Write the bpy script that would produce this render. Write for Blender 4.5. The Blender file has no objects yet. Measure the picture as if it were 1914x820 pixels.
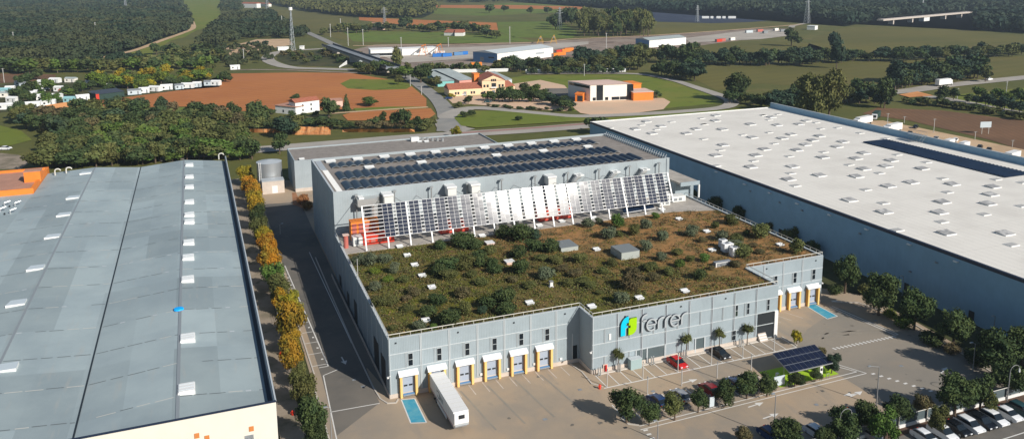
import bpy, math, random
import numpy as np
from math import sin, cos, radians, atan2, pi, sqrt
from mathutils import Vector, Matrix

S = bpy.context.scene
C = S.collection
R = random.Random(7)

# ------------------------------------------------------------------ camera
F = 1521.33; CX = 957.0; CY = 224.75; H = 72.0
yaw, pit, roll = .371473, .1783916, -.00812798
f_ = np.array([sin(yaw)*cos(pit), cos(yaw)*cos(pit), -sin(pit)])
r_ = np.array([cos(yaw), -sin(yaw), 0]); u_ = np.cross(r_, f_)
r_, u_ = r_*cos(roll)+u_*sin(roll), -r_*sin(roll)+u_*cos(roll)
cam = bpy.data.cameras.new('camera'); co = bpy.data.objects.new('camera', cam); C.objects.link(co)
cam.sensor_width = 36; cam.lens = F/1914*36; cam.shift_y = -(410-CY)/1914
cam.clip_start = 1; cam.clip_end = 20000
m = Matrix([[r_[i], u_[i], -f_[i]] for i in range(3)]).to_4x4(); m.translation = (0, 0, H)
co.matrix_world = m
S.camera = co

# ------------------------------------------------------------------ world and sun
SUNV = Vector((.375, -.771, .521)).normalized()
w = bpy.data.worlds.new('World'); S.world = w; w.use_nodes = True
nt = w.node_tree; bgn = nt.nodes['Background']
sky = nt.nodes.new('ShaderNodeTexSky'); sky.sky_type = 'NISHITA'; sky.sun_disc = False
sky.sun_elevation = math.asin(SUNV.z); sky.sun_rotation = atan2(SUNV.x, SUNV.y)
sky.air_density = 1.3; sky.dust_density = .5; sky.ozone_density = 3.0
nt.links.new(sky.outputs[0], bgn.inputs[0]); bgn.inputs[1].default_value = 0.065
sl = bpy.data.lights.new('sun', 'SUN'); so = bpy.data.objects.new('sun', sl); C.objects.link(so)
sl.energy = 4.8; sl.angle = radians(.55); sl.color = (1, .945, .86)
so.rotation_euler = (-SUNV).to_track_quat('-Z', 'Y').to_euler(); so.location = (0, 0, 300)
S.view_settings.view_transform = 'Standard'; S.view_settings.look = 'None'
S.view_settings.exposure = 0.12; S.view_settings.gamma = 1
S.render.engine = 'CYCLES'

# ------------------------------------------------------------------ geometry of the view, used to survey the place
def ray(px, py): return f_*F+r_*(px-CX)-u_*(py-CY)
def G(px, py, z=0.):
    d = ray(px, py); t = (z-H)/d[2]; return np.array([d[0]*t, d[1]*t, z])
def Yp(px, py, y):
    d = ray(px, py); t = y/d[1]; return np.array([d[0]*t, y, H+d[2]*t])
def dep(p): return (np.array(p)-np.array([0, 0, H]))@f_
def Pz(p):
    v = np.array(p)-np.array([0, 0, H]); d = v@f_; return CX+F*(v@r_)/d, CY-F*(v@u_)/d
def ht(px, py, py2, z0=0.):
    g = G(px, py, z0); lo, hi = z0, H*1.5
    for _ in range(40):
        q = (lo+hi)/2
        if Pz((g[0], g[1], q))[1] > py2: lo = q
        else: hi = q
    return lo-z0

# ------------------------------------------------------------------ materials
MATS = {}
def mat(name, col, rough=.7, metal=0, var=.0, vscale=1., col2=None, spec=.5, bump=0, bscale=40., world=False, alpha=1, detail=6, lo=.35, hi=.65, rand=0):
    if name in MATS: return MATS[name]
    m = bpy.data.materials.new(name); m.use_nodes = True; n = m.node_tree; L = n.links.new
    b = n.nodes['Principled BSDF']; b.inputs['Roughness'].default_value = rough; b.inputs['Metallic'].default_value = metal
    b.inputs['Specular IOR Level'].default_value = spec
    tc = n.nodes.new('ShaderNodeTexCoord')
    src = tc.outputs['Object']
    if world:
        g = n.nodes.new('ShaderNodeNewGeometry'); src = g.outputs['Position']
    if col2 is None: col2 = tuple(c*(1-var) for c in col); 
    if var or col2 != col:
        ns = n.nodes.new('ShaderNodeTexNoise'); ns.inputs['Scale'].default_value = vscale; ns.inputs['Detail'].default_value = detail; ns.inputs['Roughness'].default_value = .62
        L(src, ns.inputs['Vector'])
        rp = n.nodes.new('ShaderNodeMapRange'); rp.inputs[1].default_value = lo; rp.inputs[2].default_value = hi; L(ns.outputs[0], rp.inputs[0])
        mx = n.nodes.new('ShaderNodeMix'); mx.data_type = 'RGBA'; mx.inputs[6].default_value = (*col, 1); mx.inputs[7].default_value = (*col2, 1); L(rp.outputs[0], mx.inputs[0])
        out = mx.outputs[2]
        if rand:
            oi = n.nodes.new('ShaderNodeObjectInfo'); hs = n.nodes.new('ShaderNodeHueSaturation')
            r1 = n.nodes.new('ShaderNodeMapRange'); r1.inputs[3].default_value = 1-rand; r1.inputs[4].default_value = 1+rand; L(oi.outputs['Random'], r1.inputs[0]); L(r1.outputs[0], hs.inputs['Value'])
            r2 = n.nodes.new('ShaderNodeMapRange'); r2.inputs[3].default_value = .5-rand*.07; r2.inputs[4].default_value = .5+rand*.05
            mm = n.nodes.new('ShaderNodeMath'); mm.operation = 'MULTIPLY'; mm.inputs[1].default_value = 7.31; fr = n.nodes.new('ShaderNodeMath'); fr.operation = 'FRACT'
            L(oi.outputs['Random'], mm.inputs[0]); L(mm.outputs[0], fr.inputs[0]); L(fr.outputs[0], r2.inputs[0]); L(r2.outputs[0], hs.inputs['Hue'])
            L(out, hs.inputs['Color']); out = hs.outputs[0]
        L(out, b.inputs['Base Color'])
    else: b.inputs['Base Color'].default_value = (*col, 1)
    if bump:
        nb = n.nodes.new('ShaderNodeTexNoise'); nb.inputs['Scale'].default_value = bscale; L(src, nb.inputs['Vector'])
        bp = n.nodes.new('ShaderNodeBump'); bp.inputs['Strength'].default_value = bump; L(nb.outputs[0], bp.inputs['Height']); L(bp.outputs[0], b.inputs['Normal'])
    MATS[name] = m; return m

def mix_mat(name, cols, scales, rough=.85, stripes=None, warp=0.):
    """ground material: cols[0] base, then every next colour laid over by a noise mask (colour, scale, lo, hi)"""
    m = bpy.data.materials.new(name); m.use_nodes = True; n = m.node_tree; L = n.links.new
    b = n.nodes['Principled BSDF']; b.inputs['Roughness'].default_value = rough; b.inputs['Specular IOR Level'].default_value = .15
    g = n.nodes.new('ShaderNodeNewGeometry'); cur = None
    rgb = n.nodes.new('ShaderNodeRGB'); rgb.outputs[0].default_value = (*cols, 1); cur = rgb.outputs[0]
    for (c, sc, lo, hi, off) in scales:
        mp = n.nodes.new('ShaderNodeMapping'); mp.inputs['Location'].default_value = (off, off*1.7, 0); L(g.outputs['Position'], mp.inputs[0])
        if isinstance(sc, tuple): mp.inputs['Scale'].default_value = sc; mp.inputs['Rotation'].default_value = (0, 0, off*.1); s_ = 1
        else: s_ = sc
        ns = n.nodes.new('ShaderNodeTexNoise'); ns.inputs['Scale'].default_value = s_; ns.inputs['Detail'].default_value = 7; ns.inputs['Roughness'].default_value = .6
        L(mp.outputs[0], ns.inputs['Vector'])
        rp = n.nodes.new('ShaderNodeMapRange'); rp.inputs[1].default_value = lo; rp.inputs[2].default_value = hi; L(ns.outputs[0], rp.inputs[0])
        mx = n.nodes.new('ShaderNodeMix'); mx.data_type = 'RGBA'; L(rp.outputs[0], mx.inputs[0]); L(cur, mx.inputs[6]); mx.inputs[7].default_value = (*c, 1); cur = mx.outputs[2]
    if stripes:   # ploughing rows (direction angle, period, colour, strength)
        ang, per, c, st = stripes
        mp = n.nodes.new('ShaderNodeMapping'); mp.inputs['Rotation'].default_value = (0, 0, ang); L(g.outputs['Position'], mp.inputs[0])
        wv = n.nodes.new('ShaderNodeTexWave'); wv.inputs['Scale'].default_value = .314/per*1.; wv.inputs['Distortion'].default_value = 1.5; wv.inputs['Detail'].default_value = 2; wv.inputs['Detail Scale'].default_value = .05
        L(mp.outputs[0], wv.inputs[0])
        mu = n.nodes.new('ShaderNodeMath'); mu.operation = 'MULTIPLY'; mu.inputs[1].default_value = st; L(wv.outputs[1], mu.inputs[0])
        mx = n.nodes.new('ShaderNodeMix'); mx.data_type = 'RGBA'; L(mu.outputs[0], mx.inputs[0]); L(cur, mx.inputs[6]); mx.inputs[7].default_value = (*c, 1); cur = mx.outputs[2]
    L(cur, b.inputs['Base Color']); MATS[name] = m; return m

def clad(name, col, rough=.6, period=.3, metal=.0, panel=None):
    """ribbed metal cladding: vertical ribs as bump plus faint per-sheet tone"""
    m = mat(name, col, rough, metal, var=.12, vscale=.25, spec=.18)
    n = m.node_tree; L = n.links.new; b = n.nodes['Principled BSDF']
    g = n.nodes.new('ShaderNodeNewGeometry'); sp = n.nodes.new('ShaderNodeSeparateXYZ'); L(g.outputs['Position'], sp.inputs[0])
    ad = n.nodes.new('ShaderNodeMath'); L(sp.outputs[0], ad.inputs[0]); L(sp.outputs[1], ad.inputs[1])
    cb = n.nodes.new('ShaderNodeCombineXYZ'); L(ad.outputs[0], cb.inputs[0])
    wv = n.nodes.new('ShaderNodeTexWave'); wv.inputs['Scale'].default_value = .314/period; L(cb.outputs[0], wv.inputs[0])
    bp = n.nodes.new('ShaderNodeBump'); bp.inputs['Strength'].default_value = .25; bp.inputs['Distance'].default_value = .05; L(wv.outputs[1], bp.inputs['Height']); L(bp.outputs[0], b.inputs['Normal'])
    return m

M = dict(
 clad=clad('grey cladding', (.335, .395, .43)), cladup=clad('hall cladding', (.375, .425, .45), period=.6), trim=mat('white trim', (.52, .56, .58), .5),
 plinth=mat('concrete plinth', (.62, .54, .47), .85, var=.15, vscale=.6), dark=mat('dark', (.02, .025, .03), .5), glass=mat('dark glass', (.012, .018, .024), .08),
 white=mat('white paint', (.80, .79, .77), .45), whitemetal=mat('white metal', (.85, .85, .85), .35), yellow=mat('yellow pad', (.70, .34, .04), .6), padface=mat('pad face', (.82, .56, .20), .6), orangepad=mat('orange pad', (.55, .22, .02), .6),
 door=mat('dock door', (.36, .42, .52), .5), steel=mat('galvanised steel', (.5, .52, .53), .4, .6), rail=mat('rail', (.62, .60, .54), .5),
 deck=mat('roof gravel', (.30, .265, .235), .9, var=.25, vscale=.5), walk=mat('roof walkway', (.45, .41, .36), .9, var=.25, vscale=.4),
 navy=mat('navy edge', (.02, .03, .06), .5), cyan=mat('cyan sign', (.0, .55, .75), .4), lime=mat('lime sign', (.34, .62, .0), .4), signgrey=mat('sign face', (.42, .455, .48), .5),
 red=mat('red metal', (.62, .045, .02), .45), redpale=mat('faded red', (.50, .14, .11), .6), duct=mat('duct', (.55, .56, .55), .35, .5), ductwhite=mat('duct white', (.75, .75, .72), .4),
 cream=mat('cream wall', (.78, .73, .65), .8, var=.06, vscale=.3), orange=mat('orange paint', (.85, .24, .03), .7, var=.1, vscale=.5), terr=mat('terracotta', (.50, .26, .18), .9, var=.2, vscale=.4),
 bluepaint=mat('blue ground paint', (.03, .30, .45), .7, col2=(.12, .38, .46), vscale=.9), line=mat('road paint', (.72, .70, .66), .7), linew=mat('worn paint', (.62, .55, .48), .8, col2=(.45, .38, .32), vscale=1.5),
 lime_ground=mat('lime ground', (.35, .55, .02), .8), bark=mat('bark', (.12, .085, .06), .9), tyre=mat('tyre', (.015, .015, .015), .8), pole=mat('grey pole', (.25, .25, .25), .5), polelt=mat('light pole', (.50, .49, .47), .5),
 bluewall=clad('blue grey wall', (.29, .46, .60), period=1.2), roofwhite=mat('white membrane', (.80, .76, .69), .75, col2=(.64, .60, .54), vscale=.07, lo=.45, hi=.85, world=True, detail=10),
 skyl=mat('skylight', (.34, .33, .32), .35, col2=(.62, .60, .57), vscale=.55, lo=.45, hi=.6), vent=mat('vent white', (.82, .82, .80), .4), slat=mat('slat grey', (.30, .32, .34), .5, var=.4, vscale=3),
 brick=mat('brick roof', (.42, .14, .08), .85, var=.3, vscale=1.), yellowwall=mat('cream villa wall', (.88, .66, .42), .85), teal=mat('teal wall', (.25, .58, .56), .8), pink=mat('pink wall', (.78, .33, .27), .8),
 shedroof=mat('shed roof', (.42, .47, .46), .6, var=.2, vscale=.2), tanwhite=mat('pale wall', (.86, .82, .74), .8), farwhite=mat('far white', (.82, .82, .80), .7), bluew=mat('mid blue', (.09, .22, .42), .6), strongblue=mat('strong blue', (.02, .16, .5), .5),
 sea=mat('turquoise', (.30, .55, .58), .6), oran2=mat('machine orange', (.75, .22, .02), .5), gold=mat('crane yellow', (.62, .34, .05), .6), pinkwall=mat('pale pink', (.7, .5, .42), .8),
 black=mat('black car', (.008, .010, .014), .25), redcar=mat('red car', (.55, .008, .01), .25), whitecar=mat('white car', (.78, .79, .80), .25), maroon=mat('maroon car', (.22, .012, .015), .3), silver=mat('silver car', (.42, .43, .45), .3, .4), tealcar=mat('teal car', (.02, .06, .07), .3), bluecar=mat('blue car', (.02, .05, .14), .3),
 headl=mat('headlight', (.7, .72, .75), .15), curb=mat('kerb', (.55, .50, .44), .85), hydrant=mat('hydrant red', (.7, .04, .015), .5), soil=mat('brown soil', (.12, .07, .045), .95, var=.35, vscale=.8),
 glassp=mat('panel glass', (.10, .13, .14), .25), palep=mat('pale bluish', (.55, .62, .66), .5), greencloth=mat('dark green', (.02, .05, .04), .7), tarp=mat('tarpaulin dark', (.05, .06, .08), .6),
)
def panelmat(name, base, cellx, celly, rough, axis):
    m = mat(name, base, rough, 0, var=.35, vscale=.4, spec=.6); return m
M['pv'] = panelmat('photovoltaic glass', (.010, .018, .045), 1, 1, .12, 'x'); M['pv'].node_tree.nodes['Principled BSDF'].inputs['Roughness'].default_value = .094
M['pvroof'] = mat('photovoltaic film', (.010, .022, .05), .28, var=.5, vscale=.3)
M['pvred'] = mat('photovoltaic car port', (.012, .016, .045), .2, var=.5, vscale=.8)

# big left roof: patched bluish-grey membrane
def left_roof_mat():
    m = mat('patched grey membrane', (.375, .445, .455), .65, col2=(.31, .375, .395), vscale=.06, lo=.4, hi=.6, world=True); n = m.node_tree; L = n.links.new
    b = n.nodes['Principled BSDF']; old = b.inputs['Base Color'].links[0].from_socket
    g = n.nodes.new('ShaderNodeNewGeometry'); mp = n.nodes.new('ShaderNodeMapping'); mp.inputs['Scale'].default_value = (.15, .058, 0); L(g.outputs['Position'], mp.inputs[0])
    fl = n.nodes.new('ShaderNodeVectorMath'); fl.operation = 'FLOOR'; L(mp.outputs[0], fl.inputs[0])
    wn = n.nodes.new('ShaderNodeTexWhiteNoise'); wn.noise_dimensions = '2D'; L(fl.outputs[0], wn.inputs['Vector'])
    rp = n.nodes.new('ShaderNodeMapRange'); rp.inputs[3].default_value = .84; rp.inputs[4].default_value = 1.08; L(wn.outputs[0], rp.inputs[0])
    hs = n.nodes.new('ShaderNodeHueSaturation'); L(rp.outputs[0], hs.inputs['Value']); L(old, hs.inputs['Color'])
    # fine streaks along the slope
    ns = n.nodes.new('ShaderNodeTexNoise'); ns.inputs['Scale'].default_value = 1; ns.inputs['Detail'].default_value = 8; m2 = n.nodes.new('ShaderNodeMapping'); m2.inputs['Scale'].default_value = (.9, .12, 1); L(g.outputs['Position'], m2.inputs[0]); L(m2.outputs[0], ns.inputs['Vector'])
    r2 = n.nodes.new('ShaderNodeMapRange'); r2.inputs[1].default_value = .6; r2.inputs[2].default_value = .8; r2.inputs[4].default_value = .35; L(ns.outputs[0], r2.inputs[0])
    mx = n.nodes.new('ShaderNodeMix'); mx.data_type = 'RGBA'; L(r2.outputs[0], mx.inputs[0]); L(hs.outputs[0], mx.inputs[6]); mx.inputs[7].default_value = (.46, .42, .36, 1)
    L(mx.outputs[2], b.inputs['Base Color']); return m
M['lroof'] = left_roof_mat()

# ------------------------------------------------------------------ object helpers
def tag(o, label=None, cat=None, group=None, kind=None):
    if label: o['label'] = label
    if cat: o['category'] = cat
    if group: o['group'] = group
    if kind: o['kind'] = kind
    return o
def thing(name, label, cat, loc=(0, 0, 0), rz=0, group=None):
    o = bpy.data.objects.new(name, None); C.objects.link(o); o.location = tuple(float(v) for v in loc); o.rotation_euler = (0, 0, rz)
    o.empty_display_size = .5
    return tag(o, label, cat, group)
WORLD = set()
def wthing(*a, **k):
    o = thing(*a, **k); WORLD.add(o.name); return o
class MB:
    def __init__(s): s.v = []; s.f = []; s.m = []; s.ms = []
    def mi(s, m):
        if m not in s.ms: s.ms.append(m)
        return s.ms.index(m)
    def add(s, vs, fs, m):
        k = len(s.v); s.v += [tuple(float(c) for c in v) for v in vs]; i = s.mi(m)
        for q in fs: s.f.append([k+j for j in q]); s.m.append(i)
        return s
    def box(s, x0, x1, y0, y1, z0, z1, m):
        return s.add([(x0, y0, z0), (x1, y0, z0), (x1, y1, z0), (x0, y1, z0), (x0, y0, z1), (x1, y0, z1), (x1, y1, z1), (x0, y1, z1)],
                     [(0, 3, 2, 1), (4, 5, 6, 7), (0, 1, 5, 4), (1, 2, 6, 5), (2, 3, 7, 6), (3, 0, 4, 7)], m)
    def obox(s, c, dx, dy, sx, sy, z0, z1, m):
        c = np.array(c[:2], float); dx = np.array(dx[:2], float); dx /= np.linalg.norm(dx); dy = np.array([-dx[1], dx[0]])
        p = [c+dx*a*sx/2+dy*b*sy/2 for a, b in ((-1, -1), (1, -1), (1, 1), (-1, 1))]
        return s.prism(p, z0, z1, m)
    def prism(s, p, z0, z1, m, mtop=None):
        n = len(p); a = sum(p[i][0]*p[(i+1) % n][1]-p[(i+1) % n][0]*p[i][1] for i in range(n))
        if a < 0: p = p[::-1]
        s.add([(q[0], q[1], z0) for q in p]+[(q[0], q[1], z1) for q in p], [(i, (i+1) % n, n+(i+1) % n, n+i) for i in range(n)]+[tuple(range(n-1, -1, -1))], m)
        return s.add([(q[0], q[1], z1) for q in p], [tuple(range(n))], mtop or m)
    def tube(s, a, b, r0, m, r1=None, n=8):
        a = Vector([float(c) for c in a]); b = Vector([float(c) for c in b]); r1 = r0 if r1 is None else r1
        d = (b-a).normalized(); x = d.orthogonal().normalized(); y = d.cross(x)
        vs = [a+(x*cos(2*pi*i/n)+y*sin(2*pi*i/n))*r0 for i in range(n)]+[b+(x*cos(2*pi*i/n)+y*sin(2*pi*i/n))*r1 for i in range(n)]
        return s.add(vs, [(i, (i+1) % n, n+(i+1) % n, n+i) for i in range(n)]+[tuple(range(n-1, -1, -1)), tuple(range(n, 2*n))], m)
    def quad(s, a, b, c, d, m): return s.add([a, b, c, d], [(0, 1, 2, 3)], m)
    def beam(s, a, b, w, h, m):
        a = Vector([float(c) for c in a]); b = Vector([float(c) for c in b]); d = (b-a).normalized(); x = d.cross(Vector((0, 0, 1)))
        if x.length < 1e-3: x = Vector((1, 0, 0))
        x.normalize(); y = x.cross(d); vs = [p+x*i*w/2+y*j*h/2 for p in (a, b) for i, j in ((-1, -1), (1, -1), (1, 1), (-1, 1))]
        return s.add(vs, [(3, 2, 1, 0), (4, 5, 6, 7), (0, 1, 5, 4), (1, 2, 6, 5), (2, 3, 7, 6), (3, 0, 4, 7)], m)
    def mesh(s, name, org=(0, 0, 0)):
        me = bpy.data.meshes.new(name); me.from_pydata([(v[0]-org[0], v[1]-org[1], v[2]-org[2]) for v in s.v], [], s.f)
        for m in s.ms: me.materials.append(m)
        me.polygons.foreach_set('material_index', s.m); me.update(); return me
    def build(s, name, parent=None, org=None, smooth=False):
        if org is None: org = tuple(parent.location) if parent and parent.name in WORLD else (0, 0, 0)
        if not s.v: return None
        me = s.mesh(name, org); o = bpy.data.objects.new(name, me); C.objects.link(o)
        if smooth: me.polygons.foreach_set('use_smooth', [True]*len(me.polygons))
        if parent: o.parent = parent
        return o
def struct(name, mb, **k): return tag(mb.build(name), kind='structure')
def link_copy(me, name, parent, mats=None):
    o = bpy.data.objects.new(name, me); C.objects.link(o); o.parent = parent
    if mats:
        for i, m in enumerate(mats):
            o.material_slots[i].link = 'OBJECT'; o.material_slots[i].material = m
    return o
def copy_tree(o, parent=None, loc=None, rz=None, scale=None):
    c = o.copy(); C.objects.link(c); c.parent = parent
    if loc is not None: c.location = tuple(float(v) for v in loc)
    if rz is not None: c.rotation_euler.z = rz
    if scale is not None: c.scale = scale
    for ch in list(o.children): copy_tree(ch, c)
    return c
ONES = 'zero first second third fourth fifth sixth seventh eighth ninth tenth eleventh twelfth thirteenth fourteenth fifteenth sixteenth seventeenth eighteenth nineteenth'.split()
TENS = {20: 'twentieth', 30: 'thirtieth', 40: 'fortieth', 50: 'fiftieth', 60: 'sixtieth', 70: 'seventieth', 80: 'eightieth', 90: 'ninetieth'}
TW = {2: 'twenty', 3: 'thirty', 4: 'forty', 5: 'fifty', 6: 'sixty', 7: 'seventy', 8: 'eighty', 9: 'ninety'}
def nth(n):
    if n < 20: return ONES[n]
    if n % 10 == 0: return TENS[n]
    return TW[n//10]+'-'+ONES[n % 10]

# ================================================================== THE GROUND
mix_mat('countryside', (.135, .130, .038), [((.10, .108, .03), .012, .4, .6, 3), ((.19, .15, .06), .03, .55, .75, 9), ((.07, .08, .025), .15, .55, .75, 30)])
mix_mat('red earth', (.50, .20, .065), [((.42, .155, .05), .012, .4, .62, 5), ((.46, .18, .075), (.004, .05, 1), .5, .7, 11), ((.30, .12, .05), .08, .6, .8, 3)], stripes=(1.45, 8, (.36, .125, .045), .35))
mix_mat('lawn', (.15, .185, .028), [((.21, .20, .045), .03, .45, .7, 5), ((.06, .09, .02), .1, .55, .75, 8)])
mix_mat('bright grass', (.15, .205, .035), [((.18, .19, .045), .01, .45, .7, 5), ((.08, .10, .03), .06, .5, .75, 8)], stripes=(1.2, 14, (.07, .10, .025), .4))
mix_mat('olive field', (.155, .138, .038), [((.115, .112, .033), .008, .4, .62, 2), ((.155, .13, .045), (.002, .03, 1), .5, .72, 6), ((.08, .08, .028), .05, .6, .8, 3)], stripes=(1.35, 12, (.115, .105, .032), .4))
mix_mat('brown earth', (.22, .12, .065), [((.16, .092, .052), .03, .4, .6, 2), ((.21, .12, .065), .1, .55, .75, 6)], stripes=(.5, 3, (.12, .07, .045), .35))
mix_mat('sand', (.60, .42, .26), [((.48, .33, .20), .08, .4, .65, 2), ((.55, .42, .30), .3, .55, .75, 6)])
mix_mat('plaza sand', (.68, .46, .31), [((.60, .44, .31), .05, .4, .65, 2)])
mix_mat('scrub ground', (.065, .07, .028), [((.10, .085, .04), .03, .5, .7, 2), ((.04, .05, .02), .1, .5, .75, 6)])
mix_mat('forest floor', (.022, .032, .016), [((.04, .05, .022), .02, .5, .7, 2)])
mix_mat('ballast', (.25, .18, .14), [((.34, .28, .23), (.01, .2, 1), .4, .6, 2), ((.14, .10, .08), .05, .5, .7, 6)])
mix_mat('yard concrete', (.48, .43, .37), [((.38, .34, .29), .03, .4, .65, 2)])
mix_mat('far road', (.42, .385, .34), [((.36, .33, .29), .05, .4, .6, 2)])
mix_mat('grey road', (.26, .255, .24), [((.31, .295, .27), .1, .4, .6, 2)])
mix_mat('bike lane', (.38, .22, .19), [((.32, .20, .17), .1, .4, .6, 2)])
mix_mat('panel field', (.035, .045, .075), [((.05, .06, .09), (.2, .02, 1), .4, .6, 2)])
mix_mat('tan paving', (.42, .325, .23), [((.315, .265, .21), .045, .42, .62, 2), ((.43, .32, .22), .12, .5, .72, 6), ((.27, .235, .19), .35, .62, .8, 14), ((.30, .26, .215), (.30, .06, 1), .56, .74, 4)])
mix_mat('grey paving', (.30, .26, .21), [((.235, .215, .185), .04, .4, .62, 2), ((.29, .245, .195), .15, .55, .75, 6), ((.17, .16, .145), (.08, .3, 1), .6, .8, 14)])
mix_mat('asphalt', (.195, .175, .15), [((.13, .125, .115), .05, .4, .62, 2), ((.20, .18, .155), .4, .55, .75, 6)])
mix_mat('dirt path', (.33, .27, .21), [((.20, .17, .12), .15, .45, .62, 2), ((.10, .10, .05), .3, .6, .72, 7)])
mix_mat('clay bank', (.68, .30, .11), [((.48, .19, .07), (.35, .1, .3), .45, .62, 2), ((.58, .34, .16), .3, .5, .7, 9)])
mix_mat('orange dry earth', (.36, .17, .085), [((.25, .13, .07), .2, .45, .65, 2)])
MATS['sheet'] = None

g = MB(); g.quad((-9000, -3000, 0), (12000, -3000, 0), (12000, 16000, 0), (-9000, 16000, 0), MATS['countryside'])
struct('ground', g)
def sheet(name, pts, m, z, world=False):
    b = MB(); p = [(q if world else G(*q)) for q in pts]
    n = len(p); a = sum(p[i][0]*p[(i+1) % n][1]-p[(i+1) % n][0]*p[i][1] for i in range(n))
    if a < 0: p = p[::-1]
    me = bpy.data.meshes.new(name)
    import bmesh
    bm = bmesh.new(); vs = [bm.verts.new((q[0], q[1], z)) for q in p]; fa = bm.faces.new(vs); bmesh.ops.triangulate(bm, faces=[fa]); bm.to_mesh(me); bm.free()
    me.materials.append(MATS[m] if isinstance(m, str) else m)
    o = bpy.data.objects.new(name, me); C.objects.link(o); return tag(o, kind='structure')
def road(name, pts, widths, m, z, smooth=3, world=False):
    p = [np.array((q if world else G(*q)))[:2] for q in pts]
    w_ = list(widths) if hasattr(widths, '__len__') else [widths]*len(p)
    # Catmull-Rom
    P2 = []; W2 = []
    for i in range(len(p)-1):
        p0 = p[max(i-1, 0)]; p1 = p[i]; p2 = p[i+1]; p3 = p[min(i+2, len(p)-1)]
        for k in range(smooth):
            t = k/smooth; P2.append(.5*((2*p1)+(-p0+p2)*t+(2*p0-5*p1+4*p2-p3)*t*t+(-p0+3*p1-3*p2+p3)*t**3)); W2.append(w_[i]*(1-t)+w_[i+1]*t)
    P2.append(p[-1]); W2.append(w_[-1]); b = MB(); L_ = []; R_ = []
    for i, q in enumerate(P2):
        d = P2[min(i+1, len(P2)-1)]-P2[max(i-1, 0)]; d = d/np.linalg.norm(d); nrm = np.array([-d[1], d[0]])*W2[i]/2
        L_.append((*(q+nrm), z)); R_.append((*(q-nrm), z))
    for i in range(len(P2)-1): b.quad(R_[i], R_[i+1], L_[i+1], L_[i], MATS[m] if isinstance(m, str) else m)
    return struct(name, b), P2

Z1, Z2, Z3, Z4, Z5, Z6 = .06, .12, .18, .24, .30, .36
# --- far fields
sheet('field', [(331, -8), (412, -8), (412, 27), (393, 49), (366, 58), (345, 70), (320, 76), (287, 98), (277, 113), (183, 113), (195, 107), (250, 95), (305, 73), (351, 58), (357, 43), (345, 21)], 'lawn', Z2)
road('dirt_track', [(186, 109), (250, 95), (305, 75), (347, 60), (362, 50), (352, 30)], 7, 'sand', Z3)
sheet('field', [(480, 15), (520, 18), (660, 30), (660, 46), (760, 52), (930, 62), (1080, 75), (900, 90), (700, 85), (640, 75), (560, 55)], 'olive field', Z1)
sheet('field', [(640, 58), (930, 62), (1000, 78), (820, 84), (660, 78)], 'bright grass', Z2)
sheet('field', [(671, 32), (745, 36), (928, 43), (931, 57), (767, 50), (745, 46), (671, 38)], 'red earth', Z2)
sheet('field', [(800, 14), (960, 6), (1100, 8), (1080, 22), (900, 30), (805, 26)], 'bright grass', Z1)
sheet('field', [(808, 10), (960, 10), (1090, 13), (1090, 18), (960, 17), (805, 15)], 'red earth', Z2)
sheet('field', [(930, 42), (1045, 40), (1080, 60), (1070, 72), (960, 70), (932, 60)], 'bright grass', Z2)
sheet('field', [(1220, 42), (1500, 42), (1490, 56), (1225, 66)], 'olive field', Z1)
sheet('solar_farm_ground', [(1215, 23), (1440, 26), (1475, 36), (1400, 42), (1330, 44), (1225, 41)], 'panel field', Z3)
sheet('field', [(1575, 52), (1640, 50), (1740, 48), (1820, 58), (1960, 70), (1960, 95), (1700, 100), (1560, 104), (1500, 100), (1520, 70)], 'olive field', Z1)
sheet('field', [(1280, 82), (1500, 78), (1540, 90), (1500, 110), (1400, 120), (1290, 105)], 'olive field', Z1)
sheet('field', [(1270, 133), (1420, 120), (1600, 116), (1960, 104), (1960, 140), (1780, 165), (1600, 170), (1420, 155), (1340, 170)], 'olive field', Z1)
sheet('field', [(424, 138), (560, 136), (655, 137), (720, 148), (765, 158), (797, 185), (797, 200), (700, 204), (600, 206), (520, 208), (420, 208), (408, 199), (310, 200), (165, 202), (140, 200), (150, 194), (230, 183), (330, 170), (410, 163)], 'red earth', Z2)
sheet('field', [(636, 157), (655, 148), (740, 150), (772, 160), (760, 167), (700, 169), (650, 166)], 'lawn', Z3)
sheet('field', [(310, 202), (408, 200), (416, 212), (400, 222), (312, 215)], 'bright grass', Z3)
sheet('field', [(660, 203), (730, 200), (800, 200), (795, 205), (720, 208), (665, 208)], 'lawn', Z3)
sheet('field', [(640, 216), (660, 210), (805, 203), (814, 214), (802, 222), (760, 226), (650, 226)], 'red earth', Z4)
sheet('field', [(0, 235), (40, 245), (60, 262), (20, 272), (-40, 272), (-40, 235)], 'lawn', Z2)
sheet('field', [(130, 222), (230, 212), (300, 214), (300, 235), (200, 240)], 'lawn', Z2)
sheet('yard', [(-40, 283), (35, 290), (60, 300), (40, 316), (-40, 318)], 'dirt path', Z2)
sheet('field', [(0, 138), (45, 138), (105, 140), (100, 152), (0, 156)], 'brown earth', Z2)
sheet('camp_ground', [(-40, 165), (60, 150), (150, 150), (420, 150), (420, 162), (240, 180), (150, 192), (60, 205), (-40, 215)], 'scrub ground', Z1)
sheet('lawn', [(985, 141), (1190, 139), (1272, 156), (1335, 180), (1352, 193), (1240, 203), (1100, 210), (960, 200), (850, 190), (860, 160)], 'lawn', Z1)
sheet('field', [(1612, 213), (1640, 202), (1760, 207), (1960, 232), (1960, 296), (1850, 262), (1700, 226)], 'brown earth', Z2)
sheet('gravel_lot', [(1560, 228), (1650, 226), (1720, 240), (1960, 290), (1960, 325), (1600, 262)], 'sand', Z3)
sheet('field', [(1780, 178), (1960, 160), (1960, 215), (1800, 190)], 'lawn', Z1)
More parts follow.
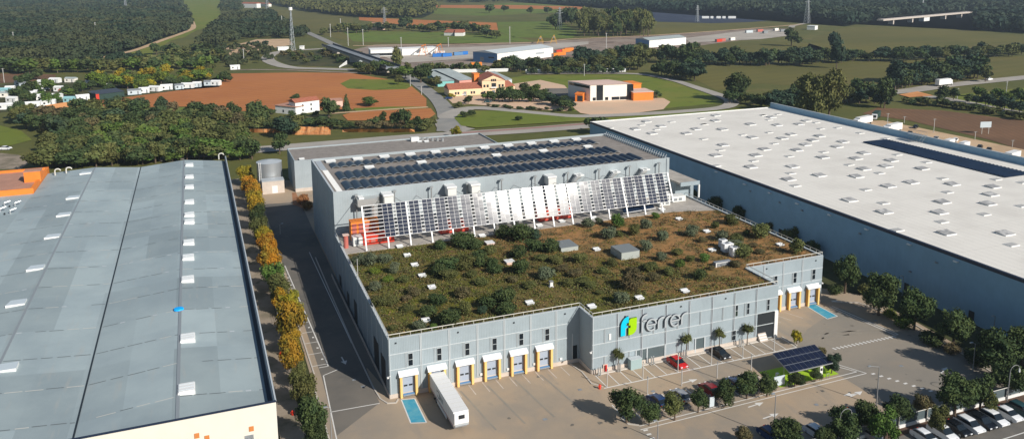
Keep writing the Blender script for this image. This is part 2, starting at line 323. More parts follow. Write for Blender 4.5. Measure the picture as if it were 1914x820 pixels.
# sandy plaza, car park of the villa
sheet('plaza', [(1040, 190), (1068, 197), (1075, 205), (1085, 212), (1110, 216), (1180, 213), (1240, 205), (1253, 191), (1240, 184), (1180, 182), (1100, 186)], 'plaza sand', Z3)
sheet('car_park', [(838, 186), (835, 175), (870, 180), (960, 176), (1040, 185), (1070, 196), (1060, 208), (960, 203), (880, 195), (850, 197)], 'plaza sand', Z2)
sheet('playground_sand', [(955, 158), (1010, 150), (1055, 160), (1062, 168), (1000, 172), (955, 170)], 'plaza sand', Z3)
sheet('paved_court', [(1022, 166), (1062, 166), (1078, 188), (1050, 190), (1025, 178)], 'asphalt', Z4)
# rail yard
sheet('rail_yard', [(655, 95), (700, 84), (1000, 79), (1220, 66), (1400, 54), (1478, 54), (1490, 62), (1290, 88), (1060, 108), (880, 128), (790, 134), (740, 122)], 'ballast', Z2)
sheet('yard', [(690, 98), (760, 92), (880, 88), (1100, 78), (1100, 83), (1040, 92), (900, 108), (760, 118), (735, 112)], 'yard concrete', Z3)
sheet('yard', [(1280, 72), (1400, 57), (1475, 56), (1485, 66), (1420, 74), (1290, 80)], 'yard concrete', Z3)
for k, (a, b) in enumerate((((780, 128), (1300, 78)), ((790, 131), (1320, 80)), ((760, 122), (1290, 74)), ((900, 113), (1120, 92)))):
    road('rail_track', [a, ((a[0]+b[0])/2, (a[1]+b[1])/2), b], 2.2, 'ballast' if k % 2 else 'far road', Z4)
road('rail_track', [(430, 131), (520, 131), (600, 134), (700, 138)], 5, 'ballast', Z3)
# roads
road('road', [(90, 122), (180, 119), (278, 114)], 11, 'far road', Z3)
road('road', [(-60, 127), (90, 122)], 10, 'far road', Z2)
road('road', [(660, 131), (600, 129), (545, 127), (512, 119), (500, 110), (512, 100), (545, 95), (600, 92), (640, 89)], 11, 'far road', Z4)
sheet('scrub', [(520, 103), (545, 98), (640, 92), (680, 100), (690, 120), (650, 126), (600, 124), (540, 122), (518, 112)], 'scrub ground', Z3)
road('road', [(548, 50), (590, 68), (625, 84), (668, 103), (716, 121), (752, 138), (785, 160), (815, 184), (832, 205), (838, 222), (840, 246)], [9, 9, 9, 9, 9, 9, 9, 9, 10, 11, 12], 'grey road', Z5, smooth=5)
road('road', [(300, 296), (500, 279), (650, 267), (760, 258), (870, 251), (1000, 243), (1140, 232), (1300, 222)], 13, 'far road', Z4, smooth=4)
road('bike_path', [(845, 250.5), (900, 247), (1000, 240), (1100, 232)], 3.5, 'bike lane', Z5)
road('road', [(838, 222), (850, 212), (880, 203), (930, 205), (1000, 212), (1080, 218), (1180, 215), (1280, 209), (1350, 202), (1368, 192), (1350, 181), (1300, 164), (1255, 150), (1190, 139), (1080, 138), (985, 139)], [12, 12, 10, 9, 8, 8, 8, 8, 8, 8, 8, 7, 6, 6, 5, 5], 'far road', Z5+.03, smooth=5)
road('road', [(838, 222), (845, 240), (870, 246)], 14, 'far road', Z5-.02)
sheet('traffic_island', [(849, 222), (858, 214), (880, 209), (930, 208), (985, 213), (1060, 220), (1120, 222), (1060, 229), (960, 235), (890, 240), (862, 236)], 'lawn', Z6)
sheet('lawn', [(1060, 229), (1120, 222), (1250, 214), (1400, 203), (1400, 210), (1140, 226)], 'lawn', Z6)
road('road', [(1500, 183), (1600, 178), (1700, 170), (1760, 161), (1850, 152), (1960, 141)], 13, 'far road', Z4)
road('road', [(1700, 177), (1760, 184), (1810, 193), (1870, 205), (1960, 222)], 8, 'far road', Z4+.02)
sheet('sand_island', [(1680, 178), (1715, 172), (1745, 180), (1700, 183)], 'clay bank', Z6)
road('road', [(1640, 28), (1500, 45), (1480, 52)], 8, 'far road', Z3)
road('farm_track', [(660, 86), (760, 85), (1000, 80), (1060, 74), (1230, 66), (1400, 54), (1500, 46)], 6, 'sand', Z4)
road('farm_track', [(620, 213), (700, 207), (800, 201)], 3.5, 'sand', Z4+.02)
# quarry-like slope top-left
sheet('quarry', [(385, 100), (420, 90), (480, 74), (540, 73), (548, 84), (500, 92), (420, 105)], 'sand', Z2)

# --- the site: paving
site = [(8.2, 60), (145, 60), (145, 200), (124, 200), (124, 272), (28.3, 290), (9.5, 300), (8.2, 300)]
sheet('yard', site, 'tan paving', .40, True)
sheet('driveway', [(17.2, 140.5), (25.6, 140.5), (27.5, 128.3), (27.9, 230), (28.2, 260), (16.8, 262), (16.8, 215), (17.2, 165)], 'asphalt', .404, True)
sheet('driveway', [(16.6, 120), (25, 127.3), (25.4, 140.5), (17.2, 140.5)], 'asphalt', .404, True)
sheet('yard', [(104, 60), (134, 60), (134, 100), (127, 118), (126, 129), (112, 123), (104, 117.5)], 'grey paving', .404, True)
sheet('path', [(8.3, 60), (12.2, 60), (12.2, 300), (8.3, 300)], 'dirt path', .408, True)
sheet('planting_strip', [(12.2, 60), (14.8, 60), (15.4, 140), (15.9, 215), (15.9, 300), (12.2, 300)], 'scrub ground', .412, True)
sheet('verge', [(129.5, 140), (136, 132), (135.2, 118), (133.5, 104), (131, 91), (145, 91), (145, 200), (129.5, 200)], 'scrub ground', .412, True)
GZ = .40
# ================================================================== FOLIAGE
def crown_mesh(name, n, leaf, seed, lobes=9, kind='round', flat=1.0):
    """unit crown: diameter about 1, whole tree height 1"""
    rg = np.random.RandomState(seed); L_ = []
    if kind == 'column':
        for k in range(lobes): z = .16+.78*k/(lobes-1); rr = .36*min(1, 2.6*(1.02-z))*min(1, .6+z*2); L_.append((rg.uniform(-.07, .07), rg.uniform(-.07, .07), z, rr*rg.uniform(.85, 1.1), .13))
    elif kind == 'shrub':
        L_.append((0, 0, .40, .40, .42))
        for k in range(lobes): a = rg.uniform(0, 2*pi); d = rg.uniform(.10, .30); L_.append((d*cos(a), d*sin(a), rg.uniform(.3, .66), rg.uniform(.16, .28), rg.uniform(.18, .28)))
    elif kind == 'cone':
        for k in range(lobes): z = .12+.84*k/(lobes-1); L_.append((rg.uniform(-.03, .03), rg.uniform(-.03, .03), z, .48*(1.06-z), .09))
    else:
        L_.append((0, 0, .56, .32, .30))
        for k in range(lobes):
            a = rg.uniform(0, 2*pi)+k*2.4; zz = rg.uniform(.36, .84); d = rg.uniform(.12, .34)*(1.15-abs(zz-.55)); r0 = rg.uniform(.13, .24)
            L_.append((d*cos(a), d*sin(a), zz, r0, r0*rg.uniform(.75, 1.05)))
    Wt = np.array([l[3]**2 for l in L_]); Wt /= Wt.sum(); idx = rg.choice(len(L_), n, p=Wt); A = np.array(L_)[idx]
    d = rg.normal(size=(n, 3)); d /= np.linalg.norm(d, axis=1)[:, None]; rad = rg.uniform(.62, 1.08, n)[:, None]
    c = A[:, :3]+d*rad*np.stack([A[:, 3], A[:, 3], A[:, 4]], 1)
    nr = d+rg.normal(size=(n, 3))*.75; nr /= np.linalg.norm(nr, axis=1)[:, None]
    t = np.cross(nr, rg.normal(size=(n, 3))); t /= np.linalg.norm(t, axis=1)[:, None]; bt = np.cross(nr, t)
    s_ = (leaf*rg.uniform(.6, 1.3, n))[:, None]
    V = np.stack([c-t*s_, c-bt*s_*.62, c+t*s_, c+bt*s_*.62], 1).reshape(-1, 3)
    V[:, 2] = np.maximum(V[:, 2], .01)
    vs = V.tolist(); fs = np.arange(4*n).reshape(-1, 4).tolist()
    # dense hearts of the lobes keep the crown from being see-through
    for l in L_:
        k = len(vs); rr = l[3]*.62; rz = l[4]*.62; ring = 6
        pts = [(l[0], l[1], l[2]-rz)]+[(l[0]+rr*.9*cos(2*pi*i/ring+j), l[1]+rr*.9*sin(2*pi*i/ring+j), l[2]+(j-.5)*rz) for j in (0, 1) for i in range(ring)]+[(l[0], l[1], l[2]+rz)]
        pts = [(a, b, max(c_, .01)) for a, b, c_ in pts]; vs += pts
        for i in range(ring):
            j = (i+1) % ring; fs += [[k, k+1+j, k+1+i], [k+1+i, k+1+j, k+1+ring+j, k+1+ring+i], [k+1+ring+i, k+1+ring+j, k+1+2*ring]]
    me = bpy.data.meshes.new(name); me.from_pydata(vs, [], fs); me.materials.append(M['bark']); me.update(); return me
def trunk_mesh(name, top=.5, r0=.035, branches=4, seed=1):
    b = MB(); rr = random.Random(seed); b.tube((0, 0, 0), (.0, 0, top), r0, M['bark'], r0*.6, 6)
    for k in range(branches):
        a = rr.uniform(0, 6.28); b.tube((0, 0, top*rr.uniform(.55, .95)), (.22*cos(a), .22*sin(a), top+.18), r0*.5, M['bark'], r0*.2, 5)
    return b.mesh(name)
CR = {}
for i in range(5): CR['near', i] = crown_mesh('crown', 3200, .034, 11+i, 13)
for i in range(4): CR['mid', i] = crown_mesh('crown', 900, .062, 31+i, 10)
for i in range(4): CR['far', i] = crown_mesh('crown', 300, .11, 51+i, 8)
for i in range(4): CR['shrub', i] = crown_mesh('crown', 1700, .045, 71+i, 8, 'shrub')
for i in range(3): CR['column', i] = crown_mesh('crown', 700, .075, 91+i, 9, 'column')
for i in range(2): CR['cone', i] = crown_mesh('crown', 700, .065, 99+i, 10, 'cone')
TR = {k: trunk_mesh('trunk', seed=k) for k in range(3)}
def leafmat(name, c1, c2, vs=3.2, rand=.22, lo=.38, hi=.62):
    m = mat(name, c1, .75, col2=c2, vscale=vs, spec=.12, rand=rand, lo=lo, hi=hi, detail=3)
    return m
LM = dict(rust=leafmat('rusty dry leaves', (.34, .17, .06), (.20, .11, .04)),
 dark=leafmat('dark green leaves', (0.039, 0.065, 0.026), (0.075, 0.101, 0.034)), olive=leafmat('olive leaves', (0.078, 0.094, 0.031), (0.137, 0.140, 0.047)), green=leafmat('green leaves', (0.058, 0.111, 0.023), (0.111, 0.163, 0.036)),
 grey=leafmat('grey green leaves', (0.091, 0.114, 0.068), (0.150, 0.169, 0.098)), orange=leafmat('orange autumn leaves', (.42, .19, .015), (.20, .16, .025), 2.2), yellow=leafmat('yellow leaves', (.36, .27, .02), (.16, .17, .03), 2.2),
 autumn=leafmat('turning leaves', (.34, .19, .02), (.11, .12, .022), 1.8), brown=leafmat('brownish scrub', (0.150, 0.117, 0.058), (0.091, 0.088, 0.039)), teal=leafmat('blue green leaves', (0.029, 0.058, 0.039), (0.052, 0.081, 0.046)), far=leafmat('far leaves', (0.036, 0.062, 0.036), (0.072, 0.098, 0.042)),
 lime=leafmat('light green leaves', (0.156, 0.208, 0.026), (0.091, 0.130, 0.026)))
NT = [0]
def tree(pos, W, Ht, var, lm, name, label, cat='tree', group=None, trunk=True):
    NT[0] += 1; k = NT[0]
    W *= 1.22; Ht *= 1.08; o = thing(name, label, cat, pos, R.uniform(0, 6.28), group); s_ = (W*R.uniform(.93, 1.07), W*R.uniform(.93, 1.07), Ht)
    nv = sum(1 for q in CR if q[0] == var)
    c = link_copy(CR[var, k % nv], 'crown', o, [LM[lm]]); c.scale = s_
    if trunk: t = link_copy(TR[k % 3], 'trunk', o); t.scale = (min(W, Ht), min(W, Ht), Ht)
    return o
def crown_px(cx, cy, wpx, hpx, z0=0., cf=.58, vf=.86):
    """place a plant whose crown covers wpx by hpx pixels around (cx, cy) and stands on level z0"""
    z = z0+3
    for _ in range(4):
        p = G(cx, cy, z); d = dep(p); W = wpx*d/F; Hh = hpx*d/F/vf*1.05; z = z0+Hh*cf
    return (p[0], p[1], z0), W, Hh

# hedge row of autumn trees along the driveway (crown centre px, size px, colour)
rows = [(583, 785, 52, 76, 'dark'), (565, 722, 46, 66, 'olive'), (551, 664, 44, 62, 'autumn'), (540, 594, 56, 78, 'autumn'), (541, 566, 40, 40, 'yellow'), (521, 540, 42, 50, 'olive'), (511, 512, 40, 46, 'green'), (510, 482, 42, 44, 'orange'), (498, 453, 40, 42, 'orange'), (488, 428, 36, 40, 'olive'), (482, 404, 34, 38, 'dark'), (478, 382, 32, 36, 'autumn'), (472, 362, 32, 36, 'autumn'), (465, 342, 30, 36, 'orange'), (460, 326, 30, 30, 'yellow')]
cw = dict(dark='dark green', olive='olive green', autumn='half green half gold', yellow='golden yellow', green='mid green', orange='bright orange')
for k, (cx, cy, a, b, l) in enumerate(rows):
    p, W, Hh = crown_px(cx, cy, a, b, GZ); tree(p, W, Hh, 'near', l, 'street_tree', f'{cw[l]} tree in the row along the driveway, {nth(k+1)} from the nearest one', group='trees between driveway and grey roofed warehouse')
LOWT = ['lower olive tree, second gap from the near end of the driveway row', 'lower half gold tree, third gap from the near end of the driveway row', 'lower orange tree beside the fourth tall tree of the driveway row', 'lower olive tree beside the sixth tall tree of the driveway row', 'lower orange tree at the middle of the driveway row', 'lower golden tree at the middle of the driveway row', 'lower golden tree level with the start of the tall hall', 'lower orange tree level with the pump house', 'lower dark tree in the nearest gap of the driveway row', 'dark tree cut by the lower picture edge at the end of the driveway row']
for k, (cx, cy, a, b, l) in enumerate([(560, 700, 30, 40, 'olive'), (545, 636, 34, 40, 'autumn'), (531, 560, 34, 40, 'orange'), (515, 525, 30, 36, 'olive'), (504, 466, 30, 36, 'orange'), (493, 440, 28, 30, 'yellow'), (476, 371, 26, 30, 'yellow'), (470, 352, 26, 30, 'orange'), (574, 752, 34, 40, 'dark'), (590, 812, 44, 50, 'dark')]):
    p, W, Hh = crown_px(cx, cy, a, b, GZ); tree(p, W, Hh, 'near', l, 'street_tree', LOWT[k], group='lower trees between driveway and grey roofed warehouse')
# trees of the front car park
for k, (cx, cy, a, b, l) in enumerate([(1172, 748, 54, 60, 'dark'), (1214, 762, 34, 46, 'dark'), (1262, 750, 40, 50, 'olive'), (1306, 738, 34, 46, 'dark'), (1357, 726, 40, 46, 'dark'), (1397, 714, 42, 44, 'dark'), (1435, 712, 36, 40, 'dark'), (1486, 703, 32, 26, 'dark'), (1524, 696, 24, 24, 'dark'), (1556, 672, 26, 36, 'teal')]):
    p, W, Hh = crown_px(cx, cy, a, b, GZ, .62); tree(p, W*1.04, Hh*.9, 'near', l, 'parking_tree', f'bushy dark tree in the parking strip before the office front, {nth(k+1)} from the left', group='trees along the parking strip')
p, W, Hh = crown_px(1536, 655, 24, 20, GZ, .7); tree(p, W, Hh, 'mid', 'brown', 'parking_tree', 'thin brownish tree behind the solar carport')
p, W, Hh = crown_px(1490, 623, 18, 24, GZ, .75); tree(p, W, Hh, 'mid', 'yellow', 'young_tree', 'small bright yellow tree standing alone on the paving by the steps')
# big trees at right edge
for k, (cx, cy, a, b, l) in enumerate([(1302, 362, 24, 20, 'dark'), (1342, 378, 32, 26, 'dark'), (1384, 398, 26, 24, 'dark'), (1440, 425, 24, 18, 'olive'), (1478, 440, 34, 30, 'olive'), (1520, 463, 34, 26, 'dark'), (1582, 505, 52, 66, 'dark'), (1645, 545, 60, 68, 'dark'), (1712, 577, 54, 60, 'dark'), (1785, 608, 60, 62, 'dark'), (1872, 655, 80, 74, 'dark'), (1915, 640, 70, 70, 'dark')]):
    p, W, Hh = crown_px(cx, cy, a, b, GZ, .56); tree(p, W, Hh, 'near', l, 'lane_tree', f'full dark green tree in the lane by the blue wall, {nth(k+1)} from the far end', group='trees in the lane beside the blue wall')
for k, (cx, cy, a, b, l) in enumerate([(1618, 540, 30, 18, 'olive'), (1560, 540, 26, 18, 'dark'), (1690, 600, 40, 22, 'green'), (1742, 632, 44, 22, 'dark'), (1665, 585, 24, 16, 'lime'), (1830, 668, 50, 24, 'dark'), (1880, 700, 50, 30, 'dark'), (1780, 650, 30, 18, 'brown')]):
    p, W, Hh = crown_px(cx, cy, a, b, GZ, .45); tree(p, W, Hh, 'shrub', l, 'hedge_shrub', f'low shrub at the foot of the lane trees, {nth(k+1)} counted from the far end', 'shrub', trunk=False)
# trees near bottom right
for k, (cx, cy, a, b, l) in enumerate([(1395, 812, 30, 26, 'brown'), (1475, 800, 54, 52, 'dark'), (1578, 795, 60, 56, 'dark'), (1618, 776, 50, 50, 'dark'), (1655, 790, 48, 60, 'green'), (1688, 766, 50, 44, 'dark'), (1725, 752, 34, 40, 'brown'), (1753, 778, 32, 48, 'olive'), (1788, 735, 64, 66, 'dark'), (1835, 728, 54, 58, 'dark'), (1848, 752, 30, 36, 'olive'), (1893, 700, 60, 54, 'dark'), (1545, 815, 40, 34, 'dark')]):
    p, W, Hh = crown_px(cx, cy, a, b, GZ, .60); tree(p, W, Hh, 'near', l, 'boundary_tree', f'dark leafy tree beside the glazed boundary wall, {nth(k+1)} from the left', group='trees along the glazed boundary wall')

# palms on the office front
def palm_mesh():
    b = MB(); rr = random.Random(5)
    for k in range(46):
        a = k*2.4; el = rr.uniform(-.5, 1.3); p = Vector((0, 0, 1)); d = Vector((cos(a)*cos(el), sin(a)*cos(el), sin(el))); side = Vector((-sin(a), cos(a), 0))
        for s_ in range(4):
            q = p+d*.16; w0 = .06*(1-s_*.2); w1 = .06*(1-(s_+1)*.22)
            b.quad(p-side*w0, p+side*w0, q+side*w1, q-side*w1, LM['green']); p = q; d = (d+Vector((0, 0, -.28))).normalized()
    return b.mesh('fronds')
PM = palm_mesh()
for k, (px, py, hh) in enumerate([(1152, 690, 3.3), (1278, 664, 3.8), (1340, 652, 3.6), (1393, 642, 3.4)]):
    g_ = G(px, py, GZ); o = thing('palm', f'small palm against the office front, {nth(k+1)} from the left', 'palm', (g_[0], 121.75, GZ), k, 'palms against the office front')
    b = MB(); b.tube((0, 0, 0), (0, 0, hh), .10, M['bark'], .08); b.build('trunk', o)
    fr = link_copy(PM, 'fronds', o); fr.location.z = hh-2.1+.0; fr.scale = (2.2, 2.2, 2.1); fr.material_slots[0].link = 'OBJECT'; fr.material_slots[0].material = LM['olive']
    cr_ = link_copy(CR['mid', k], 'leaf_tuft', o, [LM['olive']]); cr_.scale = (2.3, 2.3, 2.0); cr_.location.z = hh-1.2

# ================================================================== THE LOGISTICS BUILDING WITH THE GREEN ROOF
ob = wthing('logistics_building', 'grey clad logistics building with loading docks, planted lower roof and a taller hall behind', 'warehouse', (27, 128, GZ))
XW0, XW1, YD, YF, YR, XF0, XF1, XE = 27.0, 28.0, 128.0, 122.75, 132.7, 62.95, 104.0, 124.0
ZR = 11.2
foot = [(27, 128), (XF0, 128), (XF0, YF), (XF1, YF), (XF1, YR), (XE, YR), (XE, 190), (28, 190)]
b = MB(); b.prism(foot, GZ+.0, 10.6, M['clad'], M['deck']); b.build('wall', ob)
# parapet: thin walls
def wallseg(b, p, q, t, z0, z1, m):
    p = np.array(p, float); q = np.array(q, float); d = q-p; L = np.linalg.norm(d); c = (p+q)/2; b.obox(c, d, None, L, t, z0, z1, m)
b = MB()
fr = [(27.15, 190), (27.15, 128.15), (XF0+.15, 128.15), (XF0+.15, YF+.15), (XF1-.15, YF+.15), (XF1-.15, YR+.15), (XE-.15, YR+.15), (XE-.15, 189)]
fr[0] = (28.1, 189)
for i in range(len(fr)-1):
    p, q = np.array(fr[i], float), np.array(fr[i+1], float); d = (q-p)/np.linalg.norm(q-p)
    wallseg(b, p-d*.15, q+d*.15-d*.001*i, .3+.002*i, 10.6, ZR+.001*i, M['clad'])
b.build('parapet', ob)
# edge coping and rail
b = MB(); c2 = MB()
for i in range(len(fr)-1):
    p, q = np.array(fr[i], float), np.array(fr[i+1], float); L = np.linalg.norm(q-p); d = (q-p)/L
    wallseg(b, p, q, .42+.003*i, ZR+.008+.001*i, ZR+.07+.001*i, M['trim'])
    c2.tube((*p, ZR+.75), (*q, ZR+.75), .07, M['rail'], n=6)
    for k in range(int(L/1.9)+1):
        s_ = p+d*min(L, k*1.9); c2.tube((*s_, ZR+.05), (*s_, ZR+.74), .04, M['rail'], n=5)
b.build('coping', ob); c2.build('guard_rail', ob)
# green roof surface
mix_mat('roof garden soil', (.125, .115, .03), [((.19, .13, .05), .07, .45, .62, 2), ((.17, .17, .018), .10, .55, .66, 31), ((.045, .055, .02), .35, .55, .75, 6), ((.16, .085, .05), .13, .62, .72, 44)])
mix_mat('roof garden dry', (.215, .125, .052), [((.12, .095, .038), .09, .45, .62, 2), ((.26, .14, .06), .2, .5, .7, 31), ((.08, .075, .028), .35, .58, .75, 6)])
def blend_ground():
    m = MATS['roof garden soil']; d = MATS['roof garden dry']; n = m.node_tree; L = n.links.new
    # add the dry variant towards the far right by a wide soft mask
    b = n.nodes['Principled BSDF']; old = b.inputs['Base Color'].links[0].from_socket
    g = n.nodes.new('ShaderNodeNewGeometry'); sp = n.nodes.new('ShaderNodeSeparateXYZ'); L(g.outputs['Position'], sp.inputs[0])
    ns = n.nodes.new('ShaderNodeTexNoise'); ns.inputs['Scale'].default_value = .06; ns.inputs['Detail'].default_value = 5; L(g.outputs['Position'], ns.inputs['Vector'])
    a1 = n.nodes.new('ShaderNodeMath'); a1.operation = 'MULTIPLY_ADD'; a1.inputs[1].default_value = .9; L(sp.outputs[1], a1.inputs[0]); L(sp.outputs[0], a1.inputs[2])  # x + .9y
    a2 = n.nodes.new('ShaderNodeMath'); a2.operation = 'MULTIPLY_ADD'; a2.inputs[1].default_value = 70; L(ns.outputs[0], a2.inputs[0]); L(a1.outputs[0], a2.inputs[2])
    mr = n.nodes.new('ShaderNodeMapRange'); mr.inputs[1].default_value = 230; mr.inputs[2].default_value = 260; L(a2.outputs[0], mr.inputs[0])
    n2 = n.nodes.new('ShaderNodeTexNoise'); n2.inputs['Scale'].default_value = .45; n2.inputs['Detail'].default_value = 8; L(g.outputs['Position'], n2.inputs['Vector'])
    m2 = n.nodes.new('ShaderNodeMapRange'); m2.inputs[1].default_value = .42; m2.inputs[2].default_value = .66; L(n2.outputs[0], m2.inputs[0])
    c1 = n.nodes.new('ShaderNodeMix'); c1.data_type = 'RGBA'; c1.inputs[6].default_value = (.36, .19, .075, 1); c1.inputs[7].default_value = (.18, .125, .05, 1); L(m2.outputs[0], c1.inputs[0])
    mx = n.nodes.new('ShaderNodeMix'); mx.data_type = 'RGBA'; L(mr.outputs[0], mx.inputs[0]); L(old, mx.inputs[6]); L(c1.outputs[2], mx.inputs[7]); L(mx.outputs[2], b.inputs['Base Color'])
blend_ground()
b = MB(); i_ = .35
gp = [(27.3+i_, 128+i_), (XF0+i_, 128+i_), (XF0+i_, YF+i_), (XF1-i_, YF+i_), (XF1-i_, YR+i_), (XE-i_, YR+i_), (XE-i_, 171), (112, 174.2), (27.8+i_, 174.2)]
b.prism(gp, 10.61, 10.95, MATS['roof garden soil']); b.build('planted_roof', ob)
b = MB(); b.prism([(28.3, 174.6), (112, 174.6), (XE-i_, 171.4), (XE-i_, 189), (28.3, 189)], 10.61, 10.97, M['walk']); b.build('roof_walkway', ob)
# facade trims and joints
def facade(y, x0, x1, verts, hz, name, extra=()):
    b = MB()
    for z in hz: b.box(x0, x1, y-.07, y-.005, z, z+.14, M['trim'])
    for x in verts:
        for s_ in (-.13, .13): b.box(x+s_-.045, x+s_+.045, y-.11, y-.004, GZ+.9, ZR-.02, M['trim'])
        b.box(x-.085, x+.085, y-.04, y-.003, GZ+.9, ZR-.05, M['navy'] if name == 'f' else M['signgrey'])
    for (x, z0, z1) in extra:
        for s_ in (-.1, .1): b.box(x+s_-.035, x+s_+.035, y-.10, y-.006, z0, z1, M['trim'])
    b.box(x0+.1, x0+.22, y-.12, y-.002, GZ, ZR-.02, M['trim'])
    b.build('cladding_trim', ob)
facade(YD, 27, 60.5, [32.64, 37.77, 42.95, 48.04, 53.14, 58.23], [8.3, 5.5], 'd', [(x, 5.5, 8.3) for x in (30.0, 35.1, 40.3, 45.4, 50.5, 55.6)])
facade(YF, XF0, XF1, [68.04, 73.17, 78.3, 83.4, 88.5, 93.6, 98.75], [8.65, 5.9, 3.35], 'f', [(x, 5.95, 8.6) for x in (65.5, 70.6, 75.7, 80.9, 85.9, 91.0, 96.1)]+[(x, .9, 3.3) for x in (65.5, 70.6, 80.9, 91.0)])
facade(YR, XF1+.3, XE, [108.4, 113.45, 118.5], [8.45, 5.75], 'd', [(x, 5.75, 8.4) for x in (106, 111, 116, 121.1)])
b = MB()
for y, x0, x1 in ((YD, 27, XF0), (YF, XF0, 99.2), (YR, XF1, XE)): b.box(x0-.02, x1, y-.14, y-.001, GZ, GZ+.75, M['plinth'])
b.box(XF0-.12, XF0-.001, YF, 128, GZ, GZ+.75, M['plinth']); b.box(XW0-.1, XW0-.001, 127.9, 190, GZ, GZ+.75, M['plinth'])
b.build('plinth', ob)
# windows (pairs)
def window(x, z, y, w=.75, h=1.05, n=2):
    f = MB(); f.box(x-.07, x+w+.07, y-.09, y-.012, z-.08, z+n*(h+.1)+.0, M['trim']); fo = f.build('window', ob)
    p = MB()
    for k in range(n): p.box(x, x+w, y-.12, y-.0905, z+k*(h+.1), z+k*(h+.1)+h, M['glass'])
    p.build('pane', fo, org=tuple(ob.location))
for k in range(6): window(30.4+5.13*k, 5.85, YD)
for x in (106.1+0, 111.1, 116.2, 121.25): window(x, 6.2, YR)
for x in (93.9, 96.6, 101.4): window(x, 6.35, YF, .5)
window(93.3, 1.5, YF, .85, .9)
# loading docks
def dock(x, y, truck=False):
    d = MB(); xa = x-.0; w = 2.2
    d.box(x+.62, x+.62+w, y-.06, y-.004, GZ+.25, 4.1, M['door'])
    for k in range(1, 5): d.box(x+.62, x+.62+w, y-.075, y-.061, GZ+.25+k*.74, GZ+.28+k*.74, M['signgrey'])
    do = d.build('dock_door', ob); p = MB()
    for q in (.95, 1.85): p.box(x+q, x+q+.62, y-.1, y-.076, 2.2, 2.5, M['dark'])
    p.build('door_window', do, org=tuple(ob.location))
    l = MB(); l.box(x+.7, x+2.75, y-.45, y-.145, GZ+.12, GZ+.55, M['bluew']); l.box(x+.7, x+2.75, y-.7, y-.46, GZ+.3, GZ+.42, M['steel']); l.build('dock_leveller', ob)
    for xa in (x+.18, x+w+.66):
        s_ = MB(); s_.box(xa, xa+.40, y-.75, y-.006, GZ+.05, 4.3, M['yellow']); s_.box(xa-.005, xa+.405, y-.77, y-.752, GZ+.05, 4.25, M['padface']); s_.build('dock_shelter', ob)  # side yellow is darker than the front, painting in the shade there
    c = MB(); c.add([(x-.0, y-.85, 4.34), (x+3.45, y-.85, 4.34), (x+3.45, y-.005, 4.8), (x-.0, y-.005, 4.8), (x-.0, y-.85, 4.72), (x+3.45, y-.85, 4.72), (x+3.45, y-.004, 5.15), (x-.0, y-.004, 5.15)], [(0, 1, 5, 4), (4, 5, 6, 7), (1, 2, 6, 5), (3, 0, 4, 7), (0, 3, 2, 1)], M['whitemetal']); c.build('dock_canopy', ob)
for k in range(6): dock(28.5+5.1*k, YD)
for x in (109.5, 114.6, 119.7): dock(x, YR)
# small wall boxes, floodlights on brackets
for (x, y, z, s_) in ((27.2, 127.9, 4.6, 1), (62.9, 122.6, 4.9, 1), (124.0, 132.5, 5.2, 1)):
    b = MB(); b.tube((x, y, z), (x-.5, y-.5, z+.1), .05, M['white']); b.box(x-.75, x-.45, y-.8, y-.45, z, z+.2, M['white']); b.build('wall_lamp', ob)
for (x, y) in ((28.3, YD), (39.4, YD), (49.9, YD), (60, YD), (69.6, YF), (81.5, YF), (91.5, YF), (109, YR), (122, YR)):
    b = MB(); b.box(x-.12, x+.12, y-.2, y-.01, 10.3, 10.5, M['dark']); b.build('floodlight', ob)
for x in (43.3, 48.4, 53.6, 58.9): b = MB(); b.box(x, x+.5, YD-.2, YD-.142, 1.5, 1.95, M['white']); b.build('control_box', ob)
# notch door
b = MB(); b.box(61.6, 62.5, 127.94, 127.99, GZ+.75, 3.8, M['glass']); b.box(61.45, 61.6, 127.9, 127.992, GZ+.6, 6.2, M['trim']); b.build('side_door', ob)
# west side recesses, doors and trims
b = MB()
for (y0, y1, z1) in ((131, 134.5, 6), (137, 141, 6.3), (160, 163, 5), (170, 172.5, 3.2), (181, 183.5, 3.2)): b.box(XW0-.06+ (y0-128)/62, XW0+.0+(y0-128)/62, y0, y1, GZ+.2, z1, M['dark'])
b.build('side_opening', ob)
b = MB()
for y in range(133, 190, 5): b.box(26.93+(y-128)/62, 27.01+(y-128)/62, y-.06, y+.06, GZ, ZR-.05, M['trim'])
b.build('side_trim', ob)
# ground floor glazing of the office
for x0, x1, z0 in ((72.2, 74.2, .4), (74.6, 78.1, .4), (85.1, 86.9, .2)):
    b = MB(); b.box(x0, x1, YF-.03, YF-.002, GZ+z0, 3.2, M['glassp']); b.build('shopfront_glass', ob)
for x in (72.0, 74.35, 78.2, 84.9, 87.0): b = MB(); b.box(x-.12, x+.12, YF-.16, YF-.142, GZ, 3.35, M['trim']); b.build('shopfront_post', ob)
b = MB(); b.box(65.95+.4, 66.75, YF-.12, YF-.075, 6.4, 7.6, M['white']); b.build('wall_plate', ob)
# corner bay with steps; a dark panel paints the shade inside it
b = MB(); b.box(99.25, 103.2, YF-.05, YF-.006, GZ+.2, 5.9, M['dark']); b.build('entrance_shade_panel', ob)
b = MB()
for k in range(7): b.box(99.35, 101.2-.0*k, YF-.10-.14*(7-k), YF-.06-.14*(6-k), GZ, GZ+.2*(k+1), M['white'] if k % 2 else M['plinth'])
b.build('entrance_steps', ob)
b = MB(); b.box(103.2, 104.0, YF-.3, YF-.02, GZ, 5.9, M['white']); b.build('corner_pillar', ob)
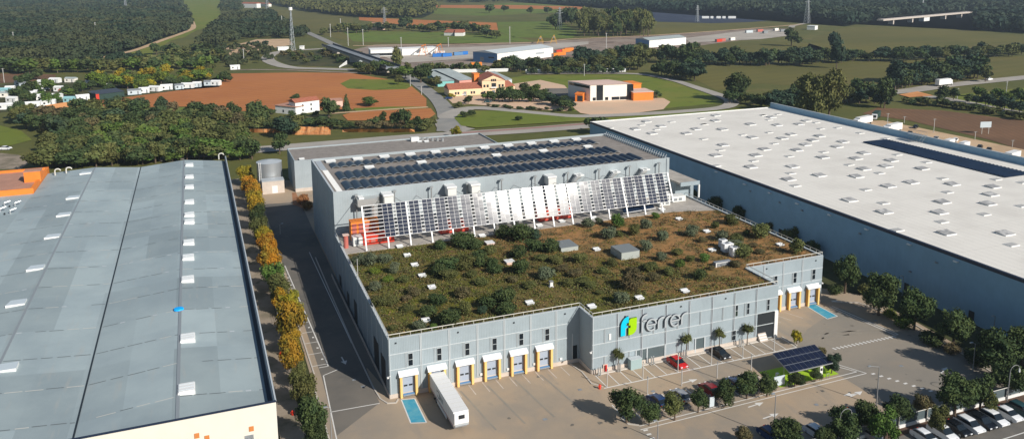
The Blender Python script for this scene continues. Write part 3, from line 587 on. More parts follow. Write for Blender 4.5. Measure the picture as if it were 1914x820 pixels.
# sign: logo and lettering
sg = MB(); yS = YF-.15; dep_ = .32
def ext(poly, mface, mside=mat('letter side', (.05, .06, .09), .5), y0=yS, t=dep_):
    n = len(poly); a = sum(poly[i][0]*poly[(i+1) % n][1]-poly[(i+1) % n][0]*poly[i][1] for i in range(n))
    if a < 0: poly = poly[::-1]
    sb = MB(); sb.add([(p[0], y0-t, p[1]) for p in poly], [tuple(range(n))], mface)
    sb.add([(p[0], y0-t, p[1]) for p in poly]+[(p[0], y0, p[1]) for p in poly], [(i, n+i, n+(i+1) % n, (i+1) % n) for i in range(n)], mside)
    return sb
def ribbon(pts, w):
    p = [np.array(q, float) for q in pts]; L_ = []; R_ = []
    for i, q in enumerate(p):
        d = p[min(i+1, len(p)-1)]-p[max(i-1, 0)]; d /= np.linalg.norm(d); nn = np.array([-d[1], d[0]])*w/2; L_.append(tuple(q+nn)); R_.append(tuple(q-nn))
    return R_+L_[::-1]
logo = wthing('logo_sign', 'raised two part logo in cyan and lime green on the office front', 'logo', (70, YF-.1, 8.5))
arc = lambda cx, cz, rx, rz, a0, a1, n=12: [(cx+rx*cos(radians(a0+(a1-a0)*i/n)), cz+rz*sin(radians(a0+(a1-a0)*i/n))) for i in range(n+1)]
ext([(68.55, 6.85)]+arc(70.15, 8.6, 1.6, 1.9, 180, 90)+[(70.15, 9.3), (69.75, 9.2)]+[(69.55, 8.75), (69.9, 8.75), (69.9, 8.3), (69.5, 8.3), (69.5, 6.85)], M['cyan']).build('cyan_stroke', logo)
ext([(70.15, 6.8)]+[(70.15, 8.2), (70.55, 8.2), (70.55, 8.7), (70.15, 8.7)]+[(70.25, 9.75), (70.6, 10.0), (71.85, 10.0), (71.85, 8.3)]+arc(70.55, 8.2, 1.3, 1.4, 0, -90), M['lime'], mat('lime side', (.06, .14, 0), .5)).build('green_stroke', logo)
let = wthing('letter_sign', 'raised grey lettering reading ferrer on the office front', 'lettering', (78, YF-.1, 8.2))
def L_stroke(pts, w=.30): return ext(ribbon(pts, w), M['signgrey'])
def addmb(a, b_):
    k = len(a.v); a.v += b_.v
    for q, mi in zip(b_.f, b_.m): a.f.append([k+j for j in q]); a.m.append(a.mi(b_.ms[mi]))
def letter(strokes):
    a = MB()
    for s_ in strokes: addmb(a, L_stroke(*s_) if isinstance(s_, tuple) else L_stroke(s_))
    a.build('letter', let)
letter([[(73.0, 6.85), (73.0, 9.3)]+arc(73.95, 9.35, .95, .85, 178, 85, 8), [(73.0, 9.05), (73.9, 9.05)]])
def e_(x0): letter([arc(x0+1.0, 8.02, .98, 1.08, -50, -352, 22)+[(x0+1.95, 8.12)], [(x0+.15, 8.02), (x0+1.9, 8.02)]])
def r2_(x0): letter([[(x0, 6.95), (x0, 8.2)]+arc(x0+1.1, 8.2, 1.1, .92, 178, 82, 9)])
e_(74.0); r2_(76.45); r2_(77.95); e_(79.1); r2_(81.5)

# --- the tall hall
HX0, HX1, HY0, HY1, HZ = 28.1, 120.3, 189.0, 227.0, 21.4
b = MB(); b.box(HX0, HX1, HY0, HY1, GZ, 20.8, M['cladup'])
b.build('hall_wall', ob)
b = MB(); b.box(HX0+.36, HX1-.36, HY0+.36, HY1-.36, 20.8, 20.86, M['deck']); b.build('hall_roof', ob)
b = MB()
b.box(HX0, HX1, HY0, HY0+.35, 20.8, HZ, M['cladup']); b.box(HX0, HX1, HY1-.35, HY1, 20.8, HZ, M['cladup']); b.box(HX0, HX0+.35, HY0+.35, HY1-.35, 20.8, HZ-.003, M['cladup']); b.box(HX1-.35, HX1, HY0+.35, HY1-.35, 20.8, HZ-.003, M['cladup'])
b.box(HX0-.03, HX1+.03, HY0-.04, HY0+.4, HZ+.001, HZ+.06, M['trim']); b.box(HX0-.03, HX1+.03, HY1-.4, HY1+.04, HZ+.001, HZ+.06, M['trim']); b.box(HX0-.04, HX0+.4, HY0+.4, HY1-.4, HZ, HZ+.055, M['trim'])
b.build('hall_parapet', ob)
b = MB()   # row of small anchors and teeth at the right edge, slab path on the left edge
for k in range(30): y = HY0+1.2+k*1.22; b = MB(); b.beam((HX1-.9, y, 20.9), (HX1-.1, y+.2, 22.2), .12, .12, M['trim']); b.build('edge_bracket', ob)
b = MB(); b.box(29.0, 30.6, 214.9, 226.2, 20.862, 20.95, M['signgrey'])
b.build('roof_slab', ob)
for k in range(22): b = MB(); b.box(29.3, 30.7, 190.4+k*1.1, 190.9+k*1.1, 20.862, 21.0, M['vent']); b.build('roof_paver', ob)
# hall side joints: faint verticals
b = MB()
for y in range(193, 227, 5): b.box(HX0-.05, HX0-.003, y-.05, y+.05, GZ, HZ-.1, M['signgrey'])
b.box(119.3, 119.42, HY0-.06, HY0-.003, 11, HZ-.05, M['navy'])
for k in range(17): b.box(33+5.13*k-.03, 33+5.13*k+.03, HY0-.03, HY0-.002, 11, HZ-.05, M['signgrey'])
b.build('hall_joint', ob)
# masts and ducts on the hall front
for k in range(10):
    x = 33.3+9.23*k; b = MB(); b.tube((x, 187.9, 11), (x, 187.9, 20.3), .14, M['pole']); b.box(x-.35, x+.35, 187.5, 188.3, 20.31, 20.7, M['steel']); b.build('exhaust_pipe', ob)
def ducth(x, z, kind):
    b = MB()
    if kind == 'box':
        b.box(x-1.1, x+1.1, 186.2, 188.95, z-1.9, z, M['ductwhite']); b.box(x-1.4, x+1.1, 185.9, 188.96, z+.01, z+.45, M['vent']); b.box(x-.9, x+.9, 186.3, 188.9, 11, z-1.91, M['duct'])
    elif kind == 'wide':
        b.prism([(x-3, 186.3), (x+1.5, 186.3), (x+3, 188.9), (x-3, 188.9)], z-1.8, z, M['duct']); b.box(x-2.6, x-1.4, 186.6, 188.8, z+.01, z+.35, M['vent']); b.tube((x+1, 187, 11), (x+1, 187, z-1.81), .9, M['duct'], n=12)
    else:
        n = 10; pr_ = None
        for i in range(n+1):
            a = pi*.95*i/n; q = (x-2.1+2.6*(1-cos(a))*.85, 187.0, z-1.6+1.6*sin(a)) if False else (x+2.4-2.2*sin(a/1.9), 187.2, z-3.2+3.0*cos(a/1.9)-1.0+.9)
            if pr_: b.tube(pr_, q, .62, M['duct'], n=10)
            pr_ = q
        b.box(x+1.2, x+3.4, 186.8, 188.9, z-.25, z+.1, M['vent']); b.tube((x+.2, 187.2, 11), (x+.2, 187.2, z-3.0), .62, M['duct'], n=10)
    b.build('roof_duct', ob)
ducth(36.3, 19.7, 'wide'); ducth(40.8, 19.9, 'box'); ducth(56.6, 20.2, 'box'); ducth(62.8, 20.2, 'box'); ducth(83.6, 20.1, 'box')
ducth(89.6, 19.8, 'arc'); ducth(100.4, 19.6, 'arc'); ducth(109.5, 19.4, 'arc')
# small service frame at the east end
b = MB(); b.box(120.4, 126.5, 183.5, 200, 15.0, 15.5, M['walk']); b.box(120.4, 126.5, 183.2, 183.5, 14.6, 15.7, M['clad']); b.box(126.2, 126.6, 183.2, 183.6, 11, 14.6, M['white']); b.box(120.5, 126.4, 186, 200, GZ, 14.99, M['clad'])
b.build('service_wing', ob)

# --- roof films on the hall: three bands of tents
def pv_band(name, label, y0, y1, x0, x1, per=2.3, h=.42, gap=None):
    o = wthing(name, label, 'solar array', (x0, y0, 20.86), group='solar arrays on the hall roof')
    n = int((x1-x0)/per); fb = MB()
    for k in range(n):
        a = x0+k*per
        if gap and gap[0] < a < gap[1]: continue
        b = MB(); seg = 6; rows_ = 3
        yy = [y0+(y1-y0)*i/rows_ for i in range(rows_+1)]
        for r in range(rows_):
            ya, yb = yy[r]+.05, yy[r+1]-.05
            for s_ in range(seg):
                xa = a+.06+(per-.12)*s_/seg; xb = a+.06+(per-.12)*(s_+1)/seg; za = 20.9+.15+h*sin(pi*s_/seg); zb = 20.9+.15+h*sin(pi*(s_+1)/seg)
                b.quad((xa, ya, za), (xb, ya, zb), (xb, yb, zb), (xa, yb, za), M['pvroof'])
        b.build('panel', o)
        pr_ = None
        for s_ in range(7):
            q = (a+.06+(per-.12)*s_/6, y0-.12, 21.02+h*sin(pi*s_/6))
            if pr_: fb.beam(pr_, q, .08, .08, M['steel'])
            pr_ = q
    fb.build('end_frame', o)
pv_band('roof_solar_array', 'widest row of dark curved solar panels along the front of the hall roof', 191.4, 199.2, 31.6, 116.5)
pv_band('roof_solar_array', 'middle row of dark curved solar panels on the hall roof', 202.0, 209.8, 31.8, 114.5)
pv_band('roof_solar_array', 'narrow rear row of dark solar panels beside the skylights of the hall roof', 215.6, 220.6, 32, 113.0)
def vent_box(x, y, z, parent, w=2.4, d=1.6, name='roof_vent', h=.5):
    b = MB(); b.box(x-w/2, x+w/2, y-d/2, y+d/2, z, z+h*.7, M['signgrey']); b.box(x-w/2-.08, x+w/2+.08, y-d/2-.08, y-.1, z+h*.7+.005, z+h, M['vent']); b.box(x-w/2-.08, x+w/2+.08, y+.12, y+d/2+.08, z+h*.7+.006, z+h+.1, M['vent'])
    return b.build(name, parent)
for k in range(11): vent_box(33+7.55*k, 223.9, 20.87, ob, 2.6, 2.2, h=.45)
for x, y in ((41.5, 212.5), (56, 212.6), (78, 212.7), (92.5, 212.7), (107, 212.8)): vent_box(x, y, 20.87, ob, 2.4, 1.8, h=.45)

# --- inclined photovoltaic screen on the lower roof
sr = wthing('solar_screen', 'long inclined white framed solar panel screen on posts before the hall', 'solar array', (33, 175, 10.97))
RX0, RX1 = 32.8, 113.2
pa = np.array([175.6, 13.4]); pb = np.array([178.7, 20.3]); sl_ = pb-pa
def rp(x, t, off=0.):
    nrm = np.array([-sl_[1], sl_[0]])/np.linalg.norm(sl_); q = pa+sl_*t+nrm*off; return (x, q[0], q[1])
fb = MB()
for t in np.linspace(0, 1, 10): fb.beam(rp(RX0, t), rp(RX1, t), .03 if 0 < t < 1 else .12, .045 if 0 < t < 1 else .10, M['whitemetal'])
for t in np.linspace(0, 1, 10): fb.beam(rp(RX0, t, .05), rp(37.4, t, .05), .20, .10, M['whitemetal'])
for x in (RX0, RX1): fb.beam(rp(x, 0), rp(x, 1), .3, .25, M['whitemetal'])
# white infill between columns of panels
cols = []; x = 37.5
while x+2.15 < RX1: cols.append(x); x += 3.13
nrm_ = None
for c in cols:
    for xx in (c-.1, c+1.07, c+2.24): fb.beam(rp(xx, 0, .02), rp(xx, 1, .02), .035, .04, M['whitemetal'])
    for k in range(9):
        t0 = k/9; cc = c+2.3
        if cc+.75 < RX1: fb.beam(rp(cc, t0+.012, .01), rp(cc+.74, t0+.012, .01), .06, .19, M['whitemetal'])
fb.build('frame', sr)
for k in range(16):
    x = RX0+5.13*k+(.0 if k < 15 else 0)
    if x > RX1: x = RX1
    p = MB(); p.beam((x, 174.75, 10.97), rp(x, .0, -.1), .28, .28, M['whitemetal']); p.beam(rp(x, 0, -.15), rp(x, .995, -.15), .2, .2, M['whitemetal'])
    p.beam(rp(x, .9, -.25), (x, 188.9, 18.5), .08, .08, M['pole']); p.box(x-.4, x+.4, 174.4, 175.1, 10.965, 11.05, M['walk']); p.build('post', sr)
for c in cols:
    p = MB()
    for j in (0, 1):
        for k in range(9):
            x0_ = c+j*1.16-.05; t0, t1 = k/9+.006, (k+1)/9-.006
            tilt = R.uniform(-.004, .004)
            p.quad(rp(x0_, t0, .05), rp(x0_+1.10, t0, .05+tilt), rp(x0_+1.10, t1, .05+tilt), rp(x0_, t1, .05), M['pv'])
            p.quad(rp(x0_, t0, .03), rp(x0_, t1, .03), rp(x0_+1.10, t1, .03+tilt), rp(x0_+1.10, t0, .03+tilt), M['dark'])
    p.build('panel_column', sr)
p = MB(); p.beam((98.8, 175.9, 11.7), (108.2, 175.9, 12.0), .15, .15, M['whitemetal']); p.quad((98.9, 175.8, 11.75), (108, 175.8, 11.95), (108.2, 177.8, 12.9), (99.2, 177.8, 12.7), M['pvroof']); p.build('lower_panel', sr)
# red and white plant units behind the screen
def ahu(x, y, L, h, m, label, z0=10.97, d=2.4):
    o = thing('air_handling_unit', label, 'ventilation unit', (x, y, z0)); b = MB(); b.box(0, L, 0, d, .15, h, m); b.box(-.04, L+.04, -.04, d+.04, h+.005, h+.12, m); b.build('casing', o)
    g2 = MB()
    for k in range(int(L/1.5)): g2.box(.3+k*1.5, 1.3+k*1.5, -.05, -.003, .5, h-.4, M['redpale'] if m in (M['red'], M['orange']) else M['slat'])
    g2.build('access_panel', o); s_ = MB(); s_.box(.1, L-.1, .3, d-.3, 0, .148, M['steel']); s_.build('base_frame', o)
ahu(30.6, 178.6, 2.6, 2.0, M['ductwhite'], 'white louvred unit at the left end behind the solar screen')
ahu(32.8, 178.4, 7.2, 2.1, M['red'], 'low red unit seen through the open slats of the solar screen')
ahu(30.8, 182.4, 6.5, 4.6, M['orange'], 'tall orange red unit behind the left end of the solar screen')
ahu(51.5, 179.5, 7, 2.6, M['red'], 'red unit showing under the left third of the solar screen')
ahu(77, 179.5, 9, 2.8, M['red'], 'red unit showing under the middle of the solar screen')
ahu(66, 180.5, 7, 2.0, M['duct'], 'grey unit in the shade under the bright middle of the solar screen')
ahu(111.6, 179.4, 3.2, 3.2, M['ductwhite'], 'white ribbed unit under the right end of the solar screen')
ahu(116.8, 181.2, 4, 1.6, M['ductwhite'], 'low white unit beyond the right end of the solar screen')
o = thing('red_standpipe', 'faded red upright pipe standing at the left end of the roof walkway', 'pipe', (28.9, 178.7, 10.97)); b = MB(); b.tube((0, 0, 0), (0, 0, 3.0), .55, M['redpale'], n=12); b.build('pipe', o); b = MB(); b.box(-.7, .7, -.7, .7, 3.01, 3.15, M['pinkwall']); b.build('cap', o)

# --- roof garden: skylights, plant, shrubs
for (px, py) in ((761, 475.6), (775, 493.5), (789, 513.6), (807, 535), (796, 597), (747, 459), (901, 439), (1008, 420), (1115, 464.5), (1110, 406), (990, 564), (1106, 571), (1195, 555), (1280, 542), (1269, 408), (1321, 431), (1458, 456), (1237, 390), (1331, 466), (1050, 412)):
    g_ = G(px, py, 11.3); vent_box(g_[0], g_[1], 10.955, ob, 1.35, 1.2, 'skylight', .4)
for (px, py) in ((915, 454), (952, 489)):
    g_ = G(px, py, 11.3); b = MB(); b.box(g_[0]-.9, g_[0]+.9, g_[1]-.9, g_[1]+.9, 10.955, 11.5, M['pinkwall']); b.box(g_[0]-1, g_[0]+1, g_[1]-1, g_[1]+1, 11.505, 11.6, M['white']); b.build('skylight', ob)
for k, (px, py, w_, d_, h_, lab) in enumerate(((1168, 470, 4.4, 5.0, 1.6, 'tall grey louvred ventilator on the roof garden beside brown ground'), (1056, 456, 4.2, 5.0, .9, 'low grey louvred ventilator on the roof garden next to a wide bush'))):
    g_ = G(px, py, 11.8); o = thing('roof_ventilator', lab, 'ventilator', (g_[0], g_[1], 10.95)); b = MB(); b.box(-w_/2, w_/2, -d_/2, d_/2, 0, h_, mat('ventilator side', (.40, .43, .40), .6)); b.build('housing', o)
    b = MB()
    for i in range(9): b.box(-w_/2-.05, w_/2+.05, -d_/2+i*d_/9, -d_/2+(i+.62)*d_/9, h_+.004, h_+.16, mat('louvre', (.17, .19, .20), .6))
    b.build('louvres', o)
for k, (px, py, s_, h_, lab) in enumerate(((1351, 462, 1.5, 1.9, 'smallest white chiller at the back of the group on the roof garden'), (1359, 470, 2.4, 2.0, 'middle white chiller unit with louvres on the roof garden'), (1374, 478, 2.3, 2.1, 'front right white chiller unit on the roof garden'))):
    g_ = G(px, py, 11); o = thing('chiller_unit', lab, 'chiller', (g_[0], g_[1], 10.96), group='white chillers on the roof garden'); b = MB(); b.box(-s_/2, s_/2, -.7, .7, .15, h_, M['whitemetal']); b.build('casing', o)
    b = MB(); b.tube((0, 0, h_+.003), (0, 0, h_+.12), .45, M['slat'], n=14); b.build('fan', o); b = MB()
    for i in range(6): b.box(-s_/2+.15, s_/2-.15, -.73, -.703, .4+i*.22, .52+i*.22, M['signgrey'])
    b.build('grille', o)
g_ = G(1350, 495, 11); o = thing('electric_cabinet', 'dark cabinet with a pale frame below the white chillers on the roof garden', 'cabinet', (g_[0], g_[1], 10.96)); b = MB(); b.box(-2, 2, -.6, .6, 0, .9, M['slat']); b.build('box', o); b = MB(); b.box(-2.1, 2.1, -.7, -.61, .85, .95, M['white']); b.box(-2.1, -1.9, -.7, -.61, 0, .84, M['white']); b.build('frame', o)
g_ = G(1030, 535, 11); o = thing('roof_pedestal', 'small white pedestal with a dark cap in the roof garden scrub', 'pedestal', (g_[0], g_[1], 10.96)); b = MB(); b.box(-.3, .3, -.3, .3, 0, 1.0, M['white']); b.box(-.45, .45, -.45, .45, -.0, .12, M['white']); b.build('post', o); b = MB(); b.box(-.38, .38, -.38, .38, 1.005, 1.2, M['pole']); b.build('cap', o)
g_ = G(669, 520, 11); o = thing('roof_pole', 'thin pale pole at the left edge of the roof garden', 'pole', (g_[0], g_[1], 10.96)); b = MB(); b.tube((0, 0, 0), (0, 0, 4.2), .07, M['polelt']); b.build('pole', o); b = MB(); b.box(-.2, .2, -.2, .2, 0, .1, M['walk']); b.build('foot', o)
SH = [(668, 483, 28, 20, 'grey'), (690, 483, 32, 22, 'grey'), (720, 481, 26, 18, 'grey'), (822.7, 455, 24, 21, 'dark'), (867, 446, 50, 26, 'dark'), (889, 455, 28, 20, 'dark'), (838, 489, 44, 28, 'dark'), (821, 502, 30, 24, 'dark'), (867, 489, 40, 28, 'olive'), (896, 482, 36, 28, 'dark'), (840, 511, 36, 18, 'olive'), (920, 489, 24, 20, 'dark'), (737, 499, 18, 22, 'grey'), (916, 466, 26, 16, 'olive'), (701, 532, 26, 20, 'grey'), (711, 560, 34, 20, 'olive'), (735, 560, 24, 18, 'olive'), (774, 544, 28, 14, 'brown'), (819, 558, 34, 22, 'dark'), (800, 578, 34, 20, 'dark'), (841, 590, 46, 32, 'dark'), (783, 606, 26, 18, 'grey'), (811, 609, 15, 11, 'green'), (735, 610, 20, 12, 'olive'), (865, 543, 32, 22, 'brown'), (870, 573, 26, 26, 'olive'), (901, 577, 20, 16, 'teal'), (913, 560, 34, 28, 'dark'), (943, 552, 46, 36, 'dark'), (948, 575, 40, 24, 'dark'), (755, 520, 24, 13, 'olive'),
 (939, 431, 34, 24, 'dark'), (974, 431, 54, 32, 'dark'), (1000, 436, 24, 22, 'teal'), (1000, 457, 34, 22, 'dark'), (1026, 457, 40, 24, 'dark'), (968, 469, 32, 24, 'dark'), (973, 496, 36, 28, 'dark'), (1022, 508, 34, 24, 'grey'), (1099, 414, 24, 18, 'grey'), (1120, 412, 15, 12, 'grey'), (1154, 410, 24, 28, 'green'), (1137, 432, 30, 24, 'grey'), (1156, 435, 16, 14, 'olive'), (1185, 426, 22, 24, 'olive'), (1208, 416, 22, 20, 'grey'), (1208, 457, 24, 22, 'grey'), (1084, 480, 32, 18, 'olive'), (925, 500, 30, 18, 'dark'), (1162, 553, 30, 24, 'grey'), (1182, 524, 44, 30, 'brown'), (1087, 523, 30, 14, 'olive'), (1073, 508, 28, 14, 'brown'), (1060, 526, 24, 14, 'olive'), (1104, 531, 24, 13, 'olive'), (1222, 516, 24, 16, 'brown'), (1128, 504, 24, 12, 'olive'), (1220, 494, 24, 14, 'dark'), (1235, 543, 9, 6, 'dark'), (1182, 505, 28, 14, 'brown'),
 (1226, 402, 15, 12, 'green'), (1293, 430, 25, 21, 'grey'), (1239, 438, 23, 21, 'grey'), (1311, 447, 16, 11, 'brown'), (1337, 419, 15, 14, 'olive'), (1348, 438, 26, 20, 'grey'), (1376, 444, 26, 20, 'olive'), (1368, 408, 28, 20, 'olive'), (1420, 428, 36, 30, 'olive'), (1395, 434, 16, 14, 'dark'), (1387, 466, 34, 26, 'olive'), (1370, 456, 32, 15, 'grey'), (1489, 459, 30, 28, 'olive'), (1237, 477, 22, 18, 'grey'), (1266, 469, 22, 13, 'olive'), (1270, 490, 22, 16, 'green'), (1290, 481, 18, 13, 'olive'), (1317, 480, 19, 16, 'green'), (1251, 506, 24, 14, 'olive'), (1309, 510, 27, 22, 'dark'), (1214, 497, 26, 16, 'olive'), (1376, 491, 24, 13, 'brown'), (1420, 469, 18, 9, 'brown'), (1407, 457, 18, 9, 'brown'), (1040, 485, 26, 13, 'olive'), (1050, 500, 26, 12, 'brown'), (1010, 480, 26, 12, 'olive'), (1120, 545, 16, 9, 'olive'), (760, 575, 26, 12, 'olive'), (700, 505, 20, 12, 'lime'), (725, 520, 22, 11, 'lime'), (760, 555, 22, 11, 'brown'), (990, 530, 26, 14, 'olive'), (960, 520, 24, 12, 'brown'), (900, 525, 26, 13, 'olive'), (880, 510, 26, 12, 'olive'), (1145, 490, 24, 12, 'olive'), (1330, 500, 12, 8, 'brown')]
desc = dict(grey='grey green', dark='dark green', olive='olive', green='fresh green', brown='brownish', teal='blue green', lime='yellow green')
SHs = sorted(SH, key=lambda s_: s_[0]); cnt = {}
for (cx, cy, a, b_, l) in SHs:
    p, W, Hh = crown_px(cx, cy, a, b_, 10.95, .45, .84)
    zone = 'near the front parapet' if p[1] < 138 else ('by the solar screen' if p[1] > 162 else 'in mid garden')
    sz = 'large' if W > 4.6 else ('small' if W < 2.8 else 'medium'); key = (zone, l, sz); cnt[key] = cnt.get(key, 0)+1
    tree(p, W*.98, Hh*.86, 'shrub', l, 'roof_shrub', f'{sz} {desc[l]} roof shrub {zone}, {nth(cnt[key])} such from the left', 'shrub', 'shrubs on the roof garden', trunk=False)
# ground cover tufts on the roof garden
def tufts(name, pts, leaf, m, label):
    rg = np.random.RandomState(3); P_ = np.array(pts); n = len(P_)
    d = rg.normal(size=(n, 3)); d[:, 2] = np.abs(d[:, 2])+.4; d /= np.linalg.norm(d, axis=1)[:, None]; t = np.cross(d, rg.normal(size=(n, 3))); t /= np.linalg.norm(t, axis=1)[:, None]; bt = np.cross(d, t)
    s_ = (leaf*rg.uniform(.5, 1.5, n))[:, None]; V = np.stack([P_-t*s_, P_-bt*s_*.6, P_+t*s_, P_+bt*s_*.6], 1).reshape(-1, 3)
    me = bpy.data.meshes.new(name); me.from_pydata(V.tolist(), [], np.arange(4*n).reshape(-1, 4).tolist()); me.materials.append(m); me.update()
    o = bpy.data.objects.new(name, me); C.objects.link(o); return tag(o, label, 'ground cover', kind='stuff')
def inpoly(x, y, p):
    c = False; n = len(p)
    for i in range(n):
        x1, y1 = p[i][:2]; x2, y2 = p[i-1][:2]
        if (y1 > y) != (y2 > y) and x < (x2-x1)*(y-y1)/(y2-y1)+x1: c = not c
    return c
for nm, mt, prob, lb in (('ground_cover', LM['olive'], 1, 'low olive scrub growing over the roof garden'), ('ground_cover', LM['brown'], 0, 'low brown dry scrub growing over the roof garden'), ('dry_grass', leafmat('straw', (.33, .22, .085), (.20, .15, .05)), 0, 'straw coloured dry grass on the roof garden'), ('dry_grass', leafmat('moss', (.17, .18, .02), (.10, .12, .02)), 1, 'yellow green mossy grass on the roof garden')):
    pts = []
    while len(pts) < 17000:
        cx_, cy_ = R.uniform(28, 123.5), R.uniform(123.3, 173.5)
        q = cx_+.9*cy_
        pr_ = (.75 if q < 215 else .10) if prob else (.35 if q < 215 else .30)
        if R.random() > pr_ or not inpoly(cx_, cy_, gp): continue
        for _ in range(R.randint(5, 26)):
            x, y = cx_+R.gauss(0, .55), cy_+R.gauss(0, .55)
            if 28 < x < 123.4 and inpoly(x, y, gp): pts.append((x, y, 10.98+abs(R.gauss(0, .22 if nm == 'ground_cover' else .08))))
    tufts(nm, pts, .17 if nm == 'ground_cover' else .13, mt, lb)

# --- rear annex, tank, pump house
oa = wthing('rear_annex', 'flat roofed grey annex behind the tall hall', 'building', (28.3, 273, GZ))
b = MB(); b.box(28.3, 101, 273, 294.5, GZ, 10.6, M['cladup']); b.build('wall', oa)
b = MB(); b.box(28.65, 100.65, 273.35, 294.15, 10.6, 10.66, M['deck']); b.build('roof', oa)
b = MB(); b.box(28.3, 101, 273, 273.35, 10.6, 11.1, M['cladup']); b.box(28.3, 101, 294.15, 294.5, 10.6, 11.1, M['cladup']); b.box(28.3, 28.65, 273.35, 294.15, 10.6, 11.09, M['cladup']); b.box(100.65, 101, 273.35, 294.15, 10.6, 11.09, M['cladup']); b.box(28.25, 101.05, 272.9, 272.998, GZ, 1.6, M['plinth']); b.build('parapet', oa)
for px, py in ((564, 297), (784, 264), (797, 264)):
    g_ = G(px, py, 11); vent_box(g_[0], g_[1], 10.67, oa, 1.6, 1.2)
b = MB(); g_ = G(775, 262, 11); b.box(g_[0]-1.5, g_[0]+1.5, g_[1]-1, g_[1]+1, 10.67, 12.2, M['vent'])
for i in range(5): b.tube((g_[0]+3+i*1.6, g_[1]-i*1.2, 10.67), (g_[0]+3+i*1.6, g_[1]-i*1.2, 11.8), .5, M['steel'], n=10)
b.build('roof_plant', oa)
b = MB(); b.box(92, 124, 228, 272, GZ, 8.5, M['cladup']); b.build('link_block', oa)
o = thing('water_tank', 'round grey water tank with a pale domed top behind the pump house', 'tank', (21, 283.2, GZ))
b = MB(); b.tube((0, 0, 0), (0, 0, 9.0), 4.2, M['steel'], n=40); b.build('shell', o, smooth=False); b = MB(); b.tube((0, 0, 9.0), (0, 0, 9.7), 4.25, M['signgrey'], .4, n=40); b.build('roof', o)
b = MB()
for s_ in (-3.6, -3.0): b.tube((s_, -2.9, .2), (s_, -2.9, 9.4), .1, M['white'], n=6)
for k in range(18): b.tube((-3.6, -2.9, .6+k*.5), (-3.0, -2.9, .6+k*.5), .04, M['white'], n=5)
b.build('ladder', o)
o = thing('pump_house', 'small pale concrete pump house with double doors before the water tank', 'building', (17.7, 278.3, GZ)); b = MB(); b.box(0, 7.1, -4.2, .0, 0, 4.2, M['plinth']); b.build('wall', o)
b = MB(); b.box(-.05, 7.15, -4.3, .05, 4.205, 4.45, M['signgrey']); b.build('roof', o); b = MB(); b.box(3.1, 4.9, -4.26, -4.205, .1, 2.6, M['white']); b.build('door', o)
sheet('earth_strip', [(25.6, 258), (28.2, 252), (28.2, 272.6), (27.0, 272.6)], 'orange dry earth', .43, True)
for cx, cy, q, lab in ((566, 372, 22, 'rusty dry bush in the corner between annex and tall hall, upper one'), (574, 384, 20, 'rusty dry bush in the corner between annex and tall hall, lower one')):
    p, W, Hh = crown_px(cx, cy, q, q*.8, GZ, .45); tree(p, W, Hh, 'shrub', 'rust', 'dry_bush', lab, 'bush', trunk=False)

# ================================================================== LEFT WAREHOUSE
ow = wthing('grey_roof_warehouse', 'long warehouse with patched grey membrane roof and cream front', 'warehouse', (-20, 113.5, 0))
LX = [-46.2, -32.6, -19.2, -5.9, 6.4]; LZ = [10.55, 11.3, 10.1, 11.3, 9.9]; LY0, LY1 = 113.9, 288.4
b = MB()
NY = 16
for i in range(4):
    for k in range(NY):
        ya = LY0+(LY1-LY0)*k/NY; yb = LY0+(LY1-LY0)*(k+1)/NY
        b.quad((LX[i], ya, LZ[i]), (LX[i+1], ya, LZ[i+1]), (LX[i+1], yb, LZ[i+1]), (LX[i], yb, LZ[i]), M['lroof'])
b.build('roof', ow)
b = MB(); b.box(-70, 7.3, 113.4, 113.85, 0, 11.55, M['cream']); b.box(-46, 7.3, LY1+.02, LY1+.4, 0, 9.8, M['cream']); b.box(7.0, 7.35, 113.86, LY1, 0, 11.4, mat('shade toned parapet', (.10, .14, .18), .6)); b.box(6.42, 6.98, 113.9, LY1, 9.2, 9.5, M['navy']); b.build('wall', ow)  # dark parapet and strip beside the roof have the shade put into their colour
b = MB(); b.box(-70, 7.35, 113.35, 113.9, 11.555, 11.62, M['navy']); b.box(7.2, 7.42, 113.95, LY1, 11.41, 11.5, M['trim']); b.build('coping', ow)
b = MB(); b.box(-19.32, -19.08, LY0, LY1, 10.11, 10.19, M['dark']); b.build('valley_gutter', ow)
b = MB(); b.box(-6.15, -5.65, LY0, LY1, 11.28, 11.36, mat('ridge strip', (.26, .29, .31), .6)); b.box(-32.8, -32.4, LY0, LY1, 11.28, 11.34, mat('ridge strip', (.26, .29, .31), .6)); b.build('ridge_cap', ow)
# seams across
def roofz(x):
    for i in range(4):
        if LX[i] <= x <= LX[i+1]: return LZ[i]+(LZ[i+1]-LZ[i])*(x-LX[i])/(LX[i+1]-LX[i])
    return 10
seam = MB(); y = 121.; sm = mat('seam tape', (.12, .135, .145), .7); sp_ = mat('seam patch', (.50, .54, .56), .5)
ys = []
while y < LY1-3: ys.append(y); y += 11.3
for y in ys:
    for i in range(4):
        x = LX[i]+.3
        while x < LX[i+1]-.6:
            L = R.uniform(1.6, 2.6)
            xe = min(x+L, LX[i+1]-.3)
            if R.random() < .8:
                yy = y+R.uniform(-.08, .08); seam.quad((x, yy-.09, roofz(x)+.03), (xe, yy-.09, roofz(xe)+.03), (xe, yy+.09, roofz(xe)+.03), (x, yy+.09, roofz(x)+.03), sm if R.random() < .75 else M['rail'])
            elif R.random() < .8: seam.quad((x, y-.25, roofz(x)+.04), (x+.8, y-.25, roofz(x+.8)+.04), (x+.8, y+.2, roofz(x+.8)+.04), (x, y+.2, roofz(x)+.04), sp_)
            x = xe+R.uniform(.2, .7)
seam.build('seam', ow)
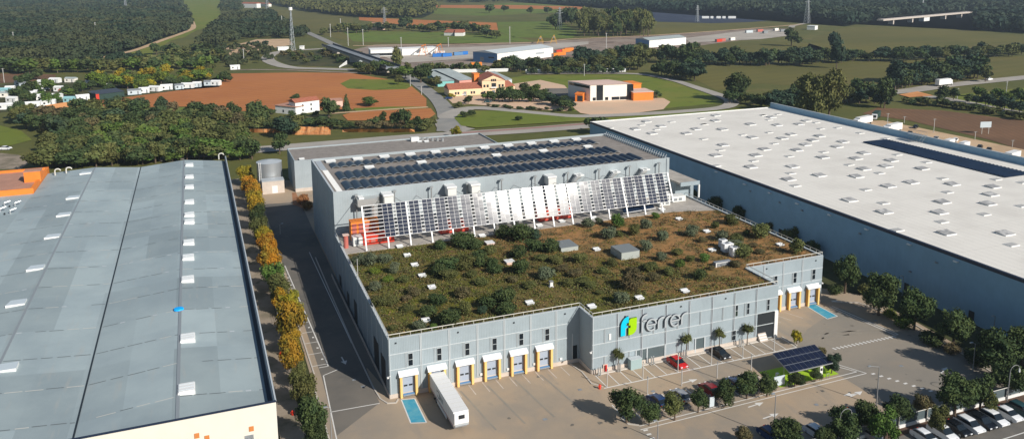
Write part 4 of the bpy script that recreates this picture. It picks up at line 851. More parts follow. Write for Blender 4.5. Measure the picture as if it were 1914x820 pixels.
for (px, py) in ((354, 309), (354, 331), (354, 350), (354, 378), (354, 402), (354, 415), (353, 454), (352, 482), (351, 523), (351, 633), (349, 728)):
    g_ = G(px, py, 11.2); b = MB(); b.box(g_[0]-1.2, g_[0]+1.2, g_[1]-1.5, g_[1]+1.5, 11.0, 11.6, M['vent']); b.box(g_[0]-1.05, g_[0]+1.05, g_[1]-1.35, g_[1]+1.35, 11.61, 11.72, M['vent'])
    for q in (-.9, 0, .9): b.box(g_[0]-1.1, g_[0]+1.1, g_[1]+q-.03, g_[1]+q+.03, 11.721, 11.76, M['palep'])
    b.build('skylight', ow)
for (px, py) in ((161, 325), (137, 371), (120, 403), (99, 444), (68, 503), (32, 569), (13, 690)):
    g_ = G(px, py, 11.0); b = MB(); b.prism([(g_[0]-1.7, g_[1]-1.3), (g_[0]+1.5, g_[1]-1.3), (g_[0]+1.5, g_[1]+1.3), (g_[0]-1.2, g_[1]+1.3)], 10.9, 11.55, M['vent'], M['palep']); b.build('skylight', ow)
b = MB()
for (px, py) in ((103, 326), (124, 323), (409, 296)):
    g_ = G(px, py, 11.); pr_ = None
    for i in range(7):
        a = pi*i/6; q = (g_[0]+.8-.8*cos(a), g_[1], 12.1+.6*sin(a))
        if pr_: b.tube(pr_, q, .2, M['rail'], n=8)
        pr_ = q
    b.tube((g_[0], g_[1], 10.6), (g_[0], g_[1], 12.1), .2, M['rail'], n=8)
b.build('vent_pipe', ow)
for (px, py) in ((470, 800), (368, 813), (387, 817)):
    q = Yp(px, py, 113.38); b = MB(); b.box(q[0]-.32, q[0]+.32, 113.3, 113.39, q[2]-.38, q[2]+.35, mat('dull orange', (.62, .22, .06), .7)); b.build('wall_panel', ow)
q = Yp(466, 817, 113.38); b = MB(); b.box(q[0]-.6, q[0]+.6, 113.3, 113.39, q[2]-.4, q[2]+.4, M['slat']); b.build('wall_vent', ow)
b = MB(); b.box(-120, -46.3, 113.86, 263.1, 0, 10.3, M['cream']); b.build('side_wing_wall', ow); b = MB(); b.box(-120, -46.25, 113.9, 263.1, 10.305, 10.4, M['lroof']); b.build('side_wing_roof', ow)
g_ = G(334, 577, 11.4); o = thing('blue_cover', 'small bright blue cover lying on the ridge of the grey roof', 'cover', (g_[0], g_[1], 11.36)); b = MB()
n = 12; b.add([(cos(2*pi*i/n)*(.85+.12*(i % 3)), sin(2*pi*i/n)*.95, 0) for i in range(n)]+[(cos(2*pi*i/n)*.8, sin(2*pi*i/n)*.8, .2) for i in range(n)]+[(0, 0, .26)], [(i, (i+1) % n, n+(i+1) % n, n+i) for i in range(n)]+[(n+i, n+(i+1) % n, 2*n) for i in range(n)], mat('bright blue sheet', (.0, .42, 1.0), .6)); b.build('sheet', o)
# pipes on the wing roof
for k, (px, py) in enumerate(((8, 384), (28, 384), (19, 398), (0, 395))):
    g_ = G(px, py, 10.6); b = MB(); b.tube((g_[0], g_[1], 10.4), (g_[0], g_[1], 11.3), .22, M['steel']); b.tube((g_[0], g_[1], 11.3), (g_[0]+1.4, g_[1]+.6, 11.6), .2, M['steel']); b.tube((g_[0]-1.2, g_[1]-.5, 10.41), (g_[0]-1.2, g_[1]-.5, 10.9), .22, M['dark']); b.build('roof_fan', ow)
oo = wthing('orange_block', 'orange rendered block with a parapet and a small orange chimney', 'building', (-50, 262, 0))
b = MB(); b.box(-110, -46.3, 263.2, 291.8, 0, 11.2, M['orange']); b.build('wall', oo)
b = MB(); b.box(-109.2, -47.1, 264.0, 291, 11.2, 11.25, M['terr']); b.build('roof', oo)
b = MB(); b.box(-110, -46.3, 263.2, 264.0, 11.2, 12.0, M['orange']); b.box(-110, -46.3, 291, 291.8, 11.2, 12.0, M['orange']); b.box(-47.1, -46.3, 264.0, 291, 11.2, 11.99, M['orange']); b.build('parapet', oo)
g_ = G(63, 333, 12); b = MB(); b.box(g_[0]-2.2, g_[0]+2.2, g_[1]-2, g_[1]+2, 11.26, 14.4, M['orange']); b.box(g_[0]-2.3, g_[0]+2.3, g_[1]-2.1, g_[1]+2.1, 14.41, 14.6, M['terr']); b.build('chimney', oo)

# ================================================================== RIGHT WAREHOUSE
mat_seam = mat('membrane seam', (.60, .575, .53), .7)
orr = wthing('white_roof_warehouse', 'huge warehouse with a white skylit roof and blue grey wall', 'warehouse', (145, 286, GZ))
WX0, WX1, WY1, WZ = 145.0, 233.0, 286.5, 13.3
b = MB(); b.box(WX0, WX1, 40, WY1, GZ, WZ-.25, M['bluewall']); b.box(WX1+.0, WX1+.6, 40, WY1, GZ, 15.4, M['bluewall']); b.build('wall', orr)
b = MB(); b.box(WX0+.05, WX1-.02, 40, WY1-.05, WZ-.25, WZ, M['roofwhite']); b.build('roof', orr)
b = MB(); b.box(WX0-.06, WX0+.3, 40, WY1, WZ-.5, WZ+.12, M['navy']); b.box(WX0-.05, WX0+.6, 40, WY1, WZ+.125, WZ+.2, M['navy']); b.box(WX0, WX1, WY1-.4, WY1+.05, WZ-.3, WZ+.25, M['white']); b.box(WX1-.1, WX1+.7, 40, WY1, 15.41, 15.5, M['signgrey']); b.build('coping', orr)
b = MB()
for k in range(44): x = WX0+1+k*2.0; b.box(x, x+.06, 41, WY1-.5, WZ+.004, WZ+.008, mat_seam)
for k in range(20): y = 60+k*11.7; b.box(WX0+.7, WX1-.2, y, y+.10, WZ+.009, WZ+.013, mat_seam)
b.build('membrane_seam', orr)
zw = lambda x, y: (1300+x/2.733, 200+y/2.733)
zv = lambda x, y: (960+x/3.279, y/3.279)
# smoke vents with shade-toned lids and flat skylights; (list of survey points)
big = [zw(*q) for q in ((790, 468), (968, 528), (825, 348), (635, 342), (498, 298), (478, 363), (285, 300), (1285, 635), (1250, 530), (1265, 477), (1315, 387), (988, 397), (1105, 378), (1585, 637), (1497, 486), (1510, 440), (1522, 400), (1160, 308), (975, 296), (1003, 267), (862, 310), (822, 257), (862, 230), (652, 251), (520, 214), (355, 210), (310, 241), (105, 241), (143, 189), (292, 150), (445, 155), (563, 187), (600, 165), (755, 172), (725, 197), (635, 143), (490, 135), (418, 88), (140, 109), (282, 83), (102, 65), (388, 47), (530, 83), (568, 66))]
big += [zv(*q) for q in ((1282, 788), (905, 768), (748, 785), (815, 740), (1240, 735), (1120, 785), (850, 812), (1455, 757), (1060, 812), (1240, 703))]
small = [zw(*q) for q in ((1030, 622), (960, 485), (870, 417), (510, 397), (486, 334), (1258, 580), (1288, 430), (1615, 697), (1475, 542), (1665, 500), (1262, 361), (940, 333), (785, 291), (1180, 278), (1030, 240), (655, 226), (478, 248), (297, 271), (105, 296), (127, 216), (42, 160), (402, 183), (375, 127), (240, 139), (640, 108), (725, 103), (840, 130), (615, 77), (345, 40), (108, 39), (45, 86), (375, 63), (968, 158), (420, 35), (1535, 365), (1670, 381))]
small += [zv(*q) for q in ((590, 781), (968, 743), (783, 762), (875, 790), (1165, 759), (1150, 722), (1530, 703))]
for (px, py) in big:
    g_ = G(px, py, WZ+.5)
    if not (WX0+1 < g_[0] < WX1-2 and g_[1] < WY1-1): continue
    b = MB(); a, d_ = 1.55, 1.3
    b.box(g_[0]-a, g_[0]+a, g_[1]-d_, g_[1]+d_, WZ+.002, WZ+.22, M['vent']); b.add([(g_[0]-a-.1, g_[1]-d_+.15, WZ+.24), (g_[0]+a, g_[1]-d_+.15, WZ+.24), (g_[0]+a, g_[1]+d_+.1, WZ+.50), (g_[0]-a-.1, g_[1]+d_+.1, WZ+.50), (g_[0]-a-.1, g_[1]+d_+.1, WZ+.3), (g_[0]+a, g_[1]+d_+.1, WZ+.3)], [(0, 1, 2, 3), (3, 2, 5, 4), (0, 3, 4), (1, 5, 2)], M['skyl']); b.build('skylight', orr)  # tilted lid is coloured grey to carry its shading
for (px, py) in small:
    g_ = G(px, py, WZ+.3)
    if not (WX0+1 < g_[0] < WX1-2 and g_[1] < WY1-1): continue
    b = MB(); b.box(g_[0]-1.3, g_[0]+1.3, g_[1]-1.0, g_[1]+1.0, WZ+.002, WZ+.16, M['vent']); b.box(g_[0]-1.15, g_[0]+1.15, g_[1]-.85, g_[1]+.85, WZ+.161, WZ+.20, mat('pale dome', (.50, .48, .45), .4)); b.build('flat_skylight', orr)
# rows of panels on the white roof
ps = wthing('roof_solar_array', 'dark rows of solar panels on the white warehouse roof', 'solar array', (215, 180, WZ))
cor = [G(1617, 264, WZ+.3), G(1914, 319, WZ+.3), G(1880, 331, WZ+.3), G(1637, 264, WZ+.3)]
xa, xb, ya, yb = 213.0, 226.5, 122, 232
g0 = G(1614, 265, WZ+.3); g1 = G(1650, 263, WZ+.3); g2 = G(1877, 331, WZ+.3); g3 = G(1914, 316, WZ+.3)
xa, xb = (g0[0]+g2[0])/2, (g1[0]+g3[0])/2; ya, yb = g2[1], g0[1]
k = 0; y = ya
while y < yb:
    b = MB(); b.add([(xa, y, WZ+.12), (xb, y, WZ+.12), (xb, y+.95, WZ+.5), (xa, y+.95, WZ+.5), (xb, y+1.0, WZ+.1), (xa, y+1.0, WZ+.1)], [(0, 1, 2, 3), (3, 2, 4, 5)], M['pvroof']); b.build('panel_row', ps); y += 1.25; k += 1
# wall lamps and vents on the blue wall
for px, py in ((1340, 321), (1393, 344), (1440, 360), (1491, 380), (1552, 401), (1621, 428), (1701, 456), (1788, 488)):
    d = ray(px, py); t = (WX0)/d[0]; z = H+d[2]*t; y = d[1]*t; b = MB(); b.box(WX0-.5, WX0-.02, y-.5, y+.5, z-.15, z+.15, M['white']); b.build('wall_light', orr)
for px, py in ((1403, 357), (1458, 378), (1500, 393), (1608, 436), (1751, 490), (1702, 507)):
    d = ray(px, py); t = (WX0)/d[0]; z = H+d[2]*t; y = d[1]*t; b = MB(); b.box(WX0-.3, WX0-.02, y-.3, y+.3, z-.15, z+.15, M['slat']); b.build('wall_vent', orr)
b = MB()
for y in (112, 128.5, 146, 171, 200, 230): b.box(WX0-.06, WX0-.002, y, y+1.3, GZ, 3.0, M['dark'])
b.build('side_door', orr)
g_ = G(1712, 250, WZ+1)
b = MB(); 
for k in range(6): b.tube((230.2+.0, 204+k*1.2, WZ), (232.9, 204+k*1.2, 16.4), .06, M['steel'], n=5)
for z in (15.2, 16.4): b.tube((232.8, 204, z+.6), (232.8, 210, z+.6), .06, M['steel'], n=5)
b.box(230.4, 232.8, 204, 210, 15.7, 15.8, M['steel']); b.build('roof_stair', orr)

# ================================================================== SITE MARKINGS AND SMALL THINGS
Zm = GZ+.016
def line(b, p, q, w_=.14, m=None, z=Zm):
    p = np.array(p[:2], float); q = np.array(q[:2], float); d = q-p; d /= np.linalg.norm(d); n_ = np.array([-d[1], d[0]])*w_/2
    b.quad((*(p-n_), z), (*(q-n_), z), (*(q+n_), z), (*(p+n_), z), m or M['line'])
mk = MB()
# office front parking bays
for k in range(18):
    x = 63.3+2.42*k
    if x < 104.5: line(mk, (x, 117.3), (x, 121.9), .16)
line(mk, (62.6, 117.3), (104.5, 117.3), .24, z=Zm+.004); line(mk, (63.2, 121.95), (104.2, 121.95), .2, z=Zm+.004)
for k in range(17):
    x = 63.3+2.42*(k+.5)
    if k % 2: line(mk, (x-.35, 117.62), (x+.35, 117.62), .16, M['linew'])
# dock bay lines
for k in range(9): x = 38.4+2.56*k; line(mk, (x, 127.4), (x+.15, 123.8), .18, M['linew'])
for x in (107.5, 110.3, 113.3): line(mk, (x, 131.6), (x+1.6, 127.6), .16, M['linew'])
# second row of bays and double lines
for k in range(18):
    x = 61.2+2.42*k; line(mk, (x, 106.6), (x+.0, 111.8), .16)
line(mk, (62.2, 104.4), (107.8, 105.3), .18); line(mk, (61.8, 103.4), (109.0, 104.2), .18)
line(mk, (107.8, 105.3), (104.6, 110.4), .18); line(mk, (109.0, 104.2), (105.6, 110.8), .18)
for k in range(17): x = 110.6+.92*k; line(mk, (x, 114.3), (x+.3, 113.6+.35), .34) if False else line(mk, (x, 114.45-.02*k), (x+.25, 113.65-.02*k), .38)
for k in range(10): a = np.array((109.6, 103.6))+np.array((.55, -1.05))*k*1.15; line(mk, a, a+np.array((.75, .0)), .42)
line(mk, (124.2, 130.2), (126.2, 114.2), .2); line(mk, (125.0, 130.2), (127.0, 114.2), .2); line(mk, (126.2, 114.2), (127.0, 114.2), .2)
for k in range(8): a = (62.1-.1*k, 103.0-1.2*k); line(mk, a, (a[0]+.8, a[1]), .4)
# arrows
def arrow(x, y, ang, s_=1.):
    d = np.array([cos(ang), sin(ang)]); n_ = np.array([-d[1], d[0]]); c = np.array([x, y])
    line(mk, c-d*1.6*s_, c+d*.4*s_, .25*s_); p = [c+d*1.8*s_, c+d*.3*s_+n_*.6*s_, c+d*.3*s_-n_*.6*s_]
    mk.add([(*q, Zm+.003) for q in p], [(0, 1, 2)], M['line'])
for px, py, a in ((1440, 777, .1), (1545, 665+3, 2.6), (1764, 692, .4), (1594, 736, 3.0), (1288, 712, .05), (1568, 563, 2.5), (1412, 756, .1), (585+57, 673, -1.5), (1600, 736, 0.2)):
    g_ = G(px, py, GZ); arrow(g_[0], g_[1], a)
# driveway lines
line(mk, (17.25, 202), (19.0, 144), .22); line(mk, (17.3, 144), (19.0, 144), .2); line(mk, (17.1, 140.7), (19.2, 143.2), .2) if False else None
line(mk, (17.6, 140.7), (16.0, 112), .2); line(mk, (17.6, 140.7), (20.4, 142.0), .2); line(mk, (16.8, 127.5), (25.0, 127.2), .2)
for k in range(12): y = 145+5.1*k; line(mk, (16.1, y), (18.9-.0*k-(y-144)*.028, y), .16); line(mk, (18.2-(y-144)*.028, y+2.3), (18.6-(y-144)*.028, y+2.3), .5)
line(mk, (24.8, 152), (24.3, 210), .18)
struct('road_marking', mk)
tm = MB(); tmm = mat('tyre rubber trace', (.262, .232, .192), .85, col2=(.30, .26, .205), vscale=.3, lo=.4, hi=.6)
for cx_, cy_, r0, a0, a1 in ((113, 113, 9, 60, 190), (113, 113, 11.2, 50, 175), (117, 112, 9.5, -60, 100), (117, 112, 11.5, -50, 95), (119.5, 116, 8, 100, 220)):
    pr_ = None
    for i in range(25):
        a = radians(a0+(a1-a0)*i/24); q = (cx_+r0*cos(a)*1.1, cy_+r0*sin(a)*.62)
        if pr_: line(tm, pr_, q, .42, tmm, GZ+.012)
        pr_ = q
for x in (44, 49.2, 54.3, 39): line(tm, (x, 126), (x+1.5, 112), .35, tmm, GZ+.0125)
tm2 = struct('tyre_trace', tm)
sp2 = MB(); spm = mat('oil stain', (.10, .09, .08), .7, col2=(.22, .19, .15), vscale=2.5)
for k in range(46):
    x, y = R.uniform(36, 132), R.uniform(96, 127)
    if (62 < x < 106 and (116.5 < y or 104 < y < 112.5)) or x > 134-abs(y-120)*.2: continue
    n = 9; r0 = R.uniform(.12, .5)
    sp2.add([(x+r0*cos(2*pi*i/n)*R.uniform(.6, 1.3), y+r0*.8*sin(2*pi*i/n)*R.uniform(.6, 1.3), GZ+.0135) for i in range(n)], [tuple(range(n))], spm)
for (x, y) in ((58.5, 118.5), (49, 112), (70, 113.2), (93, 99), (117, 104), (128, 121), (22.5, 137), (23.5, 134)): sp2.box(x-.35, x+.35, y-.3, y+.3, GZ+.001, GZ+.018, M['slat'])
struct('paving_stain', sp2)
# blue bays
bb = MB()
for (pts) in ([G(751, 747, GZ), G(775, 745, GZ), G(796, 788, GZ), G(768, 789, GZ)], [G(1507, 571, GZ), G(1521, 567, GZ), G(1564, 590, GZ), G(1546, 595, GZ)]):
    bb.add([(p[0], p[1], Zm+.004) for p in pts], [(3, 2, 1, 0)], M['bluepaint'])
    n = 4; c = sum(pts)/4
    for i in range(4):
        p, q = pts[i]+(pts[i]-c)*.05, pts[(i+1) % 4]+(pts[(i+1) % 4]-c)*.05; line(bb, p, q, .2, M['line'], Zm+.008)
struct('blue_bay', bb)
sheet('tyre_mark', [(0, 0), (1, 0), (1, 1)], 'tan paving', -5, True)
# kerbs
kb = MB()
def kerb(pts, w_=.25, h_=.13):
    for i in range(len(pts)-1):
        p, q = np.array(pts[i], float), np.array(pts[i+1], float); d = (q-p); L = np.linalg.norm(d); kb.obox((p+q)/2, d, None, L+.05, w_, GZ+.001*(i % 3), GZ+h_+.001*(i % 2), M['curb'])
kerb([(25.2, 205), (25.0, 175), (24.9, 150), (25.1, 133), (25.4, 128.5)]); kerb([(25.4, 128.5), (26.2, 126.6), (27.6, 126.2), (28.2, 127.2)])
kerb([(16.1, 142), (16.0, 165), (16.4, 200), (16.3, 215)]); kerb([(14.9, 60), (15.4, 135)])
kerb([(60.9, 128), (61.6, 124), (61.3, 119.5), (62.6, 117.8)]); kerb([(104.8, 122), (105, 117.9)])
kerb([(60.6, 107.6), (60.8, 105.6), (62.2, 104.6)]); kerb([(126.6, 132), (131.5, 129.4), (134, 118), (131.5, 104), (129.5, 93)])
struct('kerb', kb)
b = MB(); b.box(64, 99, 121.98, 122.6, GZ, GZ+.12, M['curb']); struct('pavement', b)
# light posts before the office
def light_post(x, y, h_, lab):
    o = thing('light_post', lab, 'lamp', (x, y, GZ), group='slim light posts of the office car park'); b = MB(); b.tube((0, 0, 0), (0, 0, h_), .085, M['polelt']); b.build('post', o); b = MB(); b.tube((0, 0, h_), (0, 0, h_+.25), .11, M['steel']); b.build('lamp_head', o)
for k, x in enumerate((63.3, 70.5, 77.8, 85.0, 92.0, 99.2)): light_post(x, 117.5, 3.2, f'slim light post at the front of the office bays, {nth(k+1)} from the left')
for k, x in enumerate((68.7, 75.6, 83.0, 90.4)): light_post(x, 112.9, 2.9, f'slim grey light post across the lane from the office bays, {nth(k+1)} from the left')
for k, (x, y) in enumerate(((63.9, 121.6), (67.9, 121.6), (74.9, 121.6), (81.9, 121.6), (94.5, 121.6))):
    o = thing('bollard', f'double grey bollard at the office front, {nth(k+1)} from the left', 'bollard', (x, y, GZ), group='double bollards at the office front')
    for s_ in (-.22, .22): b = MB(); b.tube((s_, 0, 0), (s_, 0, 1.7), .13, M['steel']); b.build('tube', o)
def lamp_post(x, y, h_, lab, arm=(-2, .3), m=None):
    o = thing('street_lamp', lab, 'street lamp', (x, y, GZ)); b = MB(); b.tube((0, 0, 0), (0, 0, h_), .11, m or M['pole'], .06); b.build('post', o)
    b = MB(); b.tube((0, 0, h_), (arm[0], arm[1], h_+.25), .05, m or M['pole']); b.build('arm', o); b = MB(); b.box(arm[0]-.45, arm[0]+.15, arm[1]-.15, arm[1]+.15, h_+.2, h_+.34, M['steel']); b.build('lamp_head', o)
def lamp_px(px, pyb, pyt, lab, arm=(-1.6, .3), m=None):
    g_ = G(px, pyb, GZ); lamp_post(g_[0], g_[1], ht(px, pyb, pyt, GZ), lab, arm, m)
lamp_px(1638, 757, 685, 'dark street lamp on the open paving right of the carport', (-1.6, .4))
lamp_px(1446, 815, 738, 'dark street lamp in the lane before the parking strip', (-.3, .1))
lamp_px(1229, 822, 788, 'short dark lamp post at the left end of the double line', (-.3, .1))
lamp_px(1818, 695, 642, 'dark lamp post among the lane trees', (-.6, .2))
lamp_px(1686, 552, 517, 'thin lamp post before the blue wall, the farther one', (-.3, .1)); lamp_px(1855, 642, 592, 'thin lamp post before the blue wall, the nearer one', (-.3, .1))
lamp_px(621, 845, 762, 'dark lamp post on the driveway corner by the last autumn tree', (-.5, .1)); lamp_px(524, 438, 420, 'white topped lamp in the shaded driveway', (.8, .1), M['polelt'])
for nm, px, pb, pt in (('swan neck lamp with a white head beside the boundary trees', 1567, 835, 766), ('swan neck lamp standing by the parked cars at right', 1881, 762, 684)):
    g_ = G(px, pb, GZ); hh = ht(px, pb, pt, GZ); o = thing('swan_neck_lamp', nm, 'street lamp', (g_[0], g_[1], GZ)); b = MB(); b.tube((0, 0, 0), (0, 0, hh-1.0), .07, M['pole']); b.build('post', o); b = MB(); pr_ = None
    for i in range(9):
        a = pi*i/9; q = (1.1-1.1*cos(a), 0, hh-1.0+1.0*sin(a))
        if pr_: b.tube(pr_, q, .045, M['pole'], n=6)
        pr_ = q
    b.build('arm', o); b = MB(); b.tube((2.15, 0, hh-1.4), (2.15, 0, hh-.8), .15, M['white'], .1); b.build('lamp_head', o)
# hydrants and boxes
for lab, px, py in (('small red hydrant between the hedge and the far lane path', 525, 664), ('red hydrant at the corner of the cream warehouse front', 547, 775), ('orange hydrant on the island at the corner of the office car park', 1121, 726)):
    g_ = G(px, py, GZ); o = thing('fire_hydrant', lab, 'hydrant', (g_[0], g_[1], GZ)); o.scale = (.75, .75, .75); b = MB(); b.tube((0, 0, 0), (0, 0, .95), .26, M['hydrant'], n=12); b.build('barrel', o); b = MB(); b.tube((0, 0, .95), (0, 0, 1.15), .3, M['hydrant'], .1, n=12); b.build('cap', o); b = MB(); b.tube((-.42, 0, .65), (.42, 0, .65), .12, M['hydrant'], n=8); b.build('outlet', o)
o = thing('hose_reel', 'red hose cylinder mounted on the office plinth near the left corner', 'hose reel', (65.6, 122.3, GZ)); b = MB(); b.tube((0, 0, .3), (0, 0, 1.4), .2, M['redcar'], n=12); b.build('drum', o); b = MB(); b.box(-.45, .45, .2, .28, 0, 1.5, M['pinkwall']); b.build('backplate', o)
o = thing('glass_shelter', 'pale turquoise glass lobby with an orange foot at the office front', 'shelter', (70.2, 121.1, GZ)); b = MB(); b.box(-.0, 2.3, .2, 1.4, 0, 1.9, mat('pale glass', (.34, .45, .46), .2)); b.build('glass_box', o); b = MB(); b.box(-.05, 2.35, .15, 1.45, 1.905, 1.96, M['trim']); b.build('roof', o)
# signs in the parking strip
for (px, py, w_, h_, lab) in ((1330, 762, .9, 1.7, 'narrow white sign totem between the parking trees'), (1456, 722, 2.3, 1.7, 'wide pale board beside the solar carport')):
    g_ = G(px, py, GZ); o = thing('sign_board', lab, 'sign', (g_[0], g_[1], GZ)); b = MB(); b.box(-w_/2, w_/2, -.08, .08, .3, h_+.3, M['palep']); b.build('board', o); b = MB(); b.tube((-w_/4, 0, 0), (-w_/4, 0, .3), .05, M['pole']); b.tube((w_/4, 0, 0), (w_/4, 0, .3), .05, M['pole']); b.build('leg', o)
# solar carport
oc = wthing('solar_carport', 'carport roofed with dark solar panels over a lime green floor', 'carport', (98.5, 108.6, GZ))
cp = [(92.8, 105.6, 3.0), (102.4, 105.6, 3.0), (103.8, 111.9, 3.5), (94.2, 111.9, 3.5)]
A_, B_, C_, D_ = [np.array(q) for q in cp]
def cpt(u, v, dz=0): q = (A_*(1-u)+B_*u)*(1-v)+(D_*(1-u)+C_*u)*v; return (q[0], q[1], q[2]+dz)
for r in range(3):
    b = MB()
    for k in range(9):
        u0, u1, v0, v1 = k/9+.004, (k+1)/9-.004, r/3+.012, (r+1)/3-.012; b.quad(cpt(u0, v0, .06), cpt(u1, v0, .06), cpt(u1, v1, .06), cpt(u0, v1, .06), M['pvred'])
    b.build('panel_row', oc)
b = MB(); b.add([cpt(0, 0, -.12), cpt(1, 0, -.12), cpt(1, 1, -.12), cpt(0, 1, -.12), cpt(0, 0, .03), cpt(1, 0, .03), cpt(1, 1, .03), cpt(0, 1, .03)], [(0, 3, 2, 1), (4, 5, 6, 7), (0, 1, 5, 4), (1, 2, 6, 5), (2, 3, 7, 6), (3, 0, 4, 7)], M['steel']); b.build('roof_frame', oc)
for u in (.08, .36, .64, .92):
    b = MB(); q = cpt(u, .5); b.tube((q[0], q[1], GZ), (q[0], q[1], q[2]-.12), .1, M['steel']); b.build('column', oc)
sheet('painted_floor', [(91.3, 105.9), (104.2, 105.9), (104.2, 111.9), (91.3, 111.9)], M['lime_ground'], Zm+.006, True)
o = thing('charging_station', 'white electric charging post on the lime floor', 'charger', (100.6, 106.6, GZ)); b = MB(); b.box(-.3, .3, -.25, .25, 0, 1.9, M['white']); b.build('cabinet', o); b = MB(); b.box(-.2, .2, -.28, -.255, 1.1, 1.6, M['dark']); b.build('screen', o)
o = thing('charging_station', 'small white charging post at the left end of the lime floor', 'charger', (92.4, 108.2, GZ)); b = MB(); b.box(-.25, .25, -.2, .2, 0, 1.4, M['white']); b.build('cabinet', o); b = MB(); b.box(-.15, .15, -.23, -.205, .8, 1.2, M['lime']); b.build('screen', o)
for k in range(14):
    x = 63.6+2.9*k; o = thing('parking_hoop', f'small dark hoop at the edge of the parking strip, {nth(k+1)} from the left', 'hoop', (x, 105.5, GZ), group='hoops along the parking strip'); b = MB(); b.tube((-.3, 0, 0), (-.3, 0, .8), .05, M['pole']); b.tube((.3, 0, 0), (.3, 0, .8), .05, M['pole']); b.build('leg', o); b = MB(); b.tube((-.3, 0, .8), (.3, 0, .8), .05, M['pole']); b.build('crossbar', o)
# boundary wall bottom right
of = wthing('boundary_wall', 'low white wall with glazed panels between paving and car park', 'wall', (105, 88.4, GZ)); b = MB()
segs = [(70 + 6.0*k, 76+6.0*k) for k in range(12)]
for (a, c) in segs: b.box(a, c-.5, 88.25, 88.55, GZ, GZ+.5, M['white'])
b.build('base_wall', of); b = MB()
for (a, c) in segs: b.box(a+.1, c-.6, 88.38, 88.42, GZ+.55, GZ+2.0, M['glassp'])
b.build('panel', of); b = MB(); b.tube((70, 88.4, GZ+2.05), (142, 88.4, GZ+2.05), .06, M['rail'], n=6)
for (a, c) in segs: b.tube((a, 88.4, GZ), (a, 88.4, GZ+2.05), .07, M['rail'], n=6)
b.build('rail', of)
sheet('verge', [(70, 86.6), (140, 86.6), (140, 88.2), (70, 88.2)], M['soil'], .412, True)
sheet('car_park', [(60, 40), (145, 40), (145, 86.6), (60, 86.6)], 'asphalt', .408, True)
b = MB(); line(b, (110, 79.9), (125, 80.2), .2, M['line'], .43); struct('road_marking', b)
# west fence beside the hedge
of = wthing('mesh_fence', 'thin grey fence behind the row of autumn trees', 'fence', (12.3, 180, GZ)); b = MB()
for k in range(60): b.tube((12.3, 112+k*3, GZ), (12.3, 112+k*3, GZ+1.8), .04, M['pole'], n=5)
b.build('post', of); b = MB()
for z in (.5, 1.1, 1.75): b.tube((12.3, 112, GZ+z), (12.3, 289, GZ+z), .03, M['pole'], n=5)
b.build('wire', of)

# ================================================================== VEHICLES
def car_meshes(L=4.3, Wd=1.8, Hh=1.5, suv=False):
    def loft(prof, w0, w1, m, zt):   # side profile points (y along length, z); half width shrinks with height
        b = MB(); n = len(prof); vs = []
        for s_ in (-1, 1):
            for (y, z) in prof: t = max(0, min(1, (z-zt)/(Hh-zt))); vs.append((s_*(w0*(1-t)+w1*t), y, z))
        a = sum(prof[i][0]*prof[(i+1) % n][1]-prof[(i+1) % n][0]*prof[i][1] for i in range(n))
        f0 = list(range(n)); f1 = list(range(n, 2*n)); sides = [(i, (i+1) % n, n+(i+1) % n, n+i) for i in range(n)]
        b.add(vs, [tuple(f0[::-1] if a < 0 else f0), tuple(f1 if a < 0 else f1[::-1])]+[tuple(q[::-1]) if a < 0 else q for q in sides], m); return b
    h = L/2; hw = Wd/2
    body = loft([(-h+.02, .38), (-h, .60), (-h+.16, .76), (-h+.62, .86), (-h+1.12, .95), (0, .99), (h-.45, 1.0), (h-.10, .92), (h, .64), (h-.04, .34), (h-.5, .22), (-h+.5, .22)], hw, hw*.9, M['whitecar'], .8)
    gl = loft([(-h+1.0, .92), (-h+1.75, Hh-.08), (h-.85 if not suv else h-.6, Hh-.08), (h-.3, .97)], hw*.92, hw*.76, M['glass'], .92)
    rf = loft([(-h+1.72, Hh-.075), (-h+2.1, Hh), (h-1.1 if not suv else h-.8, Hh), (h-.82 if not suv else h-.58, Hh-.075)], hw*.80, hw*.74, M['whitecar'], Hh-.1)
    import bmesh
    def soft(mb, nm, off):
        me = mb.mesh(nm); bm = bmesh.new(); bm.from_mesh(me); bmesh.ops.remove_doubles(bm, verts=bm.verts, dist=.001)
        bmesh.ops.bevel(bm, geom=[e for e in bm.edges], offset=off, segments=2, profile=.6, affect='EDGES', clamp_overlap=True); bm.to_mesh(me); bm.free()
        me.polygons.foreach_set('use_smooth', [True]*len(me.polygons)); return me
    return soft(body, 'body', .07), gl.mesh('windows'), soft(rf, 'roof', .03)
CARM = {False: car_meshes(), True: car_meshes(4.5, 1.86, 1.65, True)}
wb = MB(); wb.tube((-.11, 0, 0), (.11, 0, 0), .33, M['tyre'], n=16); WHM = wb.mesh('wheel'); wb = MB(); wb.tube((-.125, 0, 0), (.125, 0, 0), .2, M['steel'], n=12); RIM = wb.mesh('rim')
hb = MB(); hb.box(-.2, .2, -.05, .05, -.09, .09, M['headl']); HLM = hb.mesh('headlight'); tb = MB(); tb.box(-.16, .16, -.03, .03, -.12, .12, M['red']); TLM = tb.mesh('tail_light')
def car(x, y, rz, m, label, suv=False, z=None, group=None, sc=1.):
    o = thing('parked_car', label, 'car', (x, y, GZ if z is None else z), rz, group); o.scale = (sc, sc, sc); bd, gl, rf = CARM[suv]; h = 2.15 if not suv else 2.25; w_ = .9
    link_copy(bd, 'body', o, [m]); link_copy(gl, 'windows', o); link_copy(rf, 'roof_panel', o, [m])
    for sx in (-1, 1):
        for yy in (-h+.85, h-.8): q = link_copy(WHM, 'wheel', o); q.location = (sx*(w_-.12), yy, .33); link_copy(RIM, 'rim', q)
        q = link_copy(HLM, 'headlight', o); q.location = (sx*.6, -h+.03, .66); q = link_copy(TLM, 'tail_light', o); q.location = (sx*.68, h-.01, .78)
    return o
